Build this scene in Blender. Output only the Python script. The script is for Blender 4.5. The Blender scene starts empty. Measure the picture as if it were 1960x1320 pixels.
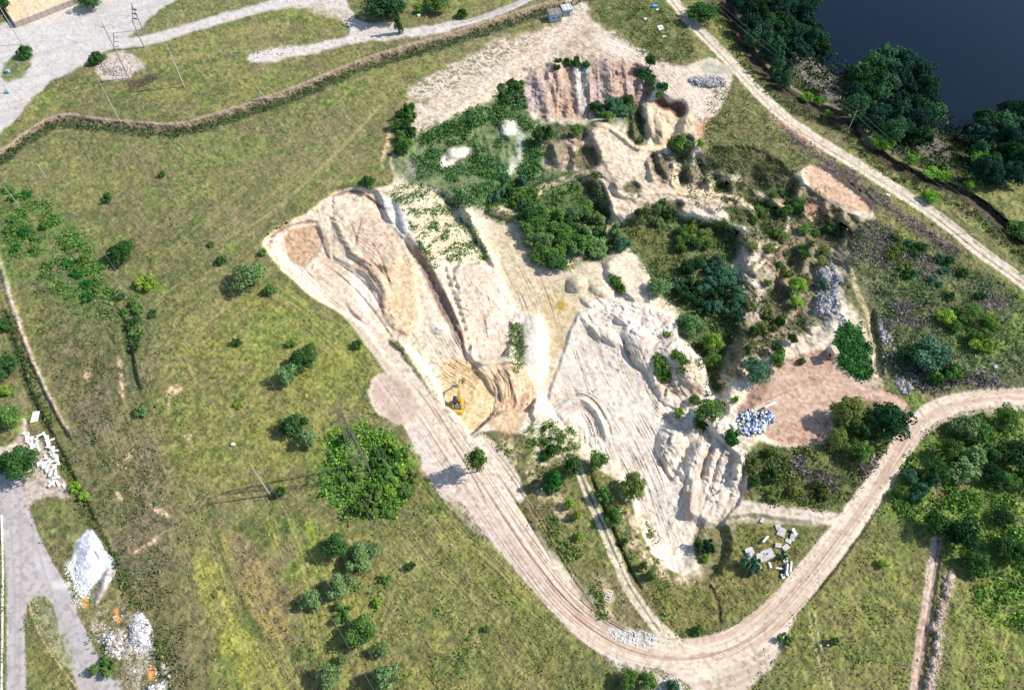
import bpy, math, random
import numpy as np
from mathutils import Vector, Matrix

# ------------------------------------------------------------------ camera, sky, sun, exposure
scene = bpy.context.scene
F = 1400.0; H = 150.0; TH = math.atan(983 / F); CT = math.cos(TH); ST = math.sin(TH)
cd = bpy.data.cameras.new("camera"); cam = bpy.data.objects.new("camera", cd)
scene.collection.objects.link(cam); scene.camera = cam
cam.location = (0, 0, H); cam.rotation_euler = (TH, 0, 0)
cd.sensor_width = 36; cd.lens = F / 1960 * 36; cd.clip_start = 1; cd.clip_end = 6000
SUN_EL = math.radians(43); SUN_AZ = math.radians(9)      # azimuth measured from +X towards +Y
w = bpy.data.worlds.new("World"); scene.world = w; w.use_nodes = True
nt = w.node_tree; sky = nt.nodes.new("ShaderNodeTexSky"); sky.sky_type = 'NISHITA'
sky.sun_disc = False; sky.sun_elevation = SUN_EL; sky.sun_rotation = math.pi / 2 - SUN_AZ
sky.air_density = 1.0; sky.dust_density = 0.8
nt.links.new(sky.outputs[0], nt.nodes["Background"].inputs[0]); nt.nodes["Background"].inputs[1].default_value = 0.15
sd_ = bpy.data.lights.new("sun", 'SUN'); sun = bpy.data.objects.new("sun", sd_); scene.collection.objects.link(sun)
sd_.energy = 4.6; sd_.angle = math.radians(0.5); sd_.color = (1.0, 0.955, 0.89)
sdir = Vector((math.cos(SUN_EL) * math.cos(SUN_AZ), math.cos(SUN_EL) * math.sin(SUN_AZ), math.sin(SUN_EL)))
sun.rotation_euler = sdir.to_track_quat('Z', 'Y').to_euler(); sun.location = (300, 100, 300)
scene.view_settings.view_transform = 'Standard'; scene.view_settings.look = 'None'
scene.view_settings.gamma = 1; scene.view_settings.use_curve_mapping = False
scene.view_settings.exposure = 0.46
K = 1.42                                                   # picture value of a level white surface

random.seed(7); rng = np.random.default_rng(11)
COL = scene.collection

# ------------------------------------------------------------------ numeric helpers
def srgb(c):
    c = np.asarray(c, dtype=np.float32) / 255.0
    return np.where(c <= .04045, c / 12.92, ((c + .055) / 1.055) ** 2.4).astype(np.float32)
def A(*c):                                                 # albedo of a surface seen with this colour in the sun
    return np.minimum(srgb(c) / K, 0.8)
def unproj(u, v, z=0.0):
    a = (u - 980) / F; b = (660 - v) / F; t = (H - z) / (CT - b * ST)
    return a * t, (b * CT + ST) * t
def proj(x, y, z):
    z = z - H; yc = y * CT + z * ST; d = y * ST - z * CT
    return 980 + F * x / d, 660 - F * yc / d
def sst(x): x = np.clip(x, 0, 1); return x * x * (3 - 2 * x)
_tab = rng.random((256, 256)).astype(np.float32)
def vnoise(x, y, seed=0):
    x = x + seed * 17.31; y = y + seed * 9.77
    xi = np.floor(x).astype(np.int32); yi = np.floor(y).astype(np.int32)
    fx = (x - xi).astype(np.float32); fy = (y - yi).astype(np.float32)
    fx = fx * fx * (3 - 2 * fx); fy = fy * fy * (3 - 2 * fy)
    x0 = xi & 255; x1 = (xi + 1) & 255; y0 = yi & 255; y1 = (yi + 1) & 255
    a = _tab[y0, x0]; b = _tab[y0, x1]; c = _tab[y1, x0]; d = _tab[y1, x1]
    return (a + (b - a) * fx) * (1 - fy) + (c + (d - c) * fx) * fy
def fbm(x, y, oct=4, seed=0, gain=.5):                     # about 0..1, mean .5
    s = 0; a = 1; t = 0
    for i in range(oct):
        k = 2.03 ** i
        xr = x * k * .866 - y * k * .5 * (1 if i % 2 else -1); yr = x * k * .5 * (1 if i % 2 else -1) + y * k * .866
        s = s + a * vnoise(xr, yr, seed + i * 3); t += a; a *= gain
    return s / t
def ctr(n, k=2.2): return np.clip((n - .5) * k + .5, 0, 1)

STEP = 2.25
us = np.arange(-150, 2112, STEP, dtype=np.float32); vs = np.arange(-100, 1422, STEP, dtype=np.float32)
NU, NV = len(us), len(vs)
U, V = np.meshgrid(us, vs)
X0, Y0 = unproj(U, V, 0.0)                                 # ground position on the level datum
X0 = X0.astype(np.float32); Y0 = Y0.astype(np.float32)
N_fine = fbm(X0 * 1.6, Y0 * 1.6, 2, 1)                     # ~0.6 m
N_med = fbm(X0 * .45, Y0 * .45, 3, 2)
N_big = fbm(X0 * .09, Y0 * .09, 4, 3)
N_edge = fbm(X0 * .35, Y0 * .35, 4, 5) * 2 - 1             # used to break outlines
N_white = rng.random(U.shape).astype(np.float32)

def chaikin(p, n=1, closed=True):
    p = np.asarray(p, dtype=np.float64)
    for _ in range(n):
        if closed: q = np.roll(p, -1, 0)
        else: q = p[1:]; p0 = p; p = p[:-1]
        r = np.empty((len(p) * 2, 2)); r[0::2] = .75 * p + .25 * q; r[1::2] = .25 * p + .75 * q
        if not closed: r = np.vstack([p0[:1], r, p0[-1:]])
        p = r
    return p
def bbox(p, pad):
    u0, v0 = p.min(0) - pad; u1, v1 = p.max(0) + pad
    i0 = max(0, int((v0 - vs[0]) / STEP)); i1 = min(NV, int((v1 - vs[0]) / STEP) + 2)
    j0 = max(0, int((u0 - us[0]) / STEP)); j1 = min(NU, int((u1 - us[0]) / STEP) + 2)
    return slice(i0, max(i1, i0 + 1)), slice(j0, max(j1, j0 + 1))
def sdpoly(pts, pad=40, smooth=1):
    p = chaikin(pts, smooth) if smooth else np.asarray(pts, float)
    b = bbox(p, pad); u = U[b]; v = V[b]
    d2 = np.full(u.shape, 1e9, np.float32); ins = np.zeros(u.shape, bool)
    q = np.roll(p, -1, 0)
    for (ax, ay), (bx, by) in zip(p, q):
        dx, dy = bx - ax, by - ay; L = dx * dx + dy * dy + 1e-9
        t = np.clip(((u - ax) * dx + (v - ay) * dy) / L, 0, 1)
        d2 = np.minimum(d2, (u - ax - t * dx) ** 2 + (v - ay - t * dy) ** 2)
        if ay != by:
            c = ((ay > v) != (by > v)) & (u < (bx - ax) * (v - ay) / (by - ay) + ax)
            ins ^= c
    d = np.sqrt(d2)
    return b, np.where(ins, d, -d)
def mask(pts, f=3, na=4, smooth=1):
    """soft polygon mask with a broken edge: full-size array"""
    b, d = sdpoly(pts, f + na * 2 + 4, smooth)
    m = np.zeros(U.shape, np.float32)
    m[b] = sst((d + na * N_edge[b] * 1.6 + f) / (2 * f))
    return m
def linefield(pts, w, smooth=2):
    """distance (signed by side) and arclength to a polyline, inside a band w"""
    p = chaikin(pts, smooth, False) if smooth else np.asarray(pts, float)
    b = bbox(p, w + 4); u = U[b]; v = V[b]
    best = np.full(u.shape, 1e9, np.float32); sgn = np.ones(u.shape, np.float32); arc = np.zeros(u.shape, np.float32); s = 0
    for (ax, ay), (bx, by) in zip(p[:-1], p[1:]):
        dx, dy = bx - ax, by - ay; L = dx * dx + dy * dy + 1e-9; l = math.sqrt(L)
        t = np.clip(((u - ax) * dx + (v - ay) * dy) / L, 0, 1)
        d = (u - ax - t * dx) ** 2 + (v - ay - t * dy) ** 2
        k = d < best
        best = np.where(k, d, best); arc = np.where(k, s + t * l, arc)
        sgn = np.where(k, np.sign(dx * (v - ay) - dy * (u - ax)), sgn); s += l
    return b, np.sqrt(best), sgn, arc, s
def lmask(pts, w, f=2, na=2, taper=False, w2=None):
    b, d, sg, arc, s = linefield(pts, w * 1.5 + f + na * 2 + 2)
    m = np.zeros(U.shape, np.float32)
    ww = w if w2 is None else w + (w2 - w) * arc / s
    if taper: ww = ww * np.clip(np.minimum(arc, s - arc) / (s * .25), 0, 1)
    m[b] = sst((ww - d + na * N_edge[b] * 1.4 + f) / (2 * f))
    return m

Z = (fbm(X0 * .02, Y0 * .02, 2, 9) - .5) * 1.6
Z = Z.astype(np.float32)
def lvl(pts, z, f=6, na=3, smooth=1):
    global Z
    m = mask(pts, f, na, smooth); Z = Z * (1 - m) + z * m; return m
def ramp(pts, pa, za, pb, zb, f=6, na=3):
    """level that slopes from za at pixel pa to zb at pixel pb"""
    global Z
    m = mask(pts, f, na); d = np.array(pb, float) - pa
    t = np.clip(((U - pa[0]) * d[0] + (V - pa[1]) * d[1]) / (d @ d), 0, 1)
    Z = Z * (1 - m) + (za + (zb - za) * t) * m; return m
def bump(u, v, ru, rv, ang, h, p=1.0):
    global Z
    R = max(ru, rv) * 1.05; b = bbox(np.array([[u, v]]), R)
    c, s = math.cos(math.radians(ang)), math.sin(math.radians(ang))
    du = U[b] - u + 3 * N_edge[b]; dv = V[b] - v + 3 * N_edge[b]
    x = (du * c + dv * s) / ru; y = (-du * s + dv * c) / rv
    r = np.clip(1 - (x * x + y * y), 0, 1)
    Z[b] += h * r ** p
def ridge(pts, w, h, f=None, prof='cos', taper=True):
    global Z
    b, d, sg, arc, s = linefield(pts, w + 3)
    d = d + N_edge[b] * min(2.0, w * .25)
    r = sst(1 - d / w) if prof == 'cos' else np.clip(1 - d / w, 0, 1)
    if taper: r = r * sst(np.minimum(arc, s - arc) / (s * .18 + 1))
    Z[b] += h * r

ALB = np.zeros(U.shape + (3,), np.float32)
def pal(c1, c2, c3=None, n1=None, n2=None, k1=2.6, k2=3.0):
    n1 = N_med if n1 is None else n1; n2 = N_fine if n2 is None else n2
    a = ctr(n1, k1)[..., None]; r = A(*c1) * (1 - a) + A(*c2) * a
    if c3 is not None:
        b = sst((ctr(n2, k2) - .55) * 2.2)[..., None]; r = r * (1 - b) + A(*c3) * b
    return r
def paint(m, P, amt=1.0):
    global ALB
    k = (m * amt)[..., None]; ALB = ALB * (1 - k) + (P if isinstance(P, np.ndarray) and P.ndim == 3 else A(*P)) * k
def spot(m, n, lo, hi): return m * sst((n - lo) / (hi - lo))
LAB = np.zeros(U.shape, np.int16)
def label(m, k, thr=.5): LAB[m > thr] = k

# ------------------------------------------------------------------ terrain: grassland base
N_str = fbm((X0 * .8 + Y0 * .6) * .35, (X0 * -.6 + Y0 * .8) * 1.3, 3, 21)      # mown streaks falling to the right
N_str2 = fbm((X0 * .8 - Y0 * .6) * .5, (X0 * .6 + Y0 * .8) * 1.6, 3, 22)
ALB[:] = pal((116, 116, 80), (144, 142, 94), (94, 98, 68))
m = sst((fbm(X0 * .035, Y0 * .035, 3, 31) - .47) * 9); paint(m, pal((142, 144, 86), (160, 158, 96), (112, 122, 68)), .7)
m = sst((fbm(X0 * .05, Y0 * .05, 3, 32) - .55) * 9); paint(m, pal((140, 126, 100), (122, 116, 92), (160, 146, 120)), .65)
m = sst((fbm(X0 * .12, Y0 * .12, 3, 33) - .60) * 10); paint(m, pal((92, 106, 66), (108, 122, 70), (74, 92, 56)), .75)
m = sst((fbm(X0 * .2, Y0 * .2, 3, 34) - .66) * 12); paint(m, pal((112, 150, 60), (132, 168, 66), (84, 120, 50)), .6)
m = sst((N_str - .58) * 8); paint(m, (178, 172, 112), .45)
m = sst((N_str - .60) * 8) * sst((.62 - N_big) * 5); paint(m, (84, 96, 60), .5)
N_g1 = fbm(X0 * .7, Y0 * .7, 3, 38); N_g2 = fbm(X0 * .28, Y0 * .28, 3, 39)
N_st = fbm((X0 * .75 + Y0 * .66) * .9, (X0 * -.66 + Y0 * .75) * 3.2, 2, 23)
def mottle():
    g = GRASSM
    paint(g * sst((N_g1 - .54) * 9), (98, 104, 72), .42)
    paint(g * sst((N_g2 - .55) * 9), (132, 118, 96), .38)
    paint(g * sst((.42 - N_g2) * 9), (104, 118, 74), .35)
    paint(g * sst((.40 - N_g1) * 9), (166, 160, 112), .35)
GRASSM = np.ones(U.shape, np.float32)                      # where turf stays (drives relief and tufts)

GR_OLIVE = pal((146, 146, 82), (166, 162, 90), (108, 120, 64))
GR_DARK = pal((84, 100, 66), (106, 118, 74), (64, 84, 54))
GR_BRIGHT = pal((116, 148, 68), (142, 168, 74), (82, 116, 54))
GR_BROWN = pal((126, 112, 88), (148, 132, 106), (96, 92, 66))
GREEN = pal((62, 100, 52), (86, 128, 60), (40, 76, 44))
TEAL = pal((66, 100, 76), (92, 124, 92), (46, 78, 62))
SAND = pal((236, 216, 188), (246, 232, 206), (218, 196, 166))
SANDY = pal((236, 214, 176), (244, 224, 190), (222, 196, 156))
WHITE = pal((242, 228, 208), (249, 238, 220), (230, 212, 192))
TAN = pal((214, 192, 162), (226, 206, 178), (190, 170, 138))
ROADC = pal((212, 184, 166), (226, 200, 182), (190, 162, 148))
GREYR = pal((212, 205, 198), (223, 216, 208), (200, 192, 185))
ASPH = pal((190, 181, 176), (202, 193, 187), (174, 166, 163))
CLAY = pal((204, 172, 150), (218, 190, 168), (180, 146, 124))
PINK = pal((196, 172, 164), (210, 188, 178), (168, 146, 142))
BROWN = pal((134, 112, 98), (156, 134, 116), (108, 92, 80))
DIRT = pal((176, 156, 134), (196, 176, 152), (146, 128, 108))
GREYD = pal((132, 122, 122), (156, 146, 146), (104, 96, 98))

# zones of tone on the left field
paint(mask([(-150,250),(300,262),(740,200),(730,330),(500,430),(300,330),(60,420),(-150,420)], 60, 20), pal((128,130,88),(150,146,100),(104,110,74)), .55)
paint(mask([(330,600),(520,520),(700,640),(720,760),(640,860),(430,980),(330,900),(290,730)], 50, 18), GR_OLIVE, .75)
paint(mask([(430,560),(700,640),(715,720),(600,760),(470,700)], 30, 14), pal((154,158,78),(170,172,88),(118,134,60)), .6)
paint(mask([(90,560),(240,590),(260,760),(330,940),(240,1000),(150,900),(100,700)], 35, 14), pal((120,118,84),(146,134,98),(90,102,66)), .8)
paint(mask([(300,950),(420,980),(420,1300),(520,1422),(300,1422),(240,1200),(180,1050)], 30, 14), pal((132,122,92),(150,142,92),(106,104,76)), .7)
paint(mask([(380,1030),(420,1090),(470,1200),(530,1300),(560,1422),(470,1422),(430,1260),(370,1130)], 14, 8), pal((168,166,82),(180,178,92),(128,140,62)), .75)
paint(mask([(420,1010),(480,1030),(520,1120),(570,1230),(520,1240),(455,1150),(420,1060)], 10, 7), pal((146,132,96),(164,152,80),(128,120,92)), .8)
paint(mask([(560,980),(780,1000),(950,1090),(1120,1250),(1170,1422),(640,1422)], 40, 16), pal((140,140,84),(158,154,88),(112,118,68)), .6)
paint(mask([(780,890),(830,960),(960,1080),(1050,1160),(1010,1180),(880,1070),(790,980)], 16, 8), pal((150,150,78),(168,166,80),(116,130,60)), .6)
paint(mask([(1570,1100),(1780,1000),(1780,1422),(1480,1422),(1500,1250)], 30, 12), pal((134,140,78),(156,160,82),(104,114,62)), .7)
paint(mask([(1830,1100),(2110,1040),(2110,1422),(1800,1422)], 30, 12), pal((128,142,72),(150,162,76),(98,114,58)), .7)
paint(mask([(1850,1120),(2000,1100),(2000,1210),(1900,1190)], 18, 12), GR_BRIGHT, .8)
paint(mask([(1740,830),(2110,780),(2110,1120),(1850,1100),(1780,1040),(1620,960)], 24, 12), pal((106,140,66),(134,164,70),(84,114,56)), .85)
for p in ([(290,290),(470,250),(560,290),(430,310)],[(460,620),(600,580),(640,640),(520,680)],[(640,560),(700,600),(720,660),(660,640)]):
    paint(mask(p, 18, 14), GR_BRIGHT, .35)
# field at the very top, right of the cabins
paint(mask([(1120,-20),(1290,-10),(1330,90),(1320,125),(1240,120),(1170,60)], 8, 5), pal((104,114,70),(130,134,82),(80,96,60)), .9)
paint(mask([(280,30),(420,-20),(520,0),(300,70)], 8, 6), pal((128,132,90),(150,148,104),(100,112,70)), .8)
paint(mask([(1360,150),(1420,170),(1560,300),(1520,330),(1400,330),(1340,260),(1330,220)], 14, 8), pal((116,118,78),(142,138,94),(90,100,64)), .9)
paint(mask([(1420,300),(1560,330),(1540,370),(1450,360)], 14, 8), pal((110,104,84),(132,120,98),(84,86,64)), .8)

mottle()
# faint wheel lines over the field
for pts, wd in (([(560,1100),(700,1010),(760,1080),(900,1200),(960,1300)],2.2),([(430,460),(520,410),(640,300),(730,200)],2.4),([(700,1240),(760,1120),(790,1060)],3),([(716,1240),(776,1125),(806,1062)],2.5)):
    paint(lmask(pts, wd, 1.5, 1), (188,178,128), .5)
for k in range(9):
    o = k * 9
    paint(lmask([(552+o*.5,560+o*.6-10),(620+o*.7,630+o*.5),(700+o*.3,700+o*.5)], 1.6, 1.2, 1), (176,176,100) if k % 2 else (96,112,58), .5)
rd = np.abs(((X0 + 60) ** 2 + (Y0 - 18) ** 2) ** .5 - 0)
b_, d_, s_, a_, L_ = linefield([(790,900),(850,1010),(960,1120),(1080,1230),(1180,1320),(1230,1422)], 150)
t_ = fbm(d_ * .12, a_ * .012, 2, 44); mm = np.zeros_like(U); mm[b_] = (s_ > 0) * sst((t_ - .54) * 9) * sst((150 - d_) / 50)
paint(mm, pal((122,112,84),(104,112,66)), .55)

# ------------------------------------------------------------------ ditches
DL = [(-150,330),(0,305),(50,262),(100,232),(140,228),(200,240),(260,243),(330,250),(380,238),(470,210),(560,180),(680,128),(760,103),(860,75),(960,42),(1040,18),(1100,-5),(1180,-40),(1300,-100)]
DR = [(1370,-100),(1385,-20),(1395,30),(1425,85),(1470,150),(1530,195),(1590,215),(1630,235),(1665,280),(1710,318),(1780,345),(1850,372),(1905,415),(1960,470),(2120,590)]
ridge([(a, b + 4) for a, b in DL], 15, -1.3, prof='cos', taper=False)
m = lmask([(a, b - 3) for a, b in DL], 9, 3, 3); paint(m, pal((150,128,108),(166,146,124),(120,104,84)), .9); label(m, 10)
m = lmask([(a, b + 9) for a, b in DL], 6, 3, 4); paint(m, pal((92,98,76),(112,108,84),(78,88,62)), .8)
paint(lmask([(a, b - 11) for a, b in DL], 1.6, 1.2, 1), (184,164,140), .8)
ridge(DR, 18, -2.0, prof='cos', taper=False)
m = lmask(DR, 13, 3, 3); paint(m, pal((74,64,50),(92,80,62),(56,52,40)), .95); label(m, 10)  # right ditch painted dark for its wall turned from the sun
paint(lmask([(a+9, b - 10) for a, b in DR], 1.8, 1.2, 1), (150,144,108), .8)
# low bank with a path, far left
LP = [(-20,470),(0,500),(15,560),(45,650),(75,720),(110,790),(135,830)]
ridge(LP, 9, .9, taper=False); m = lmask(LP, 6, 3, 3, w2=4); paint(m, pal((206,184,160),(214,196,174),(170,146,122))); label(m, 6)
ridge([(8,600),(30,680),(60,760),(90,820),(120,880),(160,960),(210,1060)], 10, -.9, taper=False)
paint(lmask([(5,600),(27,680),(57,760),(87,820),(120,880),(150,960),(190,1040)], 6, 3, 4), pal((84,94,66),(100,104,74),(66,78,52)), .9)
paint(lmask([(135,830),(165,900),(205,1000),(250,1110),(300,1210),(340,1330)], 13, 5, 4), pal((118,112,88),(136,128,102),(94,96,72)), .8)
paint(lmask([(214,1060),(260,1150),(300,1240),(320,1330)], 7, 4, 4), pal((84,92,60),(100,106,70),(66,78,50)), .8)
_m = mask([(50,560),(110,480),(210,560),(300,600),(262,760),(300,900),(330,1000),(340,1160),(400,1340),(400,1422),(330,1422),(290,1200),(200,980),(140,830),(80,700)], 34, 16)
paint(_m, pal((112,112,80),(134,124,94),(86,94,62)), .55); paint(spot(_m, N_big, .5, .62), pal((128,116,104),(146,134,118),(100,96,80)), .6)
paint(spot(mask([(-20,350),(70,370),(110,400),(210,500),(210,610),(150,620),(60,560),(-20,520)], 20, 12), N_med, .35, .6), pal((88,118,66),(110,138,74),(70,96,56)), .8)
# bare scrapes on the left field
for p in ([(222,675),(230,680),(238,740),(240,770),(231,760),(226,720)],[(318,742),(345,735),(352,745),(330,757),(325,785),(318,770)],[(238,880),(258,850),(252,880),(232,892)],[(205,872),(230,888),(246,898),(228,894)],[(272,955),(320,980),(328,992),(300,982)],[(350,835),(368,830),(365,842)],[(240,1065),(300,1025),(320,1012),(290,1045)],[(728,312),(742,250),(750,235),(749,268),(738,305)],[(215,930),(232,945),(236,960),(222,950)],[(160,715),(175,710),(168,735)]):
    m = mask(p, 3, 3); paint(m, pal((222,196,164),(230,206,176),(176,150,118)), .9)
ridge([(232,600),(246,660),(256,720),(268,760)], 9, -1.6)
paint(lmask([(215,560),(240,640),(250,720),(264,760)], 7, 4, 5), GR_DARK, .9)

# ------------------------------------------------------------------ roads and yards
# upper left pale road
m = mask([(-150,190),(-150,60),(0,60),(60,-20),(90,-100),(480,-100),(360,-10),(300,20),(265,60),(150,130),(80,165),(0,262),(-150,380)], 3, 3)
paint(m, GREYR); label(m, 2); GRASSM *= 1 - m
paint(spot(m, fbm((X0*.85+Y0*.5)*.05, (X0*-.5+Y0*.85)*.6, 3, 141), .5, .7), (196,186,180), .6)
paint(mask([(40,60),(150,20),(260,-10),(380,-60),(60,-100)], 12, 8), pal((232,218,196),(240,228,208),(214,200,178)), .7)
m = mask([(8,120),(50,85),(62,95),(58,140),(20,160),(2,150)], 4, 4); paint(m, pal((122,132,88),(142,146,100),(96,110,68))); LAB[m > .5] = 0
m = lmask([(200,85),(280,80),(360,55),(480,20),(540,6),(620,3),(650,20),(690,60),(740,70)], 9, 3, 2); paint(m, GREYR); label(m, 2); GRASSM *= 1 - m
m = mask([(182,135),(200,108),(235,95),(262,108),(280,125),(262,138),(246,150),(200,155)], 5, 4); paint(m, pal((204,190,178),(216,204,190),(182,164,146))); label(m, 2); GRASSM *= 1 - m
m = mask([(640,-100),(660,0),(690,50),(750,38),(765,60),(850,45),(900,30),(860,62),(790,72),(700,78),(560,112),(480,125),(470,108),(520,92),(600,85),(690,62),(620,20),(540,12),(520,-20),(600,-100)], 3, 3)
paint(m, pal((216,206,196),(230,220,208),(192,182,172))); label(m, 2); GRASSM *= 1 - m
paint(mask([(540,8),(640,8),(690,48),(620,30)], 6, 6), pal((196,180,160),(212,198,176),(168,156,132)), .8)
m = lmask([(870,50),(930,32),(980,12),(1020,-6),(1100,-50)], 5, 1.5, .6); paint(m, ASPH); label(m, 4); GRASSM *= 1 - m
paint(lmask([(860,54),(930,38),(985,16),(1020,-2)], 1.4, 1, 1), (236,224,206), .8)
# right-hand sandy road
RR = [(1230,-100),(1285,0),(1330,50),(1390,110),(1440,165),(1500,225),(1560,268),(1640,315),(1720,365),(1800,418),(1880,485),(1960,540),(2130,680)]
m = lmask(RR, 10, 2, 1.6, w2=12); paint(m, pal((226,210,186),(236,222,200),(204,188,164))); label(m, 3); GRASSM *= 1 - m
paint(lmask([(a-3, b+1) for a, b in RR], 1.4, 1, .8), (186,168,142), .75)
paint(lmask([(a+4, b-1) for a, b in RR], 1.1, 1, .8), (196,178,150), .7)
b_, d_, s_, a_, L_ = linefield(RR, 14); Z[b_] -= (.18 * np.exp(-((d_ - 5) / 2) ** 2)).astype(np.float32)
m = mask([(1255,118),(1300,130),(1345,112),(1385,118),(1410,135),(1400,150),(1392,190),(1370,215),(1330,262),(1300,290),(1282,240),(1262,190),(1252,150)], 4, 4); paint(m, pal((232,212,192),(240,224,204),(214,190,168))); label(m, 3); GRASSM *= 1 - m
m = mask([(1098,-100),(1115,-10),(1130,40),(1200,80),(1270,125),(1330,140),(1290,165),(1250,150),(1200,118),(1150,108),(1060,118),(1000,150),(940,190),(870,215),(800,258),(788,240),(788,205),(830,195),(780,190),(775,170),(850,135),(950,75),(1050,55),(1088,10),(1082,-100)], 7, 9)
paint(m, pal((222,204,184),(232,216,198),(190,168,140))); label(m, 3); GRASSM *= 1 - m
mg = mask([(770,180),(850,130),(960,75),(1050,70),(960,120),(880,165),(810,185)], 12, 8); paint(mg * spot(1, N_fine, .4, .62), pal((150,140,98),(170,156,116),(120,118,80)), .85)
mg = mask([(1060,80),(1130,50),(1180,85),(1110,112),(1060,110)], 10, 8); paint(mg * spot(1, N_med, .42, .62), pal((158,150,118),(172,158,134),(128,128,90)), .75)
paint(mask([(1130,60),(1210,90),(1260,125),(1230,125),(1160,100)], 8, 4), WHITE, .8)
# left asphalt roads
m = mask([(-150,820),(0,860),(55,835),(40,880),(45,935),(60,985),(95,1070),(130,1120),(160,1200),(190,1260),(240,1330),(280,1422),(180,1422),(150,1320),(110,1200),(95,1140),(55,1140),(46,1200),(52,1320),(48,1422),(12,1422),(12,1320),(14,1150),(4,1000),(-10,940),(-150,900)], 2.5, 1.6)
paint(m, ASPH); label(m, 4); GRASSM *= 1 - m
paint(mask([(-20,860),(0,865),(50,840),(38,880),(0,885)], 4, 3), pal((212,192,172),(222,206,188)), .8)
paint(mask([(60,1040),(100,1080),(105,1130),(80,1100)], 12, 5), (220,214,210), .6)
paint(mask([(105,1105),(140,1115),(120,1130),(100,1130)], 6, 4), (232,226,220), .7)
for pts in ([(20,1000),(30,1150),(28,1320),(26,1422)],[(36,960),(42,1100),(36,1200),(38,1422)],[(60,1010),(90,1110),(130,1220),(190,1340)]):
    paint(lmask(pts, 2.2, 2, 1), (172,160,152), .5)
paint(lmask([(54,1148),(66,1190),(90,1240),(120,1280),(158,1330)], 2, 1.5, 1.2), (206,184,146), .8)
m = mask([(60,1140),(80,1135),(120,1190),(150,1290),(130,1290),(90,1230),(66,1180)], 5, 4); paint(m, pal((170,168,140),(188,184,158),(132,140,100)), .7); 
m = mask([(48,850),(80,835),(95,880),(125,920),(135,960),(100,945),(60,960),(50,1000),(44,940)], 4, 4); paint(m, pal((200,184,168),(212,196,182),(172,154,136))); label(m, 6); GRASSM *= 1 - m
m = mask([(0,862),(40,835),(42,800),(50,800),(52,838),(64,830),(60,860),(30,880)], 3, 2); paint(m, pal((222,204,180),(230,214,192),(196,174,148))); label(m, 6); GRASSM *= 1 - m
# sandy yard behind the wall, top left
m = mask([(12,26),(35,50),(155,6),(240,-40),(300,-100),(-40,-100)], 1.5, 0, 0); paint(m, pal((236,212,174),(242,222,188),(224,198,158))); label(m, 13); GRASSM *= 1 - m

# ------------------------------------------------------------------ lake hollow
SHORE = [(1510,-110),(1535,-20),(1548,50),(1575,100),(1610,128),(1660,140),(1730,180),(1790,215),(1830,245),(1875,248),(1925,232),(1990,195),(2130,120),(2130,-110)]
b_, d_ = sdpoly(SHORE, 190, 1)
t_ = sst((-d_ - 2) / 120); zz = -9.6 + t_ * 9.0
wgt = sst((185 - (-d_)) / 60)
above = (V[b_] < 620) & (U[b_] > 1380)
Z[b_] = np.where(above & (d_ < 0), np.minimum(Z[b_], zz * wgt + Z[b_] * (1 - wgt)), Z[b_])
Z[b_] = np.where(d_ >= 0, -9.6 - np.minimum(d_ * .08, 4), Z[b_])
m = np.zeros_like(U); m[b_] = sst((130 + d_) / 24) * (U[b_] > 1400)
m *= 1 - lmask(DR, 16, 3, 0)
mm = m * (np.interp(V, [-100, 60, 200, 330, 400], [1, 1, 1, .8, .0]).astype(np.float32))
paint(mm, pal((58,66,48),(78,80,60),(40,50,38)), .95); label(mm, 14)  # dim light over the bank painted into this dark ground
for p in ([(1520,100),(1560,110),(1610,135),(1640,160),(1620,200),(1580,190),(1530,160)],[(1750,262),(1790,255),(1830,285),(1800,300),(1760,290)],[(1940,240),(2000,260),(2000,300),(1950,280)],[(1690,270),(1740,280),(1730,305)],[(1395,-60),(1440,20),(1415,20)]):
    paint(mask(p, 9, 8), pal((136,124,126),(152,140,142),(104,98,100)), .8)  # bare sand painted grey purple for the shade lying on it
paint(mask([(1820,350),(1900,385),(1960,440),(2100,540),(2100,420),(1960,360),(1880,350)], 16, 8), pal((140,140,92),(158,156,104),(112,118,76)), .85)
paint(mask([(1640,232),(1668,262),(1680,285),(1668,290),(1645,262)], 4, 3), (150,148,112), .8)

# ------------------------------------------------------------------ the quarry: levels (metres below the field)
# central valley
lvl([(905,400),(960,345),(1000,322),(1070,300),(1130,335),(1170,420),(1260,385),(1340,420),(1430,440),(1430,600),(1400,700),(1375,770),(1330,740),(1300,640),(1235,590),(1190,600),(1150,650),(1130,720),(1090,790),(1040,780),(1000,730),(985,640),(962,560),(930,480)], -6.9, 18, 5)
# speckled slope between the west pit and the valley
ramp([(725,365),(790,350),(860,370),(900,430),(940,500),(975,560),(985,650),(960,690),(905,690),(880,640),(850,570),(800,500),(745,430)], (800,470), -.4, (985,470), -8.0, 8, 4)
# hummocks: the north-east basin
lvl([(940,190),(1010,150),(1130,125),(1240,150),(1262,250),(1240,330),(1130,330),(1000,330),(900,345),(800,330),(790,290),(880,250)], -5.0, 34, 5)
lvl([(1130,300),(1240,250),(1300,290),(1400,340),(1450,400),(1400,440),(1300,400),(1190,430),(1150,390)], -3.0, 16, 5)
lvl([(1120,235),(1210,225),(1232,270),(1245,340),(1330,360),(1420,395),(1400,410),(1300,385),(1200,390),(1165,340),(1140,290)], -2.2, 9, 4)
lvl([(1400,330),(1560,360),(1640,430),(1600,520),(1560,640),(1450,660),(1400,600),(1440,480)], -4.0, 34, 6)
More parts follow.
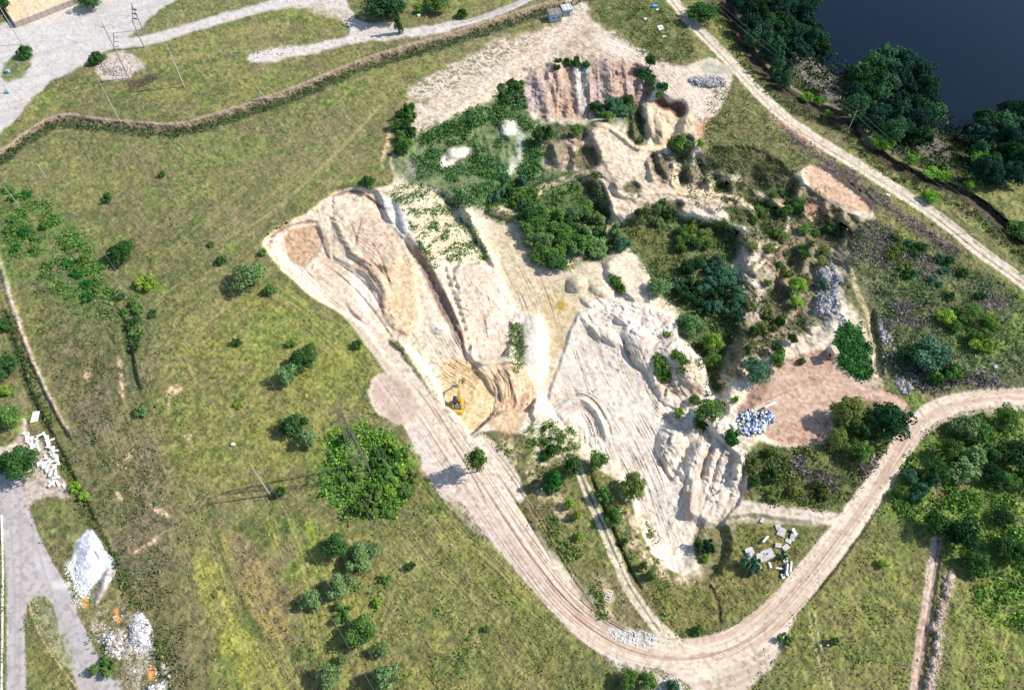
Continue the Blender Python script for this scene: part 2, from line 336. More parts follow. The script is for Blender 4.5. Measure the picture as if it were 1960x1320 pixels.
# dumped clay slopes (camera facing)
ramp([(975,170),(1010,142),(1060,120),(1140,112),(1215,120),(1245,150),(1248,190),(1200,212),(1130,232),(1060,228),(1010,215)], (1110,112), 0, (1110,228), -6.2, 6, 3)
for (a, b, c, d, w_, h_) in ((1002,172,1012,215,12,1.4),(1030,150,1052,222,16,1.9),(1062,128,1090,224,17,1.6),(1048,140,1068,200,9,1.2),(1100,130,1108,215,9,1.3),(1122,128,1130,200,8,1.5),(1165,122,1172,212,22,1.8),(1195,125,1203,200,14,1.0),(1228,150,1222,196,10,1.6),(990,180,995,205,8,1.2)):
    ridge([(a, b), ((a + c) / 2 + 2, (b + d) / 2), (c, d)], w_, h_ * .55, taper=False)
# bowl with the sink hole
ramp([(1230,196),(1262,200),(1300,212),(1310,240),(1285,275),(1262,292),(1236,262),(1226,225)], (1270,200), -1.2, (1262,285), -3.6, 8, 3)
bump(1262,248,18,30,-10,1.2); bump(1243,232,9,34,-8,1.2)
lvl([(1250,195),(1270,188),(1282,200),(1298,193),(1314,206),(1308,224),(1294,226),(1286,210),(1262,208)], -2.9, 2.5, 1)
# gullied spurs below the plateau
for (a, b, c, d, w_, h_) in ((1256,290,1282,352,14,2.4),(1240,300,1252,350,9,2.0),(1316,310,1330,352,15,2.4),(1355,335,1362,362,9,1.6),(1395,335,1405,372,10,1.8),(1175,345,1186,372,12,1.6),(1060,270,1068,315,16,3.4),(1096,275,1104,322,12,2.2),(1030,265,1062,268,10,2.0),(1210,215,1216,272,8,2.0),(1470,365,1500,410,10,2.2),(1520,370,1545,415,12,2.4),(1575,385,1590,420,9,1.8),(1605,410,1635,445,14,2.6),(1440,480,1500,420,12,1.6),(1330,290,1352,330,10,-2.2),(1300,330,1306,362,6,-2.6),(1375,380,1420,396,10,-1.4),(1560,450,1530,530,14,1.8),(1500,500,1480,560,12,-1.8)):
    ridge([(a, b), ((a + c) / 2, (b + d) / 2), (c, d)], w_, h_)
# sand bridge tracks
ridge([(1005,372),(1050,345),(1130,328)], 7, 2.4)
bump(1000,410,40,13,10,2.8); bump(958,405,28,12,10,2.2); bump(870,292,26,16,-20,2.2); bump(832,310,22,20,0,1.6); bump(905,228,12,20,20,1.8); bump(972,245,16,26,-10,1.6)
bump(1104,543,21,18,0,2.6); bump(1150,550,30,18,20,1.2); bump(1128,580,20,9,30,1.0)
lvl([(1155,495),(1210,478),(1245,520),(1262,570),(1230,600),(1190,560),(1160,530)], -5.4, 7, 4)
# white spit west of the valley floor
lvl([(985,600),(1015,592),(1040,605),(1052,650),(1045,700),(1032,745),(1000,730),(980,690),(975,640)], -5.4, 9, 3)
bump(1020,650,26,60,5,1.4)
# white fill
ramp([(1100,605),(1125,590),(1190,570),(1250,590),(1300,610),(1300,640),(1275,690),(1300,760),(1340,800),(1400,860),(1432,905),(1420,960),(1380,1000),(1370,1080),(1300,1105),(1250,1050),(1225,960),(1190,900),(1120,850),(1060,800),(1046,755),(1075,690)], (1060,760), -6.2, (1370,930), -1.0, 3, 2)
lvl([(1100,770),(1130,765),(1152,800),(1160,850),(1130,870),(1100,830),(1060,800)], -4.6, 10, 3)
ridge([(1060,790),(1095,762),(1130,768),(1155,810),(1163,850)], 8, 1.1)
bump(1225,665,34,52,-28,2.6); ridge([(1190,640),(1205,690),(1245,725)], 6, -1.3); bump(1160,640,40,14,35,1.4); bump(1195,612,30,12,20,1.4); bump(1130,625,9,40,-35,.8)
ramp([(1246,680),(1262,655),(1300,640),(1350,690),(1355,740),(1400,790),(1350,790),(1300,770),(1262,760),(1246,730)], (1250,700), -2.6, (1380,720), -3.2, 5, 3)
bump(1300,700,30,60,-20,2.4); bump(1330,720,26,44,-30,2.0)
bump(1285,845,30,50,10,2.2); bump(1335,870,20,46,25,2.0); bump(1372,850,16,60,20,1.6); bump(1412,895,12,38,15,2.2); ridge([(1368,845),(1350,880),(1340,925)], 7, -1.4); ridge([(1385,850),(1372,890),(1360,930)], 5, -.9); ridge([(1330,905),(1320,960),(1325,1000)], 16, 1.8); ridge([(1262,870),(1272,905),(1290,925)], 8, -1.2)
lvl([(1222,960),(1250,950),(1300,985),(1352,1000),(1345,1060),(1305,1090),(1275,1080),(1240,1030)], -2.4, 14, 4)
lvl([(1332,1030),(1350,1000),(1385,1000),(1402,1040),(1380,1090),(1350,1110),(1330,1080)], -2.0, 7, 3)
# speckled bank south-west of the white fill stays at field level; rutted track beside it
# ------------------------------------------------------------------ west pit
WP = [(499,470),(516,444),(545,430),(600,400),(625,376),(655,362),(690,358),(722,366),(735,400),(765,455),(792,470),(835,540),(868,610),(892,668),(905,690),(935,700),(990,695),(1030,745),(1022,780),(960,785),(930,810),(882,848),(862,812),(845,745),(800,690),(768,650),(755,655),(700,622),(645,596),(600,560),(545,520)]
ramp(WP, (600,400), -1.7, (830,720), -3.6, 5, 2)
lvl([(525,470),(545,445),(600,432),(616,442),(618,470),(596,500),(570,512),(540,495)], -2.6, 3, 2)
ramp([(616,440),(630,425),(650,395),(700,385),(740,410),(790,480),(800,560),(805,630),(770,645),(735,610),(728,560),(690,520),(650,500),(634,490)], (640,400), -1.0, (790,640), -2.6, 5, 2)
lvl([(608,425),(630,418),(640,440),(636,500),(622,480),(614,450)], -1.6, 2.5, 2)
lvl([(640,415),(700,400),(750,450),(775,500),(750,520),(690,500),(655,470)], -.7, 5, 3)
for k in range(6): bump(640 + k * 6.5, 420 + k * 12.5, 9, 7, 20, .9)
lvl([(665,520),(690,518),(712,545),(728,575),(722,600),(700,605),(680,560)], -3.0, 4, 2)
ridge([(655,470),(700,500),(735,545),(742,580)], 12, .9)
# floor beside the trench wall and wall itself: a wedge cut along the plateau
lvl([(770,455),(786,462),(815,505),(845,560),(872,620),(886,664),(872,664),(850,620),(830,590),(810,540),(790,500)], -3.3, 3, 1.5)
ramp([(792,462),(806,470),(850,520),(905,640),(912,690),(896,680),(884,640),(855,570),(822,510)], (840,560), -1.5, (900,560), -1.9, 2, 1)
lvl([(848,508),(858,512),(876,558),(892,600),(902,640),(900,680),(890,672),(886,630),(868,580),(852,545)], -2.7, 2.5, 1.5)
ramp([(862,508),(938,502),(975,560),(984,650),(960,690),(915,690),(902,640),(880,570)], (880,570), -1.7, (985,600), -5.6, 4, 3)
for k in range(9): bump(858 + k * 4.8, 514 + k * 14, 6.5, 6, 0, 1.0)
for k in range(7): ridge([(880+k*6, 556+k*17), (868+k*6, 562+k*17)], 3.5, .7, taper=False)
lvl([(728,392),(745,382),(775,385),(790,430),(780,458),(752,440)], -1.2, 5, 2); bump(742,402,13,26,-20,1.6); bump(772,415,16,38,-15,1.8)
# excavator hollow
ramp([(800,690),(870,700),(905,690),(935,720),(948,775),(918,812),(882,847),(862,812),(846,745)], (880,730), -3.9, (883,850), -1.6, 3.5, 1.5)
ramp([(905,700),(940,690),(1000,695),(1032,745),(1015,790),(985,830),(940,820),(905,840),(950,782),(935,730)], (925,740), -2.6, (1030,760), -4.6, 3, 2)
lvl([(955,782),(1030,790),(1000,840),(940,830),(890,848)], -.9, 3, 1.5)
bump(975,735,32,38,20,1.5); bump(858,640,40,20,30,.7); bump(850,628,30,14,0,.6); bump(930,690,22,9,-20,1.2)
# haul ramp out of the pit
ramp([(655,575),(672,568),(760,665),(800,720),(760,720),(700,625)], (660,575), -2.4, (745,690), 0, 4, 2)

# terraces, banks and hollows to the east
ramp([(1535,330),(1560,312),(1600,335),(1675,385),(1672,408),(1640,412),(1585,388),(1545,360)], (1620,330), -.4, (1600,400), -1.9, 4, 2)
lvl([(1440,725),(1475,700),(1530,680),(1580,665),(1610,700),(1700,745),(1600,760),(1590,800),(1600,840),(1500,855),(1450,830),(1420,770)], -.8, 8, 4)
ramp([(1590,640),(1640,620),(1668,660),(1675,730),(1610,705),(1592,680)], (1600,640), .4, (1660,720), -1.2, 6, 3)
bump(1594,672,9,16,-10,2.2); bump(1575,520,14,30,-25,1.6); bump(1575,580,20,24,20,1.5)
lvl([(1660,600),(1676,590),(1682,640),(1690,720),(1676,725),(1668,650)], -1.6, 4, 2)
bump(1680,620,10,32,-10,1.0)
bump(1900,620,60,40,10,1.6); bump(1780,560,60,40,10,1.2)
# rubble and chalk heaps beside the left road
bump(178,1050,34,44,20,1.5,1.0); bump(168,1090,26,34,10,.8); ridge([(176,1052),(186,1072),(180,1088)], 6, -1.0); bump(197,1122,10,38,25,1.2,.8); bump(266,1205,22,32,10,1.2,.9); bump(215,1225,18,26,20,1.1); bump(298,1318,22,18,-20,1.3); bump(310,1270,10,14,0,1.1)
bump(222,130,30,16,5,.9)
bump(1350,158,34,9,10,1.3)
# spoil line and trench at the lower right
TR = [(1795,1035),(1788,1090),(1778,1160),(1768,1220),(1758,1290),(1748,1422)]
ridge([(a + 3, b) for a, b in TR], 5, -1.1, taper=False)
for k, (a, b, r) in enumerate(((1816,1120,11),(1812,1135,9),(1805,1160,9),(1803,1175,9),(1800,1190,8),(1790,1200,10),(1797,1215,9),(1794,1232,9),(1796,1250,8),(1786,1262,8),(1788,1276,8),(1782,1292,9),(1780,1306,8),(1776,1322,9),(1774,1345,9),(1770,1370,9),(1820,1105,8))):
    bump(a, b, r + 3, r * 1.1, 10 * k, .9, .8)
for (a, b, r) in ((1777,1198,5),(1775,1226,5),(1762,1262,6),(1760,1300,5),(1765,1290,5)): bump(a, b, r, r, 0, .8)

# ------------------------------------------------------------------ the quarry: soils
def add_streaks(m, guide, lam=.22, stretch=.02, amp=.12, tint=(176,152,132), tamt=.35, seed=50, band=400, two=True):
    _streaks(m, guide, lam, stretch, amp, tint, tamt, seed, band)
    if two and lam: _streaks(m, guide, lam * 2.4, stretch * 1.6, amp * .5, tint, tamt * .7, seed + 400, band)
def _streaks(m, guide, lam=.22, stretch=.02, amp=.12, tint=(176,152,132), tamt=.35, seed=50, band=400, two=True):
    """bulldozer and wheel tracks running along a guide line"""
    global Z
    b, d, s, a, L = linefield(guide, band)
    n = fbm(d * lam * s, a * stretch, 3, seed); g = sst((n - .55) * 7)
    mb = m[b]
    Z[b] -= (amp * g * mb).astype(np.float32)
    Z[b] += (amp * .8 * sst((.42 - n) * 7) * mb).astype(np.float32)
    k = (g * mb * tamt)[..., None]; ALB[b] = ALB[b] * (1 - k) + A(*tint) * k

ALLPIT = [(499,468),(600,398),(655,360),(722,362),(760,350),(740,300),(790,262),(870,215),(960,168),(1060,116),(1140,108),(1215,116),(1262,150),(1262,190),(1330,205),(1345,245),(1335,290),(1400,330),(1500,350),(1560,306),(1680,385),(1670,412),(1700,470),(1650,560),(1660,640),(1700,745),(1600,760),(1600,845),(1500,858),(1440,840),(1436,905),(1420,965),(1400,1050),(1350,1112),(1290,1100),(1240,1040),(1200,930),(1120,880),(1010,830),(930,820),(880,850),(862,812),(845,745),(768,652),(700,622),(640,596),(560,540)]
m = mask(ALLPIT, 3, 2); paint(m, SAND); label(m, 5); GRASSM *= 1 - m
PITM = m.copy()
# north-east basin soils
paint(mask([(790,262),(870,225),(960,180),(1010,150),(1010,230),(1060,232),(1140,235),(1200,215),(1232,190),(1230,240),(1130,240),(1100,330),(1160,400),(1100,420),(1000,420),(940,430),(880,380),(760,345),(745,300)], 8, 7), pal((84,112,62),(108,132,72),(60,90,50)), .9)
paint(mask([(850,290),(870,278),(900,282),(905,296),(880,300),(862,322),(840,318),(848,300)], 4, 4), WHITE)
paint(mask([(956,232),(975,220),(990,235),(980,262),(962,262)], 4, 4), WHITE)
paint(mask([(985,240),(1002,250),(1005,300),(985,330),(968,338),(975,310),(992,285)], 5, 4), pal((206,206,186),(220,216,200),(160,170,128)), .9)
paint(mask([(780,300),(812,300),(830,330),(800,345),(778,335)], 6, 5), GREYD, .8)
paint(mask([(1030,262),(1090,255),(1150,240),(1240,270),(1262,300),(1345,300),(1440,370),(1440,410),(1300,400),(1180,420),(1130,330),(1040,325)], 7, 5), pal((222,200,172),(234,214,188),(184,160,132)), .95)
paint(mask([(1120,240),(1200,245),(1238,290),(1238,330),(1200,330),(1150,290)], 6, 5), pal((236,218,190),(242,228,204),(216,190,158)), .9)
paint(spot(mask([(1030,262),(1140,255),(1145,320),(1120,330),(1040,320)], 6, 5), N_med, .4, .55), pal((142,124,108),(164,142,124),(110,98,80)), .85)
for p in ([(1256,296),(1270,292),(1276,340),(1262,350)],[(1140,335),(1165,345),(1168,400),(1150,400)],[(1232,296),(1256,290),(1280,296),(1292,330),(1278,352),(1250,345)],[(1298,318),(1320,305),(1340,330),(1340,360),(1310,355)],[(1380,340),(1405,335),(1418,370),(1395,380)],[(1160,345),(1182,335),(1196,362),(1180,385),(1160,370)],[(1200,215),(1222,205),(1230,270),(1212,280)]):
    paint(mask(p, 5, 4), pal((172,152,138),(196,176,158),(140,122,108)), .8)
# dump slope
DS = [(988,168),(1012,142),(1060,118),(1140,110),(1215,116),(1250,146),(1250,188),(1205,212),(1130,228),(1070,228),(1035,225),(1012,212)]
m = mask(DS, 4, 3); paint(m, pal((188,164,148),(206,182,166),(164,140,124))); label(m, 8)
for p, c in (([(990,168),(1030,150),(1040,165),(1040,210),(1020,212),(1000,195)], PINK),([(1048,128),(1075,120),(1100,140),(1098,165),(1078,175),(1052,160)], CLAY),([(1055,160),(1090,170),(1108,225),(1060,228)], pal((206,172,146),(220,188,160),(184,150,126))),([(1098,128),(1122,124),(1128,200),(1110,226),(1100,190)], pal((208,200,186),(222,214,200),(180,172,160))),([(1130,160),(1152,150),(1158,200),(1135,215)], PINK),([(1165,118),(1212,118),(1216,160),(1200,205),(1168,205)], pal((192,160,138),(210,180,156),(164,132,114))),([(1195,160),(1215,150),(1212,180),(1196,195)], PINK),([(1215,165),(1236,148),(1238,160),(1222,200),(1208,208)], pal((160,138,124),(180,156,140)))):
    paint(mask(p, 4, 3), c, .9)
paint(mask([(1116,130),(1125,130),(1124,146),(1117,146)], 2, 1), (120,200,205), .85)
add_streaks(m, [(960,-200),(1110,-190),(1260,-200)], lam=.0, stretch=.16, amp=.35, tint=(158,132,114), tamt=.35, seed=61, band=460)
m2 = mask([(1232,190),(1262,190),(1300,200),(1328,212),(1335,240),(1300,280),(1262,290),(1236,262),(1228,225)], 4, 3); paint(m2, SANDY); paint(spot(m2, N_med, .5, .6), (214,190,160), .7)
paint(mask([(1248,194),(1270,186),(1282,199),(1298,191),(1315,205),(1310,222),(1296,229),(1286,212),(1262,209)], 2, 2), pal((112,78,58),(136,98,74),(78,54,42)), .95)
paint(mask([(1250,228),(1262,226),(1270,262),(1256,268)], 4, 3), (176,150,132), .8)
paint(mask([(1330,225),(1356,228),(1350,262),(1326,270)], 7, 4), pal((208,160,132),(220,178,148)), .8)
# floor of the basin, greens
G_A = [(1010,345),(1110,330),(1150,350),(1158,420),(1170,430),(1175,500),(1120,500),(1060,522),(1020,470),(990,420),(905,405),(930,385),(960,360)]
paint(mask(G_A, 8, 7), pal((86,112,64),(108,134,76),(62,88,50)), .95)
paint(mask([(1110,335),(1148,330),(1170,400),(1158,440),(1130,400)], 6, 5), pal((106,96,74),(130,114,88),(82,82,58)), .9)
G_B = [(1165,440),(1210,415),(1250,385),(1300,410),(1330,425),(1400,410),(1425,460),(1400,520),(1412,600),(1420,640),(1380,700),(1375,770),(1345,760),(1340,690),(1300,640),(1300,590),(1262,560),(1240,520),(1210,480),(1170,490)]
paint(mask(G_B, 8, 7), pal((92,106,60),(118,126,70),(70,88,50)), .95)
paint(mask([(1200,430),(1250,420),(1280,470),(1320,540),(1330,580),(1290,570),(1240,510),(1205,470)], 8, 6), pal((104,104,56),(128,124,66),(80,88,46)), .8)
paint(mask([(1010,372),(1052,345),(1128,326),(1130,334),(1056,356),(1022,384)], 3, 2), SANDY, .9)
for p in ([(935,398),(962,394),(990,408),(975,418),(945,410)],[(1080,480),(1112,462),(1128,478),(1100,505),(1070,510)]): paint(mask(p, 4, 3), SANDY, .95)
# valley floor
VF = [(905,415),(950,430),(1000,440),(1020,500),(1060,528),(1140,500),(1150,560),(1190,590),(1120,600),(1080,640),(1055,740),(1048,745),(1050,650),(1035,605),(985,595),(960,520)]
paint(mask(VF, 8, 5), pal((214,196,164),(228,210,182),(196,178,142)), .95)
paint(mask([(1040,560),(1100,560),(1100,600),(1070,650),(1060,700),(1046,660),(1040,610)], 10, 6), pal((208,182,138),(218,194,152),(190,166,120)), .7)
paint(spot(mask([(920,440),(1000,450),(1070,530),(1060,570),(990,560),(950,500)], 10, 8), N_big, .45, .6), pal((168,166,116),(186,180,130),(140,142,92)), .6)
paint(mask([(1064,575),(1082,576),(1080,594),(1066,593)], 2.5, 1), (176,150,40), .9)
paint(mask([(1074,655),(1082,655),(1082,668),(1074,668)], 2.5, 1), (196,160,70), .8)
paint(mask([(905,400),(930,395),(948,440),(935,460),(920,440)], 6, 4), pal((208,194,176),(218,204,188)), .8)
# east hummocks
EH = [(1400,335),(1540,345),(1660,420),(1620,520),(1570,520),(1560,640),(1450,670),(1380,760),(1400,640),(1430,560),(1410,470),(1440,410)]
paint(mask(EH, 10, 8), pal((156,142,114),(182,164,134),(118,112,80)), .9)
paint(mask([(1412,470),(1450,450),(1480,500),(1470,600),(1430,610),(1400,540)], 8, 7), pal((226,206,184),(236,218,198),(196,176,148)), .95)
paint(mask([(1340,395),(1400,385),(1400,420),(1340,425)], 6, 5), pal((226,206,184),(236,218,198)), .9)
paint(spot(mask([(1440,500),(1530,440),(1560,470),(1540,520),(1480,570)], 8, 6), N_str2, .4, .55), pal((188,150,126),(204,172,148),(150,124,104)), .9)
m = mask([(1488,372),(1520,362),(1560,380),(1600,420),(1648,432),(1640,450),(1590,448),(1540,415),(1500,395)], 4, 4); paint(m, pal((196,150,126),(212,172,148),(160,122,104)), .95)
m = mask([(1532,335),(1556,310),(1600,330),(1676,386),(1672,409),(1640,402),(1580,378),(1545,352)], 3, 2); paint(m, pal((228,190,156),(238,206,176),(210,170,138))); label(m, 12)
paint(lmask([(1480,228),(1520,252),(1560,285),(1610,330)], 5, 3, 3), pal((196,158,132),(208,176,150),(150,122,104)), .85)
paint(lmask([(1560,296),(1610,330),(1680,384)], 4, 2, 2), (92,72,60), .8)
paint(lmask([(1500,250),(1560,300),(1640,345),(1700,395),(1760,440),(1830,485)], 9, 5, 5), pal((108,96,98),(136,120,116),(76,78,60)), .8)
paint(mask([(1570,490),(1600,500),(1610,560),(1600,620),(1560,610),(1555,560)], 6, 6), pal((172,160,152),(196,184,176),(130,122,114)), .8)
paint(lmask([(1625,500),(1640,560),(1662,600),(1672,660),(1690,745)], 5, 3, 3), pal((204,186,154),(216,200,170),(166,154,116)), .85)
paint(mask([(1690,450),(1830,500),(1960,560),(2100,640),(2100,740),(1900,740),(1720,750),(1690,680),(1680,560)], 16, 9), pal((98,108,76),(122,126,94),(72,86,56)), .9)
GRASSM[mask([(1690,450),(1830,500),(1960,560),(2100,640),(2100,740),(1900,740),(1720,750),(1690,680),(1680,560)], 16, 9) > .5] = 1
m = mask([(1690,450),(1960,560),(2100,640),(2100,740),(1900,740),(1720,750)], 16, 9)
paint(spot(m, fbm(X0 * .13, Y0 * .13, 3, 71), .52, .6), pal((128,116,122),(150,136,140),(98,92,94)), .8)
paint(spot(m, fbm(X0 * .13, Y0 * .13, 3, 74), .55, .65), GR_BRIGHT, .6)
paint(mask([(1590,640),(1640,618),(1660,650),(1676,728),(1640,722),(1605,705)], 5, 4), pal((44,92,44),(60,112,52),(30,72,36)), .95)
# red terrace with access road
m = mask([(1440,735),(1470,705),(1500,690),(1560,665),(1590,668),(1602,712),(1680,738),(1740,770),(1740,800),(1700,775),(1620,756),(1598,775),(1590,840),(1500,855),(1455,835),(1460,800)], 4, 3)
paint(m, pal((214,184,160),(226,198,174),(194,162,138))); label(m, 1)
paint(mask([(1500,690),(1560,665),(1590,668),(1600,715),(1560,718),(1500,712)], 6, 4), pal((200,162,138),(214,180,156),(170,136,116)), .9)
paint(mask([(1405,790),(1440,740),(1475,715),(1470,760),(1430,790)], 6, 4), pal((150,112,96),(172,134,116),(112,86,76)), .9)
paint(mask([(1460,820),(1600,790),(1595,842),(1500,858)], 6, 4), pal((204,164,140),(218,182,156),(168,130,110)), .85)
add_streaks(m, [(1440,770),(1520,740),(1600,738),(1700,770)], lam=.16, stretch=.015, amp=.07, tint=(190,154,132), tamt=.4, seed=73, band=110)
# green land inside the loop of the haul road
paint(mask([(1420,850),(1500,862),(1600,850),(1600,770),(1740,790),(1735,850),(1640,960),(1560,975),(1440,950)], 8, 6), pal((92,104,64),(118,124,76),(66,82,50)), .95)
GRASSM[mask([(1420,850),(1500,862),(1600,850),(1600,770),(1740,790),(1735,850),(1640,960),(1560,975),(1440,950)], 8, 6) > .5] = 1
for p in ([(1515,870),(1550,885),(1550,930),(1520,910)],[(1560,900),(1600,920),(1590,950),(1555,940)],[(1640,870),(1680,860),(1670,910),(1645,930)]): paint(mask(p, 6, 6), pal((132,118,116),(154,140,136),(104,94,92)), .8)
# white fill
m = mask([(1048,755),(1070,695),(1100,608),(1125,580),(1180,560),(1240,585),(1305,610),(1300,650),(1350,690),(1358,740),(1400,790),(1432,905),(1420,960),(1395,1000),(1352,1010),(1345,1060),(1305,1095),(1268,1085),(1235,1040),(1200,930),(1190,890),(1110,850),(1050,800),(1030,780)], 3, 2)
paint(m, WHITE); label(m, 9); WF = m
paint(spot(m, N_big, .52, .62), pal((228,212,196),(236,222,208),(206,188,168)), .6)
paint(mask([(1100,790),(1140,790),(1155,840),(1165,870),(1130,850)], 8, 4), (252,246,232), .9)
paint(mask([(1030,745),(1046,750),(1044,775),(1020,790),(1015,770)], 5, 3), (250,242,226), .9)
add_streaks(m * mask([(1060,800),(1180,830),(1260,900),(1330,1080),(1200,1000),(1050,820),(1050,700),(1100,600),(1300,600),(1290,760)], 12, 5), [(1090,560),(1130,700),(1200,820),(1260,960),(1300,1100)], lam=.07, stretch=.02, amp=.09, tint=(210,190,168), tamt=.45, seed=81, band=300)
add_streaks(m * mask([(1060,760),(1140,750),(1180,800),(1170,880),(1090,850),(1050,800)], 8, 4), [(1050,860),(1058,800),(1090,772),(1130,776),(1150,810),(1156,860)], lam=.12, stretch=.01, amp=.18, tint=(200,184,166), tamt=.5, seed=83, band=60)
add_streaks(m * mask([(1270,800),(1430,830),(1420,980),(1350,1080),(1260,1060),(1290,900)], 10, 4), [(1380,780),(1370,860),(1330,960),(1290,1060)], lam=.11, stretch=.03, amp=.16, tint=(200,178,154), tamt=.35, seed=84, band=120)
for p in ([(1265,835),(1285,815),(1305,840),(1300,880),(1275,870)],[(1210,655),(1235,650),(1250,690),(1225,690)],[(1335,870),(1350,870),(1345,925),(1325,920)]):
    paint(spot(mask(p, 6, 4), N_fine, .35, .6), (164,152,138), .7)
paint(mask([(1300,930),(1340,925),(1350,965),(1330,1000),(1312,990)], 7, 4), pal((176,158,142),(198,180,162)), .7)
paint(mask([(1290,660),(1340,690),(1352,740),(1330,770),(1270,760),(1250,735),(1270,690)], 6, 4), pal((220,198,172),(230,210,186),(180,160,130)), .9)
m = mask([(1330,1030),(1350,1005),(1400,1010),(1412,1050),(1385,1095),(1350,1112),(1335,1085)], 6, 5); paint(m, pal((112,100,80),(134,120,98),(88,84,60)), .85)
paint(mask([(1290,1100),(1330,1100),(1385,1110),(1360,1130),(1300,1120)], 7, 6), pal((198,172,152),(212,188,168),(150,134,108)), .8)
# link road from the fill to the haul road
m = mask([(1350,955),(1420,955),(1480,965),(1560,975),(1620,985),(1600,1010),(1540,1000),(1470,1002),(1400,1000),(1350,1000)], 5, 4); paint(m, pal((224,204,184),(234,216,198),(196,176,150))); label(m, 1); GRASSM *= 1 - m
paint(lmask([(1395,990),(1440,984),(1500,994),(1550,1000)], 4, 2, 2), GR_DARK, .7)
# the white spit
paint(mask([(985,600),(1015,592),(1040,605),(1053,650),(1045,700),(1034,748),(1000,735),(978,690),(974,640)], 4, 3), WHITE, .95)
paint(spot(mask([(975,620),(1000,615),(1005,690),(985,720),(972,680)], 4, 4), N_med, .42, .55), pal((120,140,76),(140,158,88),(92,112,60)), .9)
# west pit soils, with sun and shade painted on some walls
m = mask(WP, 3, 1.5); paint(m, pal((232,211,183),(243,226,202),(214,190,161))); WPM = m
paint(mask([(499,470),(520,446),(560,430),(600,405),(630,380),(640,395),(610,425),(560,440),(535,452),(520,475)], 4, 2), pal((222,200,178),(234,216,196)), .8)
paint(mask([(505,474),(560,520),(640,588),(630,560),(560,495),(522,468)], 4, 2), (250,238,214), .9)  # strongly sunlit pit wall painted near white
paint(mask([(545,440),(598,432),(614,445),(612,475),(594,500),(572,510),(548,496)], 3, 2), pal((206,170,134),(218,186,152),(184,146,112)))
paint(mask([(665,500),(730,490),(745,560),(735,600),(700,570)], 10, 5), pal((204,172,142),(218,190,160),(184,152,124)), .8)
paint(mask([(668,523),(690,518),(712,545),(728,572),(720,598),(700,602),(682,565)], 3, 1.5), (250,238,220), .95)
paint(mask([(700,400),(760,430),(800,500),(804,560),(750,520),(700,480),(660,440)], 8, 4), pal((216,190,164),(226,204,180),(196,168,142)), .85)
paint(mask([(732,500),(780,490),(802,520),(806,600),(790,638),(768,642),(738,610)], 6, 3), pal((226,196,152),(234,208,168),(214,182,138)), .85)
paint(mask([(800,560),(850,600),(880,660),(860,680),(800,650)], 8, 4), pal((230,212,186),(238,222,198)), .7)
paint(mask([(820,615),(860,612),(880,640),(850,650),(825,635)], 8, 4), (250,240,216), .7)
paint(mask([(728,386),(748,378),(772,380),(792,430),(780,460),(752,440),(738,415)], 3, 2), pal((222,214,204),(234,226,216),(188,182,174)), .95)
tw = mask([(884,500),(938,500),(976,562),(985,650),(960,690),(915,690),(885,580)], 4, 3); paint(tw, pal((226,204,184),(238,220,200),(208,184,164)), .9)
paint(mask([(925,530),(965,540),(980,600),(975,660),(950,600)], 8, 4), (244,228,204), .8)  # sunlit east flank of the bank painted lighter
ts = mask([(728,366),(790,350),(860,370),(900,430),(938,498),(900,505),(862,500),(845,520),(805,480),(790,440),(765,385)], 4, 3); paint(ts, pal((232,214,178),(242,226,194),(212,190,152)), .9)
TW = [(787,463),(806,474),(835,520),(858,570),(884,625),(892,668),(876,664),(862,630),(842,596),(822,550),(800,500)]
paint(mask(TW, 2, 1), pal((150,118,100),(168,136,116),(126,98,84)), .85)  # shade of the trench wall painted as a dark band
paint(mask([(608,424),(618,440),(630,460),(633,490),(626,492),(616,465)], 2.5, 1), (160,126,104), .7)  # shaded scarp face painted darker than the sand
add_streaks(WPM * mask([(600,440),(720,470),(790,640),(700,600),(600,520)], 10, 4), [(600,500),(680,470),(740,540),(750,620)], lam=.09, stretch=.03, amp=.08, tint=(196,166,138), tamt=.35, seed=91, band=120)
add_streaks(tw, [(905,560),(925,620),(940,700)], lam=.12, stretch=.04, amp=.12, tint=(196,170,146), tamt=.35, seed=92, band=100)
for pts in ([(622,505),(690,560),(760,660)],[(640,500),(700,540),(735,600)],[(670,425),(680,450),(682,470)],[(692,420),(683,448),(680,470)],[(727,490),(738,520),(748,550)],[(700,490),(730,520),(752,545)]):
    ridge(pts, 3.2, -.35); paint(lmask(pts, 1.3, 1, .6), (170,136,112), .6)
# excavator hollow soils, lit wall and edge shadow painted in
m = mask([(838,690),(900,690),(948,730),(950,775),(918,812),(884,842),(865,812),(848,748)], 4, 2); paint(m, pal((232,202,152),(240,214,168),(214,180,130)), .9)
paint(mask([(772,655),(800,672),(848,742),(852,790),(880,846),(868,838),(840,780),(820,740),(780,680)], 3, 1.5), (252,242,216), .9)  # left wall of the hollow painted bright for full sun
paint(mask([(930,695),(1000,695),(1034,745),(1018,790),(985,832),(945,822),(930,800),(960,770),(940,730)], 5, 3), pal((226,194,154),(234,208,170),(206,172,136)), .9)
paint(lmask([(882,849),(905,828),(930,806),(953,780)], 2.2, 1, .6), (120,92,78), .8)  # thin shadow along the hollow's right edge, painted on
for k in range(14):
    a = math.radians(200 + k * 12); x, y = 882, 762
    ridge([(x + 18 * math.cos(a), y + 14 * math.sin(a)), (x + (50 + 10 * (k % 3)) * math.cos(a), y + (44 + 8 * (k % 2)) * math.sin(a))], 5, .16 if k % 2 else -.12)
add_streaks(mask([(930,700),(1000,700),(1030,745),(1010,790),(960,780)], 8, 3), [(930,690),(960,740),(950,800)], lam=.14, stretch=.02, amp=.3, tint=(190,156,128), tamt=.4, seed=93, band=80)

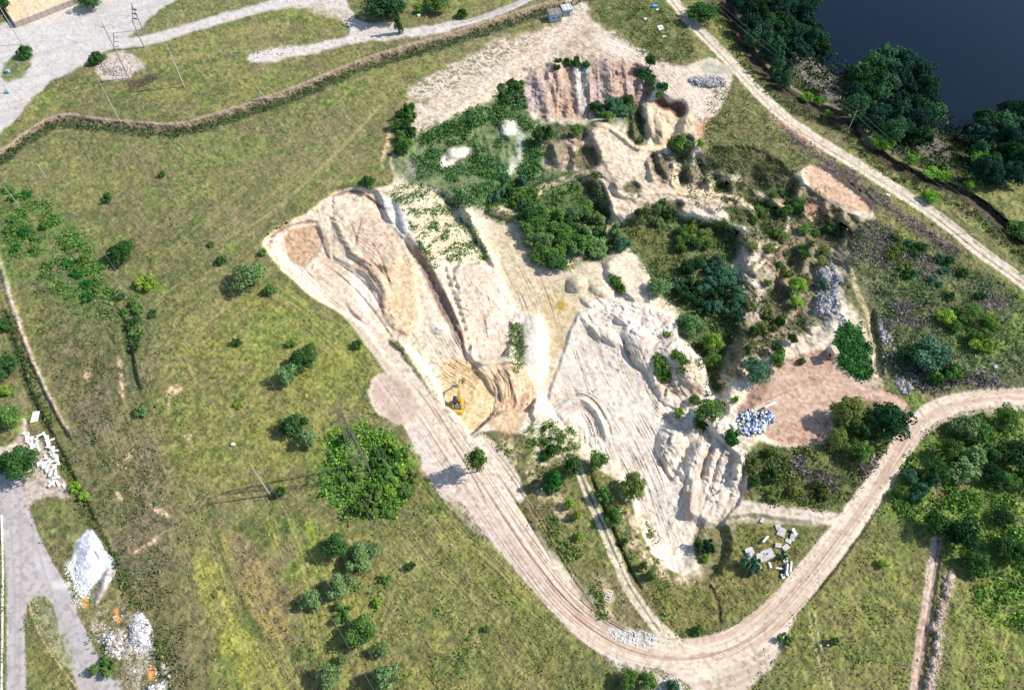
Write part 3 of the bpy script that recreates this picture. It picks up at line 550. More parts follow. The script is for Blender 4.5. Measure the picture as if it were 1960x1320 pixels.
# ------------------------------------------------------------------ haul road
HR = [(655,575),(700,628),(750,690),(800,760),(850,840),(905,910),(960,990),(1015,1070),(1075,1150),(1140,1210),(1220,1250),(1310,1262),(1400,1245),(1480,1190),(1550,1110),(1610,1030),(1660,960),(1710,880),(1750,810),(1800,775),(1880,762),(1960,760),(2130,764)]
HRm = lmask([(655,575),(700,628),(750,690),(800,760),(850,840)], 15, 3, 1.5, w2=30)
HRm = np.maximum(HRm, lmask([(840,820),(905,915),(955,990),(1015,1065),(1080,1140),(1140,1205),(1220,1248)], 44, 2.5, 1.5, w2=34))
HRm = np.maximum(HRm, lmask([(1140,1205),(1220,1244),(1310,1256),(1400,1238),(1480,1180),(1550,1100),(1610,1025),(1665,950)], 32, 2, 1.2, w2=27))
HRm = np.maximum(HRm, lmask([(1640,985),(1665,950),(1710,880),(1755,810),(1800,778),(1880,762),(1960,758),(2130,760)], 26, 2, 1.2, w2=14))
HRm = np.maximum(HRm, mask([(705,735),(735,705),(790,745),(830,800),(870,850),(900,840),(930,825),(990,900),(1010,960),(960,960),(900,960),(850,960),(825,920),(800,870),(780,820),(740,800),(710,780)], 4, 3))
HRm = np.maximum(HRm, mask([(1220,1270),(1400,1270),(1480,1200),(1530,1150),(1490,1260),(1420,1330),(1400,1422),(1330,1422),(1330,1320),(1290,1290)], 4, 3))
paint(HRm, pal((231,211,187),(240,223,202),(214,192,168))); label(HRm, 1); GRASSM *= 1 - HRm
Z = Z * (1 - HRm) + np.where(V < 700, Z, fbm(X0 * .02, Y0 * .02, 2, 9) * 1.0 - .5) * HRm
paint(mask([(708,735),(735,708),(790,750),(800,790),(770,820),(735,800)], 8, 4), pal((198,172,154),(210,186,168),(182,156,138)), .8)
paint(mask([(770,800),(850,850),(1000,1050),(1080,1150),(1040,1130),(940,1040),(850,960),(800,880)], 10, 5), pal((222,206,192),(232,218,206),(200,182,166)), .75)
paint(mask([(1330,1422),(1340,1300),(1500,1230),(1420,1330),(1400,1422)], 14, 6), pal((196,180,156),(210,194,172),(164,154,122)), .8)
paint(lmask([(1760,835),(1820,795),(1900,786),(1960,782)], 5, 3, 2), pal((222,210,198),(190,178,168)), .7)
_streaks(HRm, HR, lam=.13, stretch=.004, amp=.05, tint=(192,162,138), tamt=.4, seed=101, band=90)
_streaks(HRm, HR, lam=.30, stretch=.003, amp=.035, tint=(240,220,204), tamt=.35, seed=102, band=90)
for k, o in enumerate((-14, -9, 2, 7, 20)):
    pts = [(a + o * .8, b - o * .3) for a, b in HR[6:19]]
    paint(lmask(pts, 1.3, 1, .8), (168,134,114), .45)
for pts in ([(930,850),(990,930),(1050,1030),(1110,1130),(1150,1180)],[(940,850),(1000,932),(1058,1030),(1116,1125)],[(950,905),(1000,980),(1060,1080)],[(905,900),(960,985),(1010,1060),(1090,1160),(1180,1220)],[(860,840),(900,905),(930,960)],[(830,780),(860,830),(890,870)],[(790,735),(830,790),(865,845)]):
    ridge(pts, 3, -.22); paint(lmask(pts, 1.5, 1, .6), (172,136,114), .6)
for r_ in (52, 60, 68, 76):
    pts = [(768 + r_ * math.cos(t) * .8, 770 + r_ * math.sin(t) * .9 - 10) for t in np.linspace(-1.9, .9, 9)]
    paint(lmask(pts, 1.2, 1, .6) * HRm, (228,208,190), .5)
# lower edge embankment shade line and grassy verge kept natural
ridge([(1530,1170),(1600,1085),(1660,1000),(1715,915),(1760,845)], 6, -.8)
m = lmask([(1100,880),(1120,930),(1145,990),(1175,1060),(1200,1120),(1240,1180),(1285,1225),(1310,1245)], 8, 2, 2, w2=13); GM = m
paint(m, pal((226,208,182),(236,220,196),(204,186,156))); label(m, 7); GRASSM *= 1 - m
c_ = lmask([(1100,880),(1120,930),(1147,990),(1177,1060),(1203,1120),(1243,1180),(1262,1205)], 2.2, 1.5, 2); paint(c_, GR_DARK, .85)
ridge([(1122,890),(1150,960),(1180,1030),(1205,1090),(1235,1140)], 5, -1.0)
paint(lmask([(1126,900),(1152,960),(1182,1030),(1207,1090),(1235,1140)], 3, 2, 2), (110,98,74), .8)
# double wheel rut, lower right
for o in (0, 11):
    pts = [(1548 + o, 1170), (1556 + o, 1220), (1572 + o, 1280), (1588 + o, 1340), (1596 + o, 1422)]
    m = lmask(pts, 2, 1.2, .8); paint(m, (184,180,146), .75)
ridge([(1790,930),(1793,980),(1797,1040)], 4, -.8); paint(lmask([(1790,900),(1793,980),(1797,1040)], 3, 2, 2), (170,140,110), .6)
paint(lmask([(1797,960),(1840,930),(1880,900)], 5, 4, 4), (156,134,100), .6)
m = lmask([(a - 4, b) for a, b in TR], 10, 2, 1.5); paint(m, pal((206,180,160),(218,196,178),(176,150,132))); label(m, 11); GRASSM *= 1 - m
paint(lmask([(a + 1, b) for a, b in TR], 2.2, 1, .6), (124,96,84), .7)
for k, (a, b, r) in enumerate(((1816,1120,11),(1812,1135,9),(1805,1160,9),(1803,1175,9),(1800,1190,8),(1790,1200,10),(1797,1215,9),(1794,1232,9),(1796,1250,8),(1786,1262,8),(1788,1276,8),(1782,1292,9),(1780,1306,8),(1776,1322,9),(1774,1345,9),(1770,1370,9),(1820,1105,8))):
    r = r + 2; m = mask([(a - r, b), (a, b - r), (a + r, b), (a, b + r)], 2.5, 3, 2); paint(m, pal((200,172,156),(214,190,174),(168,140,126))); label(m, 11); GRASSM *= 1 - m
# banks by the rutted track
SB = [(1010,815),(1060,800),(1100,830),(1115,870),(1105,900),(1060,870),(1040,900),(1010,870)]
paint(mask(SB, 6, 6), pal((228,210,180),(238,222,196),(150,152,100)), .9); GRASSM *= 1 - .7 * mask(SB, 6, 6)
m = mask([(940,820),(1000,860),(1040,910),(1080,960),(1100,1010),(1060,990),(1010,920),(960,870)], 6, 6); paint(spot(m, N_med, .35, .6), pal((216,194,162),(228,208,180),(160,150,110)), .8)
m = mask([(1180,930),(1230,950),(1245,1020),(1270,1080),(1330,1110),(1290,1120),(1230,1090),(1190,1020)], 8, 7); paint(spot(m, N_med, .38, .58), pal((222,200,170),(232,212,186),(170,154,116)), .85)
m = mask([(1000,1000),(1090,1000),(1150,1090),(1190,1180),(1210,1230),(1150,1190),(1100,1120),(1040,1040)], 8, 6); paint(m, pal((118,120,78),(140,136,94),(92,100,60)), .7)
m = mask([(1130,1090),(1170,1110),(1180,1180),(1150,1180)], 8, 6); paint(spot(m, N_med, .4, .55), (214,190,160), .8)
m = mask([(1160,1200),(1240,1205),(1270,1238),(1220,1238),(1180,1222)], 5, 5); paint(m, pal((214,208,200),(228,222,214),(160,156,146)), .85)
m = mask([(1155,1245),(1200,1262),(1280,1280),(1320,1330),(1330,1422),(1200,1422),(1240,1300),(1170,1270)], 6, 6); paint(m, pal((206,194,180),(220,210,198),(150,146,120)), .8)
m = mask([(1320,1010),(1420,990),(1540,1010),(1530,1060),(1440,1180),(1330,1215),(1270,1190),(1220,1100),(1340,1130)], 14, 8); paint(m, pal((124,122,74),(150,144,86),(92,98,58)), .75)
paint(lmask([(1352,1110),(1375,1150),(1380,1200)], 5, 3, 2), (116,100,80), .7); ridge([(1352,1110),(1375,1150),(1378,1200)], 6, -.45)  # shade line of the bank painted dark along the groove
# chalk and rubble heaps, lower left
m = mask([(172,1008),(190,1030),(196,1050),(214,1066),(218,1082),(205,1095),(188,1112),(172,1130),(160,1150),(145,1120),(132,1095),(138,1060),(150,1030)], 3, 3); paint(m, pal((240,240,242),(248,248,250),(214,214,220))); label(m, 15); paint(spot(mask([(118,1080),(150,1060),(172,1120),(160,1170),(130,1130)], 8, 8), N_med, .35, .6), (236,234,232), .7)
m = mask([(218,1082),(224,1090),(212,1110),(195,1145),(182,1162),(175,1150),(185,1120),(205,1092)], 2.5, 2); paint(m, pal((206,190,182),(218,204,196),(176,162,154))); label(m, 16)
m = mask([(262,1165),(278,1172),(292,1205),(298,1230),(280,1250),(255,1245),(240,1225),(250,1190)], 3, 4); paint(m, pal((226,224,228),(242,240,244),(160,158,166))); label(m, 17)
paint(spot(mask([(170,1170),(240,1150),(300,1240),(330,1340),(240,1340),(190,1260)], 14, 10), N_med, .4, .6), pal((176,166,158),(200,192,184),(136,128,112)), .75)
m = mask([(180,1205),(230,1195),(245,1240),(240,1262),(215,1262),(185,1230)], 6, 5); paint(m, pal((170,156,150),(190,176,168),(132,122,118)), .9)
m = mask([(300,1265),(322,1270),(320,1290),(306,1290)], 3, 3); paint(m, GREYR); m = mask([(290,1310),(325,1298),(332,1330),(300,1422),(270,1360)], 4, 4); paint(m, pal((196,188,184),(214,208,204),(130,126,122)), .9)
for p in ([(212,1165),(228,1160),(226,1180),(240,1182),(220,1195)],[(280,1275),(300,1265),(302,1295),(284,1302)],[(150,1140),(165,1135),(172,1160),(160,1170)]):
    paint(mask(p, 2.5, 2), pal((222,164,96),(230,180,116),(196,138,80)), .85)
m = mask([(190,122),(215,108),(248,118),(262,135),(240,152),(200,150),(184,138)], 4, 3); paint(m, pal((214,196,178),(230,214,196),(160,142,126)), .9); label(m, 18)
m = mask([(1314,152),(1340,145),(1380,145),(1392,160),(1370,168),(1330,166)], 3, 3); paint(m, pal((176,172,170),(202,196,192),(120,114,112)), .9); label(m, 19)
paint(mask([(1370,122),(1410,125),(1405,150),(1370,142),(1345,140),(1345,120)], 6, 5), pal((160,166,140),(184,184,164)), .7)
_m = mask([(1620,425),(1690,415),(1720,500),(1712,640),(1715,745),(1688,740),(1676,700),(1664,640),(1640,590),(1612,560),(1618,490)], 9, 8) * (LAB != 12); paint(_m, pal((104,110,80),(130,130,100),(80,92,62)), .95); paint(lmask([(1625,500),(1640,560),(1662,600),(1672,660),(1688,740)], 4, 2, 2), pal((204,186,154),(216,200,170),(166,154,116)), .85); GRASSM = np.maximum(GRASSM, _m)
paint(spot(mask([(1400,335),(1540,345),(1640,430),(1610,520),(1560,640),(1450,670),(1400,740),(1400,640),(1430,560)], 14, 10), N_med, .42, .58), pal((116,108,80),(138,124,96),(92,96,62)), .8)
paint(spot(mask([(1190,200),(1235,200),(1240,290),(1210,290)], 6, 5), N_med, .3, .5), pal((112,104,76),(134,122,92),(86,92,58)), .85)
paint(mask([(425,1010),(470,1020),(520,1110),(560,1225),(520,1235),(460,1150),(428,1070)], 6, 5), pal((150,134,104),(166,152,92),(126,114,96)), .75)
paint(lmask([(418,1020),(428,1080),(460,1150),(505,1225)], 5, 3, 3), pal((76,96,54),(92,108,62)), .85)  # shadow line left of the brownish patch, painted dark
m = mask([(618,850),(660,815),(720,812),(775,860),(792,910),(768,985),(700,992),(635,975),(610,910)], 10, 8); paint(m, pal((96,134,60),(124,158,68),(72,108,50)), .9)
m = mask([(1300,300),(1345,285),(1400,330),(1440,380),(1400,395),(1340,375)], 10, 8); paint(spot(m, N_med, .3, .55), pal((110,104,78),(134,126,96),(84,88,60)), .85)
m = mask([(1040,262),(1140,270),(1150,330),(1130,335),(1050,325)], 8, 6); paint(spot(m, N_big, .35, .55), pal((122,112,86),(142,128,102),(88,96,62)), .7)
# scattered turf and stones inside bare sand
# north-east broken ground: vegetated hollows between sandy crests
HOLLOWS = ([(1045,238),(1110,236),(1130,260),(1060,272),(1030,262)],[(1100,282),(1145,280),(1146,325),(1095,325)],[(1200,212),(1232,215),(1238,272),(1222,280),(1200,255)],[(1240,292),(1274,290),(1284,345),(1254,336)],[(1275,262),(1330,258),(1322,300),(1300,322),(1280,290)],[(1300,312),(1316,305),(1322,350),(1303,355)],[(1338,288),(1420,275),(1480,300),(1545,362),(1500,385),(1440,362),(1400,338),(1352,322)],[(1122,336),(1150,332),(1172,395),(1165,432),(1140,405)],[(1192,350),(1225,350),(1230,374),(1196,378)],[(1366,346),(1394,346),(1390,374),(1368,370)],[(1402,342),(1436,352),(1450,400),(1420,388)],[(1440,378),(1500,400),(1505,460),(1450,452)],[(1255,386),(1310,384),(1300,410),(1260,412)],[(1380,388),(1440,402),(1452,442),(1400,432)],[(1540,420),(1602,430),(1612,470),(1560,482)],[(1450,560),(1500,540),(1520,600),(1470,640)],[(1500,470),(1540,480),(1535,520),(1505,520)])
HOLM = np.zeros_like(U)
for p in HOLLOWS:
    m = mask(p, 5, 5); HOLM = np.maximum(HOLM, m)
ZH = fbm(X0 * .3, Y0 * .3, 3, 171)
Z -= (HOLM * (.5 + .9 * ZH)).astype(np.float32)
paint(HOLM, pal((104,100,74),(126,116,88),(76,84,56)), .88); paint(spot(HOLM, N_big, .5, .6), pal((92,108,62),(112,126,70),(70,88,52)), .7)
for pts, w_ in (([(1146,236),(1180,252),(1216,284),(1240,284),(1262,292)], 5), ([(1150,345),(1190,379),(1250,366),(1330,374),(1400,372),(1442,398)], 5), ([(1150,340),(1172,385),(1176,420),(1166,442)], 4), ([(1330,374),(1368,348),(1412,337)], 4), ([(1290,295),(1292,330),(1284,352),(1300,362)], 4), ([(1345,300),(1352,330),(1360,366)], 4), ([(1455,372),(1490,392),(1530,400),(1560,425)], 3), ([(1505,390),(1510,430),(1480,480),(1440,520)], 4)):
    ridge(pts, w_ + 2, .8); paint(lmask(pts, w_, 3, 3), SANDY, .85)
for pts in ([(520,452),(545,434),(585,424),(606,424)], [(640,375),(665,366),(690,366),(712,384),(735,400)]):
    ridge(pts, 4, -.7); paint(lmask(pts, 2.6, 1.2, 1.5), pal((150,120,100),(170,140,118),(128,102,86)), .85)  # thin shadows under the rim scarp painted as brown lines
# bucket sized slumps and spill fans, irregular and without direction
for (p, sc_, a_) in ((WPM, .35, .55), (tw, .35, .5), (WF, .3, .35)):
    n_ = fbm(X0 * sc_ + 3 * (N_big - .5), Y0 * sc_, 4, 351); Z += (p * (1 - np.abs(n_ - .5) * 7).clip(0, 1) * a_ * .5 * sst((N_big - .35) * 4)).astype(np.float32)
# crisp tracks and small scarps left by machines
krng = random.Random(31)
def tracks(guide, n, spread, w=(1.5, 2.4), dep=.3, tint=(176,146,122), amt=.55, cut=(.2, .6), pair=4.5, area=None):
    global Z
    g = chaikin(guide, 2, False); d = np.gradient(g, axis=0); nr = np.stack([-d[:, 1], d[:, 0]], 1); nr /= np.linalg.norm(nr, axis=1, keepdims=True) + 1e-9
    for _ in range(n):
        o = krng.uniform(-spread, spread); L_ = krng.uniform(*cut); a = krng.uniform(0, 1 - L_ * .8); i0 = int(a * (len(g) - 1)); i1 = max(i0 + 3, int(min(1, a + L_) * (len(g) - 1)))
        wob = krng.uniform(-.12, .12); pp = g[i0:i1 + 1] + nr[i0:i1 + 1] * (o + np.linspace(0, 1, len(g[i0:i1 + 1]))[:, None] * wob * spread)
        if len(pp) < 2: continue
        ww = krng.uniform(*w)
        for q in ((0, pair) if krng.random() < .5 else (0,)):
            p2 = pp + nr[i0:i1 + 1][:len(pp)] * q
            b, dd, sg, arc, s = linefield(p2, ww + 3, 0)
            k = sst(1 - dd / ww) * sst(np.minimum(arc, s - arc) / (s * .2 + 1)) * (1 if area is None else area[b]); h = krng.uniform(.5, 1) * dep
            Z[b] -= h * k; Z[b] += .5 * h * sst(1 - np.abs(dd - ww * 1.3) / (ww * .7)) * (k > -1) * (dd > ww * .7) * sst(np.minimum(arc, s - arc) / (s * .2 + 1)) * (1 if area is None else area[b])
            kk = (k * amt * krng.uniform(.5, 1))[..., None]; ALB[b] = ALB[b] * (1 - kk) + A(*tint) * kk
def ledges(m, scale, h, lev=6, seed=300, tint=None):
    global Z
    n = fbm(X0 * scale, Y0 * scale, 4, seed) * lev; f = n - np.floor(n)
    Z += (m * h * (sst((f - .42) / .16) - f)).astype(np.float32)
WFd = WF * (1 - HRm) if 'HRm' in globals() else WF
tracks([(1120,590),(1150,700),(1200,800),(1250,900),(1290,1000),(1310,1090)], 52, 95, dep=.17, tint=(214,194,170), amt=.6, cut=(.08, .3), area=WF * sst((N_big - .3) * 5))
tracks([(1045,790),(1080,764),(1125,768),(1152,808),(1160,860)], 16, 22, dep=.3, tint=(204,182,160), cut=(.3, .8), area=WF)
tracks([(1180,800),(1240,900),(1270,1000),(1290,1080)], 16, 30, dep=.13, tint=(214,196,174), cut=(.12, .4), area=WF)
tracks([(1300,640),(1260,700),(1300,780),(1370,800),(1350,900),(1320,1000)], 24, 46, dep=.22, tint=(190,164,140), cut=(.1, .3), area=WF)
PLAT = mask([(725,470),(785,490),(806,530),(808,600),(790,640),(765,645),(735,605),(722,540)], 8, 4); WPT = WPM * (1 - .85 * PLAT) * sst((N_big - .32) * 5)
tracks([(620,500),(680,530),(730,600),(790,690)], 26, 34, dep=.16, tint=(192,162,136), cut=(.08, .3), area=WPT)
tracks([(640,450),(700,480),(740,540),(738,600)], 24, 24, dep=.17, tint=(188,154,128), cut=(.1, .4), area=WPT)
tracks([(560,500),(620,560),(690,620)], 14, 22, dep=.16, tint=(190,162,138), cut=(.1, .35), area=WPT)
tracks([(690,380),(740,440),(790,520),(800,600)], 10, 34, dep=.12, tint=(196,164,136), cut=(.15, .4), area=WPM)
tracks([(820,560),(860,640),(900,700)], 14, 36, dep=.16, tint=(200,174,148), cut=(.1, .35), area=WPT)
tracks([(900,520),(930,590),(945,690)], 18, 38, dep=.2, tint=(196,170,146), cut=(.1, .3), area=tw)
tracks([(955,700),(985,740),(970,820)], 22, 34, dep=.26, tint=(188,156,126), cut=(.2, .5), area=WPM)
tracks([(850,700),(880,720),(915,740)], 16, 24, dep=.2, tint=(196,162,120), cut=(.3, .6), area=WPM)
tracks([(960,430),(1000,500),(1040,580),(1060,680)], 26, 40, dep=.12, tint=(196,172,140), amt=.4, cut=(.2, .5))
tracks([(800,745),(870,850),(940,960),(1010,1065),(1090,1165),(1200,1240),(1310,1255),(1400,1240),(1480,1180),(1560,1090),(1640,985)], 46, 30, w=(1.3, 2.0), dep=.12, tint=(188,152,128), amt=.6, cut=(.08, .3), area=HRm)
tracks([(1640,985),(1700,890),(1760,810),(1860,770),(2000,762)], 12, 16, w=(1.3, 2.0), dep=.1, tint=(190,156,132), amt=.6, cut=(.2, .6), area=HRm)
tracks([(1450,780),(1520,745),(1610,735),(1720,775)], 26, 44, w=(1.3, 2.0), dep=.1, tint=(186,148,124), amt=.6, cut=(.2, .5))
tracks([(860,220),(960,130),(1080,70),(1110,0)], 22, 40, dep=.08, tint=(196,170,146), amt=.5, cut=(.2, .5))
tracks([(1120,60),(1220,110),(1300,170),(1320,220)], 16, 22, dep=.1, tint=(204,180,158), amt=.5, cut=(.2, .5))
for p in ([(858,502),(868,530),(878,562),(886,590),(892,620)],):
    pass
# notched spoil teeth
for k in range(7):
    u_, v_ = 636 + k * 6, 418 + k * 11; ridge([(u_ - 5, v_), (u_ + 5, v_ + 3)], 3.2, -.8, taper=False); paint(lmask([(u_ - 4, v_ + 1), (u_ + 5, v_ + 4)], 2.2, 1, .6), (150,116,94), .6)
lm1 = mask([(1240,640),(1300,640),(1350,690),(1358,740),(1400,790),(1432,905),(1415,960),(1330,960),(1262,900),(1262,820),(1250,740)], 12, 5)
ledges(lm1, .16, .9, 5, 301)
ledges(mask([(1120,575),(1190,560),(1300,610),(1290,650),(1180,640),(1120,620)], 10, 5), .2, .6, 5, 302)
_flat = 1 - mask([(1120,238),(1225,262),(1240,345),(1330,362),(1425,395),(1300,402),(1180,402),(1130,330)], 8, 4)
ledges(_flat * mask([(1030,255),(1240,230),(1440,360),(1640,420),(1600,520),(1560,640),(1440,680),(1400,600),(1400,430),(1180,410),(1130,330)], 16, 6), .13, 1.1, 5, 303)
ledges(DSm if 'DSm' in globals() else mask(DS, 4, 3), .16, .5, 5, 304)
ledges(mask([(499,470),(600,398),(655,360),(722,362),(735,400),(700,385),(640,395),(600,425),(540,440),(520,480)], 4, 3), .22, .6, 4, 305)
paint(spot(lm1, fbm(X0 * .6, Y0 * .6, 3, 311), .55, .68), (206,184,160), .5)
# mown and driven lines over the meadows: colour of the turf only
gm = GRASSM * (LAB == 0)
for gd, n, sp, tn in (([(790,900),(860,1010),(970,1120),(1090,1230),(1190,1350)], 60, 110, (176,168,116)), ([(700,920),(780,1040),(900,1170),(1000,1320)], 46, 110, (96,106,62)), ([(520,540),(600,600),(690,690),(720,760)], 26, 34, (98,112,60)), ([(520,540),(600,600),(690,690)], 18, 34, (182,178,112)), ([(300,600),(460,480),(600,360),(740,220)], 34, 90, (170,158,116)), ([(300,640),(460,520),(600,390)], 26, 90, (98,108,68)), ([(560,960),(600,1080),(640,1240),(660,1400)], 34, 60, (180,180,92)), ([(400,1020),(450,1140),(540,1290),(600,1422)], 30, 40, (186,184,96)), ([(1620,1120),(1560,1240),(1500,1400)], 26, 110, (168,164,104)), ([(1900,1100),(1860,1250),(1840,1422)], 26, 70, (164,170,92)), ([(240,740),(300,900),(380,1080)], 30, 60, (166,150,120)), ([(100,140),(300,100),(600,60)], 16, 40, (166,160,112))):
    tracks(gd, n, sp, w=(1.8, 4.5), dep=.04, tint=tn, amt=.5, cut=(.08, .3), pair=7, area=gm)
paint(mask([(583,985),(600,1000),(612,1060),(606,1110),(592,1070)], 6, 4) * gm, pal((150,168,74),(166,180,80),(120,146,62)), .6)
paint(mask([(440,1020),(500,1040),(560,1200),(540,1235),(480,1160)], 14, 9) * spot(1, N_med, .3, .6), pal((158,140,116),(172,154,96),(126,114,94)), .6)
bare = (1 - GRASSM)
paint(spot(bare * (LAB != 4), fbm(X0 * .9, Y0 * .9, 2, 121), .74, .84), (150,140,96), .5)

# ------------------------------------------------------------------ fine relief, then the sheet itself
rough = mask([(980,165),(1060,116),(1260,150),(1400,330),(1560,350),(1660,430),(1600,640),(1400,760),(1400,600),(1180,420),(1000,330),(780,330),(800,262)], 20, 8)
rough = rough * (1 - .8 * mask([(1120,238),(1225,262),(1240,345),(1330,362),(1425,395),(1300,402),(1180,402),(1130,330)], 8, 4))
Z += (rough * (1 - HRm) * (fbm(X0 * .22, Y0 * .22, 4, 131) - .5) * 1.4).astype(np.float32)
Z += (rough * (np.abs(fbm(X0 * .4, Y0 * .12, 3, 133) - .5) * -1.6)).astype(np.float32)
hp = np.maximum(np.maximum(mask([(1230,650),(1400,700),(1440,900),(1400,1000),(1330,1000),(1260,860)], 12, 4), 0), mask([(1150,580),(1300,600),(1290,640),(1180,640)], 10, 4))
Z += (hp * (fbm(X0 * .35, Y0 * .35, 4, 135) - .5) * 1.3).astype(np.float32)
edge = sst(np.minimum(np.minimum(U + 150, 2112 - U), np.minimum(V + 100, 1422 - V)) / 60)
Z = (Z * np.where((U > 1400) & (V < 260), 1, edge) - .0).astype(np.float32)
_g = (GRASSM * np.isin(LAB, (0, 5, 14)))[..., None]
ALB *= 1 + _g * (((N_st - .5) * .6 + (N_white - .5) * .26)[..., None])
ALB *= 1 + _g * (np.array([1.0, .98, .86], np.float32) - 1)
# keep every wall that faces the camera at or below vertical
tx = (U - 980) / F; bb = (660 - V) / F
TX = tx / (CT - bb * ST); TY = (bb * CT + ST) / (CT - bb * ST)
def box(a, r):
    for ax in (0, 1):
        c = np.cumsum(np.pad(a, [(r + 1, r) if k == ax else (0, 0) for k in (0, 1)], mode='edge'), axis=ax, dtype=np.float64)
        a = (np.take(c, range(2 * r + 1, c.shape[ax]), ax) - np.take(c, range(0, c.shape[ax] - 2 * r - 1), ax)) / (2 * r + 1)
    return a.astype(np.float32)
for it in range(80):                                       # ease walls that would overhang towards the camera or sideways
    y = (H - Z) * TY; x = (H - Z) * TX
    bad = np.zeros(Z.shape, np.float32)
    bad[:-1][(y[:-1] - y[1:]) < .12 * (Y0[:-1] - Y0[1:])] = 1
    bad[:, :-1][(x[:, 1:] - x[:, :-1]) < .12 * (X0[:, 1:] - X0[:, :-1])] = 1
    k = np.clip(box(bad, 3) * 5, 0, 1)
    if bad.sum() < 50: break
    Z = Z * (1 - k) + box(Z, 2 if it < 20 else 3) * k
print("walls eased", it, int(bad.sum()))
Z += (GRASSM * ((N_fine - .5) * .34 + (N_med - .5) * .5 + (N_white - .5) * .16 + (N_st - .5) * .22)).astype(np.float32)
bareq = (1 - GRASSM) * (LAB != 4) * (LAB != 2)
Z += (bareq * (1 - .8 * HRm) * ((N_fine - .5) * .16 + (N_med - .5) * .35 + (N_white - .5) * .04)).astype(np.float32)
yp = (H - Z[-1]) * TY[-1]
for i in range(NV - 2, -1, -1):
    y = (H - Z[i]) * TY[i]; need = yp + .03
    y = np.maximum(y, need); Z[i] = H - y / TY[i]; yp = y
PX = ((H - Z) * TX).astype(np.float32); PY = ((H - Z) * TY).astype(np.float32)

def sample(arr, u, v):
    fu = np.clip((np.asarray(u, float) - us[0]) / STEP, 0, NU - 1.001); fv = np.clip((np.asarray(v, float) - vs[0]) / STEP, 0, NV - 1.001)
    j = fu.astype(int); i = fv.astype(int); a = fu - j; b = fv - i
    return (arr[i, j] * (1 - a) + arr[i, j + 1] * a) * (1 - b) + (arr[i + 1, j] * (1 - a) + arr[i + 1, j + 1] * a) * b
def ground(u, v):
    return float(sample(PX, u, v)), float(sample(PY, u, v)), float(sample(Z, u, v))

def prop(o, **k):
    for a, b in k.items(): o[a] = b
    return o
def link(o): COL.objects.link(o); return o

# soil material: per-point albedo of the ground, broken up by noise finer than the sheet
mat_ground = bpy.data.materials.new("soil_and_turf"); mat_ground.use_nodes = True
t = mat_ground.node_tree; bs = t.nodes["Principled BSDF"]; bs.inputs["Roughness"].default_value = .95
bs.inputs["Specular IOR Level"].default_value = .15
at = t.nodes.new("ShaderNodeAttribute"); at.attribute_name = "albedo"
geo = t.nodes.new("ShaderNodeNewGeometry")
n1 = t.nodes.new("ShaderNodeTexNoise"); n1.inputs["Scale"].default_value = 4.0; n1.inputs["Detail"].default_value = 3
n2 = t.nodes.new("ShaderNodeTexNoise"); n2.inputs["Scale"].default_value = .9; n2.inputs["Detail"].default_value = 4
mr = t.nodes.new("ShaderNodeMapRange"); mr.inputs[1].default_value = .25; mr.inputs[2].default_value = .75; mr.inputs[3].default_value = .87; mr.inputs[4].default_value = 1.14
mr2 = t.nodes.new("ShaderNodeMapRange"); mr2.inputs[1].default_value = .3; mr2.inputs[2].default_value = .7; mr2.inputs[3].default_value = .88; mr2.inputs[4].default_value = 1.12
mu = t.nodes.new("ShaderNodeMath"); mu.operation = 'MULTIPLY'
vm = t.nodes.new("ShaderNodeVectorMath"); vm.operation = 'SCALE'
L = t.links.new
L(geo.outputs["Position"], n1.inputs["Vector"]); L(geo.outputs["Position"], n2.inputs["Vector"])
L(n1.outputs["Fac"], mr.inputs[0]); L(n2.outputs["Fac"], mr2.inputs[0]); L(mr.outputs[0], mu.inputs[0]); L(mr2.outputs[0], mu.inputs[1])
mixd = t.nodes.new('ShaderNodeMix'); mixd.inputs[2].default_value = 1.0; L(at.outputs['Alpha'], mixd.inputs[0]); L(mu.outputs[0], mixd.inputs[3])
L(at.outputs["Color"], vm.inputs[0]); L(mixd.outputs[0], vm.inputs["Scale"]); L(vm.outputs[0], bs.inputs["Base Color"])
bp = t.nodes.new("ShaderNodeBump"); bp.inputs["Distance"].default_value = .08; bp.inputs["Strength"].default_value = .45
mh = t.nodes.new('ShaderNodeMath'); mh.operation = 'MULTIPLY'; L(at.outputs['Alpha'], mh.inputs[0]); L(n1.outputs['Fac'], mh.inputs[1]); L(mh.outputs[0], bp.inputs['Height']); L(bp.outputs[0], bs.inputs["Normal"])

# the asphalt and the clay sink hole keep their own labels; partition faces
NAMES = {0: ("ground", "structure"), 1: ("dirt_road", "structure"), 2: ("gravel_road", "structure"), 3: ("sandy_road", "structure"), 4: ("asphalt_road", "structure"),
         5: ("quarry_floor", "structure"), 6: ("footpath", "structure"), 7: ("rutted_track", "structure"), 8: ("clay_slope", "structure"), 9: ("sand_fill", "structure"),
         10: ("ditch", "structure"), 11: ("trench", "structure"), 12: ("clay_terrace", "structure"), 13: ("sandy_yard", "structure"), 14: ("lake_shore", "structure"),
         15: ("chalk_heap", "bright white heap of chalky powder beside the fork of the left asphalt road", "heap"),
         16: ("spoil_heap", "long pinkish grey ridge of spoil leaning against the white chalk heap", "heap"),
         17: ("rubble_heap", "white and grey heap of broken rubble below the orange scraps by the left road", "heap"),
         18: ("gravel_heap", "low pale gravel heap at the foot of the leaning power pole, upper left", "heap"),
         19: ("stone_heap", "low grey heap of broken stone between the sandy fork and the right hand road", "heap")}
nx = np.zeros((NV, NU, 3), np.float32)
P = np.stack([PX, PY, Z], -1)
du = np.empty_like(P); du[:, 1:-1] = P[:, 2:] - P[:, :-2]; du[:, 0] = P[:, 1] - P[:, 0]; du[:, -1] = P[:, -1] - P[:, -2]
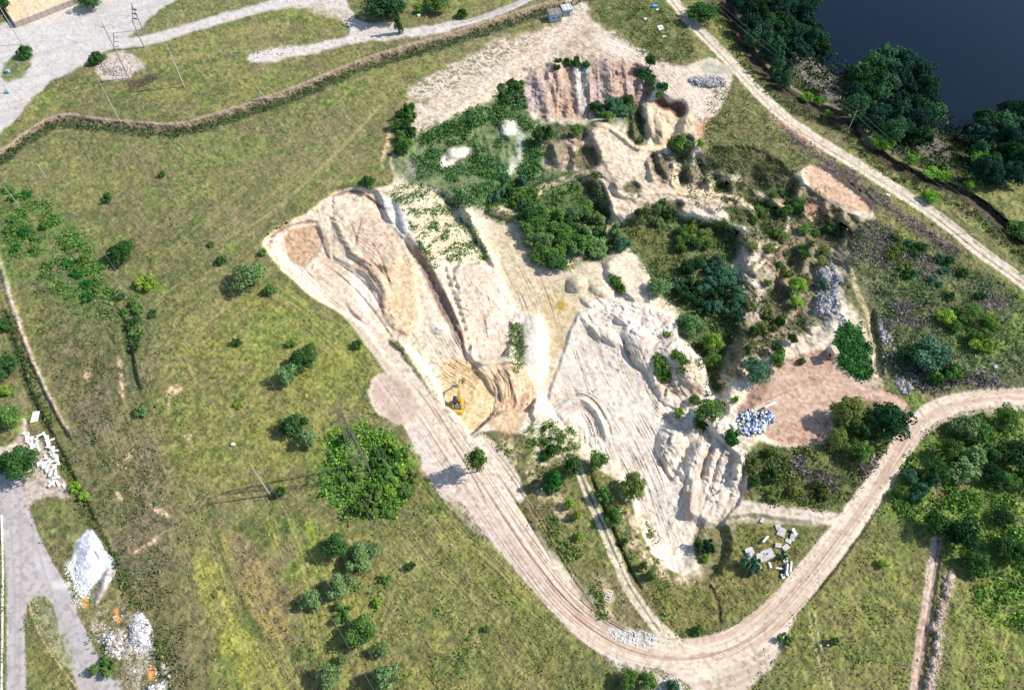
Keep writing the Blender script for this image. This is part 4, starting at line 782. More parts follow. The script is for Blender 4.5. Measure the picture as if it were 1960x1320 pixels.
dv = np.empty_like(P); dv[1:-1] = P[:-2] - P[2:]; dv[0] = P[0] - P[1]; dv[-1] = P[-2] - P[-1]
NRM = np.cross(du, dv); NRM /= np.linalg.norm(NRM, axis=2, keepdims=True) + 1e-9
NRM[NRM[..., 2] < 0] *= -1
LABF = LAB[:-1, :-1]
ii, jj = np.meshgrid(np.arange(NV - 1), np.arange(NU - 1), indexing='ij')
for lab, info in NAMES.items():
    sel = LABF == lab
    if not sel.any(): continue
    i = ii[sel]; j = jj[sel]
    q = np.stack([i * NU + j, (i + 1) * NU + j, (i + 1) * NU + j + 1, i * NU + j + 1], 1)
    ids, inv = np.unique(q.ravel(), return_inverse=True)
    me = bpy.data.meshes.new(info[0]); nf = len(q)
    me.vertices.add(len(ids)); me.vertices.foreach_set("co", P.reshape(-1, 3)[ids].ravel())
    me.loops.add(nf * 4); me.loops.foreach_set("vertex_index", inv.astype(np.int32).ravel())
    me.polygons.add(nf); me.polygons.foreach_set("loop_start", np.arange(0, nf * 4, 4, dtype=np.int32))
    me.polygons.foreach_set("use_smooth", np.ones(nf, bool))
    me.update(calc_edges=True)
    ca = me.color_attributes.new("albedo", 'FLOAT_COLOR', 'POINT')
    c4 = np.ones((len(ids), 4), np.float32); c4[:, :3] = ALB.reshape(-1, 3)[ids]; c4[:, 3] = {1: .45, 2: .3, 4: .2, 13: .3, 9: .6, 15: .5}.get(lab, 1.0); ca.data.foreach_set("color", c4.ravel())
    me.normals_split_custom_set_from_vertices(NRM.reshape(-1, 3)[ids])
    me.materials.append(mat_ground)
    o = link(bpy.data.objects.new(info[0], me))
    if len(info) == 2: o["kind"] = info[1]
    else: o["label"] = info[1]; o["category"] = info[2]
# coarse land around the surveyed sheet, out to the horizon
def ring_land():
    cors = [(-150, -100), (2111, -100), (2111, 1421), (-150, 1421)]
    inner = []
    def edge_idx():
        k = 16
        e = [(0, j) for j in range(0, NU - 1, k)] + [(0, NU - 1)]
        e += [(i, NU - 1) for i in range(k, NV - 1, k)] + [(NV - 1, NU - 1)]
        e += [(NV - 1, j) for j in range(((NU - 2) // k) * k, -1, -k)]
        e += [(i, 0) for i in range(((NV - 2) // k) * k, 0, -k)]
        return e
    vts = []; cx, cy = 0, 150
    E_ = edge_idx(); n = len(E_)
    for (i, j) in E_: vts.append(tuple(P[i, j] - np.array([0, 0, .02])))
    for sc in (1.6, 4, 12):
        for (i, j) in E_:
            x, y = P[i, j, 0] - cx, P[i, j, 1] - cy; x *= sc; y *= sc
            lake = x > 60 and y > 60 and (x + y) > 200
            vts.append((x + cx, y + cy, -12.5 if lake else -.3))
    fs = []
    for r in range(3):
        for k in range(n):
            a = r * n + k; b = r * n + (k + 1) % n
            fs.append((a, b, b + n, a + n))
    me = bpy.data.meshes.new("ground"); me.from_pydata(vts, [], fs); me.update()
    ca = me.color_attributes.new("albedo", 'FLOAT_COLOR', 'POINT')
    c4 = np.ones((len(vts), 4), np.float32); c4[:, :3] = A(112, 114, 72); ca.data.foreach_set("color", c4.ravel())
    me.materials.append(mat_ground)
    o = link(bpy.data.objects.new("ground", me)); o["kind"] = "structure"
ring_land()

# the lake
mw = bpy.data.materials.new("lake_water"); mw.use_nodes = True; t = mw.node_tree; bs = t.nodes["Principled BSDF"]
bs.inputs["Base Color"].default_value = (.0008, .0065, .014, 1); bs.inputs["Roughness"].default_value = .12; bs.inputs["IOR"].default_value = 1.33; bs.inputs["Specular IOR Level"].default_value = .22
n = t.nodes.new("ShaderNodeTexNoise"); n.inputs["Scale"].default_value = 1.4; n.inputs["Detail"].default_value = 3; g = t.nodes.new("ShaderNodeNewGeometry")
b = t.nodes.new("ShaderNodeBump"); b.inputs["Strength"].default_value = .35; b.inputs["Distance"].default_value = .1
t.links.new(g.outputs["Position"], n.inputs["Vector"]); t.links.new(n.outputs["Fac"], b.inputs["Height"]); t.links.new(b.outputs[0], bs.inputs["Normal"])
me = bpy.data.meshes.new("water"); me.from_pydata([(60, 130, -9), (3000, 130, -9), (3000, 3000, -9), (60, 3000, -9)], [], [(0, 1, 2, 3)]); me.materials.append(mw)
o = link(bpy.data.objects.new("lake_water", me)); o["kind"] = "structure"

# ------------------------------------------------------------------ materials for things
def simple_mat(name, rgb, rough=.7, metal=0, noise=.15, scale=6, spec=.3):
    m = bpy.data.materials.new(name); m.use_nodes = True; t = m.node_tree; b = t.nodes["Principled BSDF"]
    b.inputs["Roughness"].default_value = rough; b.inputs["Metallic"].default_value = metal; b.inputs["Specular IOR Level"].default_value = spec
    n = t.nodes.new("ShaderNodeTexNoise"); n.inputs["Scale"].default_value = scale; n.inputs["Detail"].default_value = 4
    g = t.nodes.new("ShaderNodeTexCoord"); r = t.nodes.new("ShaderNodeMapRange")
    r.inputs[1].default_value = .3; r.inputs[2].default_value = .7; r.inputs[3].default_value = 1 - noise; r.inputs[4].default_value = 1 + noise
    v = t.nodes.new("ShaderNodeVectorMath"); v.operation = 'SCALE'; c = t.nodes.new("ShaderNodeRGB"); c.outputs[0].default_value = (*rgb, 1)
    t.links.new(g.outputs["Object"], n.inputs["Vector"]); t.links.new(n.outputs["Fac"], r.inputs[0]); t.links.new(c.outputs[0], v.inputs[0])
    t.links.new(r.outputs[0], v.inputs["Scale"]); t.links.new(v.outputs[0], b.inputs["Base Color"])
    return m
def foliage_mat(name, objcol):
    m = bpy.data.materials.new(name); m.use_nodes = True; t = m.node_tree; t.nodes.clear()
    out = t.nodes.new("ShaderNodeOutputMaterial"); d = t.nodes.new("ShaderNodeBsdfDiffuse"); tr = t.nodes.new("ShaderNodeBsdfTranslucent")
    mx = t.nodes.new("ShaderNodeMixShader"); mx.inputs[0].default_value = .22
    a = t.nodes.new("ShaderNodeAttribute"); a.attribute_name = "tint"
    v = t.nodes.new("ShaderNodeVectorMath"); v.operation = 'MULTIPLY'
    if objcol:
        oi = t.nodes.new("ShaderNodeObjectInfo"); t.links.new(oi.outputs["Color"], v.inputs[1])
    else: v.inputs[1].default_value = (1, 1, 1)
    t.links.new(a.outputs["Color"], v.inputs[0])
    t.links.new(v.outputs[0], d.inputs[0]); t.links.new(v.outputs[0], tr.inputs[0])
    t.links.new(d.outputs[0], mx.inputs[1]); t.links.new(tr.outputs[0], mx.inputs[2]); t.links.new(mx.outputs[0], out.inputs[0])
    return m
M_LEAF = foliage_mat("tree_leaves", True); M_WEED = foliage_mat("herb_leaves", False)
M_BARK = simple_mat("bark", (.09, .07, .055), .9); M_CONC = simple_mat("weathered_concrete", (.42, .40, .37), .85)
M_CONCD = simple_mat("old_concrete", (.25, .235, .22), .85); M_WHITEC = simple_mat("white_concrete", (.62, .60, .57), .85, noise=.2, scale=2)
M_SLAB = simple_mat("slab_concrete", (.44, .41, .39), .85, noise=.2, scale=1.5); M_YEL = simple_mat("yellow_paint", (.62, .36, .03), .45, noise=.08)
M_DARK = simple_mat("dark_rubber", (.03, .028, .026), .8); M_GRILL = simple_mat("dark_engine_cover", (.05, .055, .065), .5)
M_GLASS = simple_mat("dark_glass", (.03, .045, .06), .12, noise=.02, spec=.6); M_STEEL = simple_mat("steel", (.30, .30, .29), .5, metal=.3)
M_RUST = simple_mat("rusty_steel", (.13, .085, .07), .8); M_BLUE = simple_mat("pale_blue_paint", (.25, .40, .50), .6)
M_BLUEG = simple_mat("grey_blue_paint", (.24, .29, .34), .6); M_ROOFB = simple_mat("brown_grey_roof", (.22, .18, .17), .8, noise=.25, scale=2)
M_ROOFG = simple_mat("pale_roof", (.50, .52, .50), .6); M_WOOD = simple_mat("grey_wood", (.20, .17, .14), .9); M_WALL = simple_mat("brownish_panel", (.32, .26, .22), .9)
M_WHITE = simple_mat("white_paint", (.68, .68, .66), .6); M_CYAN = simple_mat("bright_blue_plastic", (.06, .36, .62), .5); M_TWIG = simple_mat("dead_twigs", (.13, .10, .095), .95)
M_INS = simple_mat("dark_insulator", (.06, .04, .035), .4); M_PLASTER = simple_mat("chalky_stone", (.60, .58, .56), .9)

class MB:
    def __init__(s): s.v = []; s.f = []
    def add(s, v, f):
        k = len(s.v); s.v += [tuple(p) for p in v]; s.f += [tuple(i + k for i in q) for q in f]
    def box(s, c, d, R=None, taper=1.0):
        R = R or Matrix.Identity(3); v = []
        for z in (-1, 1):
            k = taper if z > 0 else 1
            for x, y in ((-1, -1), (1, -1), (1, 1), (-1, 1)):
                v.append(R @ Vector((x * d[0] / 2 * k, y * d[1] / 2 * k, z * d[2] / 2)) + Vector(c))
        s.add(v, [(3, 2, 1, 0), (4, 5, 6, 7), (0, 1, 5, 4), (1, 2, 6, 5), (2, 3, 7, 6), (3, 0, 4, 7)])
    def bevbox(s, c, d, b=.08, R=None):
        R = R or Matrix.Identity(3); x, y, z = d[0] / 2, d[1] / 2, d[2] / 2; v = []; b = min(b, x * .6, y * .6, z * .6)
        prof = [(-z, b), (-z + b, 0), (z - b, 0), (z, b)]
        for (h, i) in prof:
            a, c2 = x - i, y - i
            for p in ((-a + b, -c2), (a - b, -c2), (a, -c2 + b), (a, c2 - b), (a - b, c2), (-a + b, c2), (-a, c2 - b), (-a, -c2 + b)):
                v.append(R @ Vector((p[0], p[1], h)) + Vector(c))
        f = [tuple(range(7, -1, -1)), tuple(range(24, 32))]
        for r in range(3):
            for k in range(8): f.append((r * 8 + k, r * 8 + (k + 1) % 8, r * 8 + 8 + (k + 1) % 8, r * 8 + 8 + k))
        s.add(v, f)
    def tube(s, p, q, r0, r1=None, n=8):
        r1 = r0 if r1 is None else r1; p = Vector(p); q = Vector(q); d = (q - p).normalized()
        a = d.orthogonal().normalized(); b = d.cross(a); v = []
        for c, r in ((p, r0), (q, r1)):
            for k in range(n):
                t = 2 * math.pi * k / n; v.append(c + a * (r * math.cos(t)) + b * (r * math.sin(t)))
        s.add(v, [tuple(range(n - 1, -1, -1)), tuple(range(n, 2 * n))] + [(k, (k + 1) % n, n + (k + 1) % n, n + k) for k in range(n)])
    def poly(s, pts, w, hgt):                              # box-section beam through points in the local YZ plane
        for (p, q) in zip(pts[:-1], pts[1:]):
            p = Vector(p); q = Vector(q); d = q - p; L = d.length + hgt * .25
            R = Matrix.Rotation(math.atan2(d.z, d.y), 3, 'X'); s.bevbox((p + q) / 2, (w, L, hgt), .05, R)
    def mesh(s, name, mat, smooth=False):
        me = bpy.data.meshes.new(name); me.from_pydata(s.v, [], s.f); me.update(); me.materials.append(mat)
        if smooth: me.polygons.foreach_set("use_smooth", [True] * len(me.polygons))
        return me
    def build(s, name, mat, parent=None, smooth=False):
        o = link(bpy.data.objects.new(name, s.mesh(name, mat, smooth)))
        if parent is not None: o.parent = parent
        return o
def empty(name, loc, rz, label, cat, group=None, scale=None):
    o = bpy.data.objects.new(name, None); o.empty_display_size = .5; link(o); o.location = loc; o.rotation_euler = (0, 0, rz)
    if scale: o.scale = scale
    o["label"] = label; o["category"] = cat
    if group: o["group"] = group
    return o
def tag(o, label, cat, group=None):
    o["label"] = label; o["category"] = cat
    if group: o["group"] = group
    return o

# ------------------------------------------------------------------ foliage
def leaf_mesh(name, C, Nrm, size, tint, mat, aspect=.75, seed=0):
    """one quad per leaf cluster at C, facing Nrm"""
    r = np.random.default_rng(seed); n = len(C)
    Nrm = Nrm / (np.linalg.norm(Nrm, axis=1, keepdims=True) + 1e-9)
    a = np.cross(Nrm, r.normal(size=(n, 3))); a /= np.linalg.norm(a, axis=1, keepdims=True) + 1e-9; b = np.cross(Nrm, a)
    sz = (size * r.uniform(.6, 1.3, n))[:, None] if np.ndim(size) == 0 else (size * r.uniform(.6, 1.3, n))[:, None]
    v = np.stack([C - a * sz, C - b * sz * aspect + a * sz * .1, C + a * sz, C + b * sz * aspect - a * sz * .1], 1).reshape(-1, 3)
    me = bpy.data.meshes.new(name); me.vertices.add(n * 4); me.vertices.foreach_set("co", v.astype(np.float32).ravel())
    me.loops.add(n * 4); me.loops.foreach_set("vertex_index", np.arange(n * 4, dtype=np.int32))
    me.polygons.add(n); me.polygons.foreach_set("loop_start", np.arange(0, n * 4, 4, dtype=np.int32)); me.update(calc_edges=True)
    ca = me.color_attributes.new("tint", 'FLOAT_COLOR', 'POINT'); c = np.ones((n, 4, 4), np.float32); c[..., :3] = tint[:, None, :] if tint.ndim == 2 else tint[:, None, None]
    ca.data.foreach_set("color", c.ravel()); me.materials.append(mat); return me
def crown(kind, seed):
    r = np.random.default_rng(seed); lobes = []
    if kind == 'round':
        for _ in range(26):
            d = r.normal(size=3); d /= np.linalg.norm(d); k = r.uniform(.35, .78)
            lobes.append((d[0] * k, d[1] * k, 1.12 + d[2] * k * .85, r.uniform(.24, .40), 1.0))
    elif kind == 'upright':
        for _ in range(22):
            t = r.uniform(0, 6.28); k = r.uniform(.05, .72); lobes.append((k * math.cos(t), k * math.sin(t), r.uniform(.5, 1.85 - k), r.uniform(.2, .32), r.uniform(1.6, 2.3)))
    elif kind == 'poplar':
        for i in range(16):
            z = .3 + 2.6 * i / 16; k = .35 * (1 - i / 22); t = r.uniform(0, 6.28); lobes.append((k * math.cos(t), k * math.sin(t), z, .34 * (1 - i / 26), 1.6))
    elif kind == 'bush':
        for _ in range(20):
            t = r.uniform(0, 6.28); k = r.uniform(.1, .78); lobes.append((k * math.cos(t), k * math.sin(t), r.uniform(.15, .95 - .5 * k), r.uniform(.2, .34), r.uniform(.9, 1.3)))
    elif kind == 'shrubs':                                 # irregular, spreading, several stems
        for _ in range(22):
            t = r.uniform(0, 6.28); k = r.uniform(.1, .95) ** .7; lobes.append((k * math.cos(t), k * .8 * math.sin(t), r.uniform(.2, .8), r.uniform(.12, .3), r.uniform(1.0, 1.9)))
    elif kind == 'conifer':
        for i in range(26):
            z = .25 + 2.1 * i / 26; k = .75 * (1 - i / 27); t = i * 2.4; lobes.append((k * .75 * math.cos(t), k * .75 * math.sin(t), z, .26 * (1 - i / 40), .8))
    C = []; Nn = []; T = []
    per = int(2700 / len(lobes))
    for (x, y, z, rr, st) in lobes:
        d = r.normal(size=(per, 3)); d /= np.linalg.norm(d, axis=1, keepdims=True); d[:, 2] = np.where(d[:, 2] < -.35, -d[:, 2] * .6, d[:, 2])
        q = rr * r.uniform(.72, 1.12, (per, 1)); e = d * q * np.array([1, 1, st])
        C.append(e + (x, y, z)); Nn.append(d + r.normal(size=(per, 3)) * .45); T.append(np.full(per, r.uniform(.82, 1.2)) * r.uniform(.72, 1.3, per))
    C = np.concatenate(C); Nn = np.concatenate(Nn); T = np.concatenate(T); k = C[:, 2] > .02; C, Nn, T = C[k], Nn[k], T[k]
    tint = np.stack([T * r.uniform(.88, 1.16, len(T)), T, T * r.uniform(.8, 1.05, len(T))], 1)
    return leaf_mesh("crown", C, Nn, .07, tint, M_LEAF, seed=seed), lobes
def trunk_mesh(kind, lobes, seed):
    r = random.Random(seed); m = MB(); top = {'round': 1.1, 'upright': 1.2, 'poplar': 2.4, 'bush': .35, 'shrubs': .3, 'conifer': 2.2}[kind]
    w = .07 if kind not in ('bush', 'shrubs') else .04
    m.tube((0, 0, -.15), (.01, 0, top * .5), w, w * .75); m.tube((.01, 0, top * .5), (-.01, .02, top), w * .75, w * .35)
    for l in r.sample(lobes, 6):
        h = top * r.uniform(.3, .8); m.tube((0, 0, h), (l[0] * .85, l[1] * .85, max(l[2], h)), w * .45, w * .15, 6)
    return m.mesh("trunk", M_BARK)
CROWNS = {}
for kind, n in (('round', 3), ('upright', 3), ('poplar', 2), ('bush', 3), ('shrubs', 3), ('conifer', 1)):
    CROWNS[kind] = []
    for i in range(n):
        cm, lb = crown(kind, 100 + 7 * i + len(kind)); CROWNS[kind].append((cm, trunk_mesh(kind, lb, i)))
HT = {'round': 2.0, 'upright': 2.4, 'poplar': 3.1, 'bush': 1.15, 'shrubs': 1.1, 'conifer': 2.5}
FC = {'dark': (62, 96, 52), 'mid': (90, 124, 62), 'bright': (128, 162, 66), 'silver': (106, 134, 86), 'teal': (74, 112, 88), 'deep': (44, 76, 46), 'olive': (108, 124, 66), 'lake': (40, 70, 58), 'lakel': (66, 104, 72), 'laker': (104, 150, 56), 'herb': (52, 110, 52)}  # lake and lakel are darkened to carry the shade over the shore
trng = random.Random(5)
def T(u, v, d, h, kind, col, label, cat='tree', group=None):
    """a tree or bush whose crown is centred on picture point (u, v), d wide there, h metres high"""
    zg = float(sample(Z, u, v))
    for _ in range(3):
        zc = zg + h * .55; x, y = unproj(u, v, zc); bu, bv = proj(x, y, zg); zg = float(sample(Z, bu, bv))
    dep = y * ST - (zg - H) * CT; rad = d / 2 / (F / dep)
    name = {'tree': 'broadleaf_tree', 'bush': 'bush', 'poplar': 'poplar_tree', 'pine': 'conifer_tree', 'shrub': 'shrub', 'willow': 'willow_tree'}[cat]
    rad *= {'upright': 1.42, 'round': 1.24, 'poplar': 1.3, 'conifer': 1.15, 'shrubs': 1.2, 'bush': 1.12}[kind]
    o = empty(name, (x, y, zg - .05), trng.uniform(0, 6.28), label, cat, group, (rad, rad, h / HT[kind]))
    cm, tm = CROWNS[kind][trng.randrange(len(CROWNS[kind]))]
    c = link(bpy.data.objects.new("crown", cm)); c.parent = o
    k = np.array(A(*FC[col])) * 1.5 * trng.uniform(.85, 1.15); c.color = (float(k[0] * trng.uniform(.92, 1.08)), float(k[1]), float(k[2]), 1)
    tk = link(bpy.data.objects.new("trunk", tm)); tk.parent = o
    return o
CW = {'dark': 'dark green', 'mid': 'green', 'bright': 'light green', 'silver': 'silvery', 'teal': 'blue green', 'deep': 'very dark', 'olive': 'olive', 'lake': 'dark', 'lakel': 'mid green', 'laker': 'bright', 'herb': 'vivid green'}
ORD = ['first', 'second', 'third', 'fourth', 'fifth', 'sixth', 'seventh', 'eighth', 'ninth', 'tenth']
def place_labels(pts, words, place):
    """one findable phrase per point: its corner of the patch, then its order from the left there"""
    P_ = np.array(pts, float); u0, v0 = P_.min(0); u1, v1 = P_.max(0); small = len(pts) <= 4
    cell = [0 if small else (min(2, int((v - v0) / (v1 - v0 + 1e-6) * 3)) * 3 + min(2, int((u - u0) / (u1 - u0 + 1e-6) * 3))) for u, v in pts]
    cn = ['upper left', 'top', 'upper right', 'left side', 'centre', 'right side', 'lower left', 'bottom', 'lower right']; out = [None] * len(pts)
    for c in set(zip(cell, words)):
        idx = sorted([i for i in range(len(pts)) if (cell[i], words[i]) == c], key=lambda i: pts[i][0]); n = len(idx)
        for k, i in enumerate(idx):
            r = '' if n == 1 else (['left', 'right'][k] + ' of two ' if n == 2 else (['leftmost', 'middle', 'rightmost'][k] + ' of three ' if n == 3 else ORD[min(k, 9)] + ' from left '))
            where = '' if small else 'at ' + cn[c[0]] + ' of '
            out[i] = (words[i] + ', ' + r + where + ('in ' if small else '') + place)
    return out
def cluster(poly, n, dr, hr, kinds, cols, label, cat, group, gap=.55):
    p = chaikin(poly, 0); (u0, v0), (u1, v1) = p.min(0), p.max(0); placed = []; tries = 0
    while len(placed) < n and tries < 4000:
        tries += 1; u = trng.uniform(u0, u1); v = trng.uniform(v0, v1); ins = False
        for (ax, ay), (bx, by) in zip(p, np.roll(p, -1, 0)):
            if (ay > v) != (by > v) and u < (bx - ax) * (v - ay) / (by - ay) + ax: ins = not ins
        d = trng.uniform(*dr)
        if not ins or any((u - a) ** 2 + (v - b) ** 2 < (gap * (d + e) / 2) ** 2 for a, b, e in placed): continue
        placed.append((u, v, d))
    noun, place = label.split('|'); cs = [trng.choice(cols) for _ in placed]
    labs = place_labels([(a, b) for a, b, _ in placed], [CW[c] + ' ' + noun for c in cs], place)
    for (u, v, d), c, lb in zip(placed, cs, labs): T(u, v, d, trng.uniform(*hr), trng.choice(kinds), c, lb, cat, group)
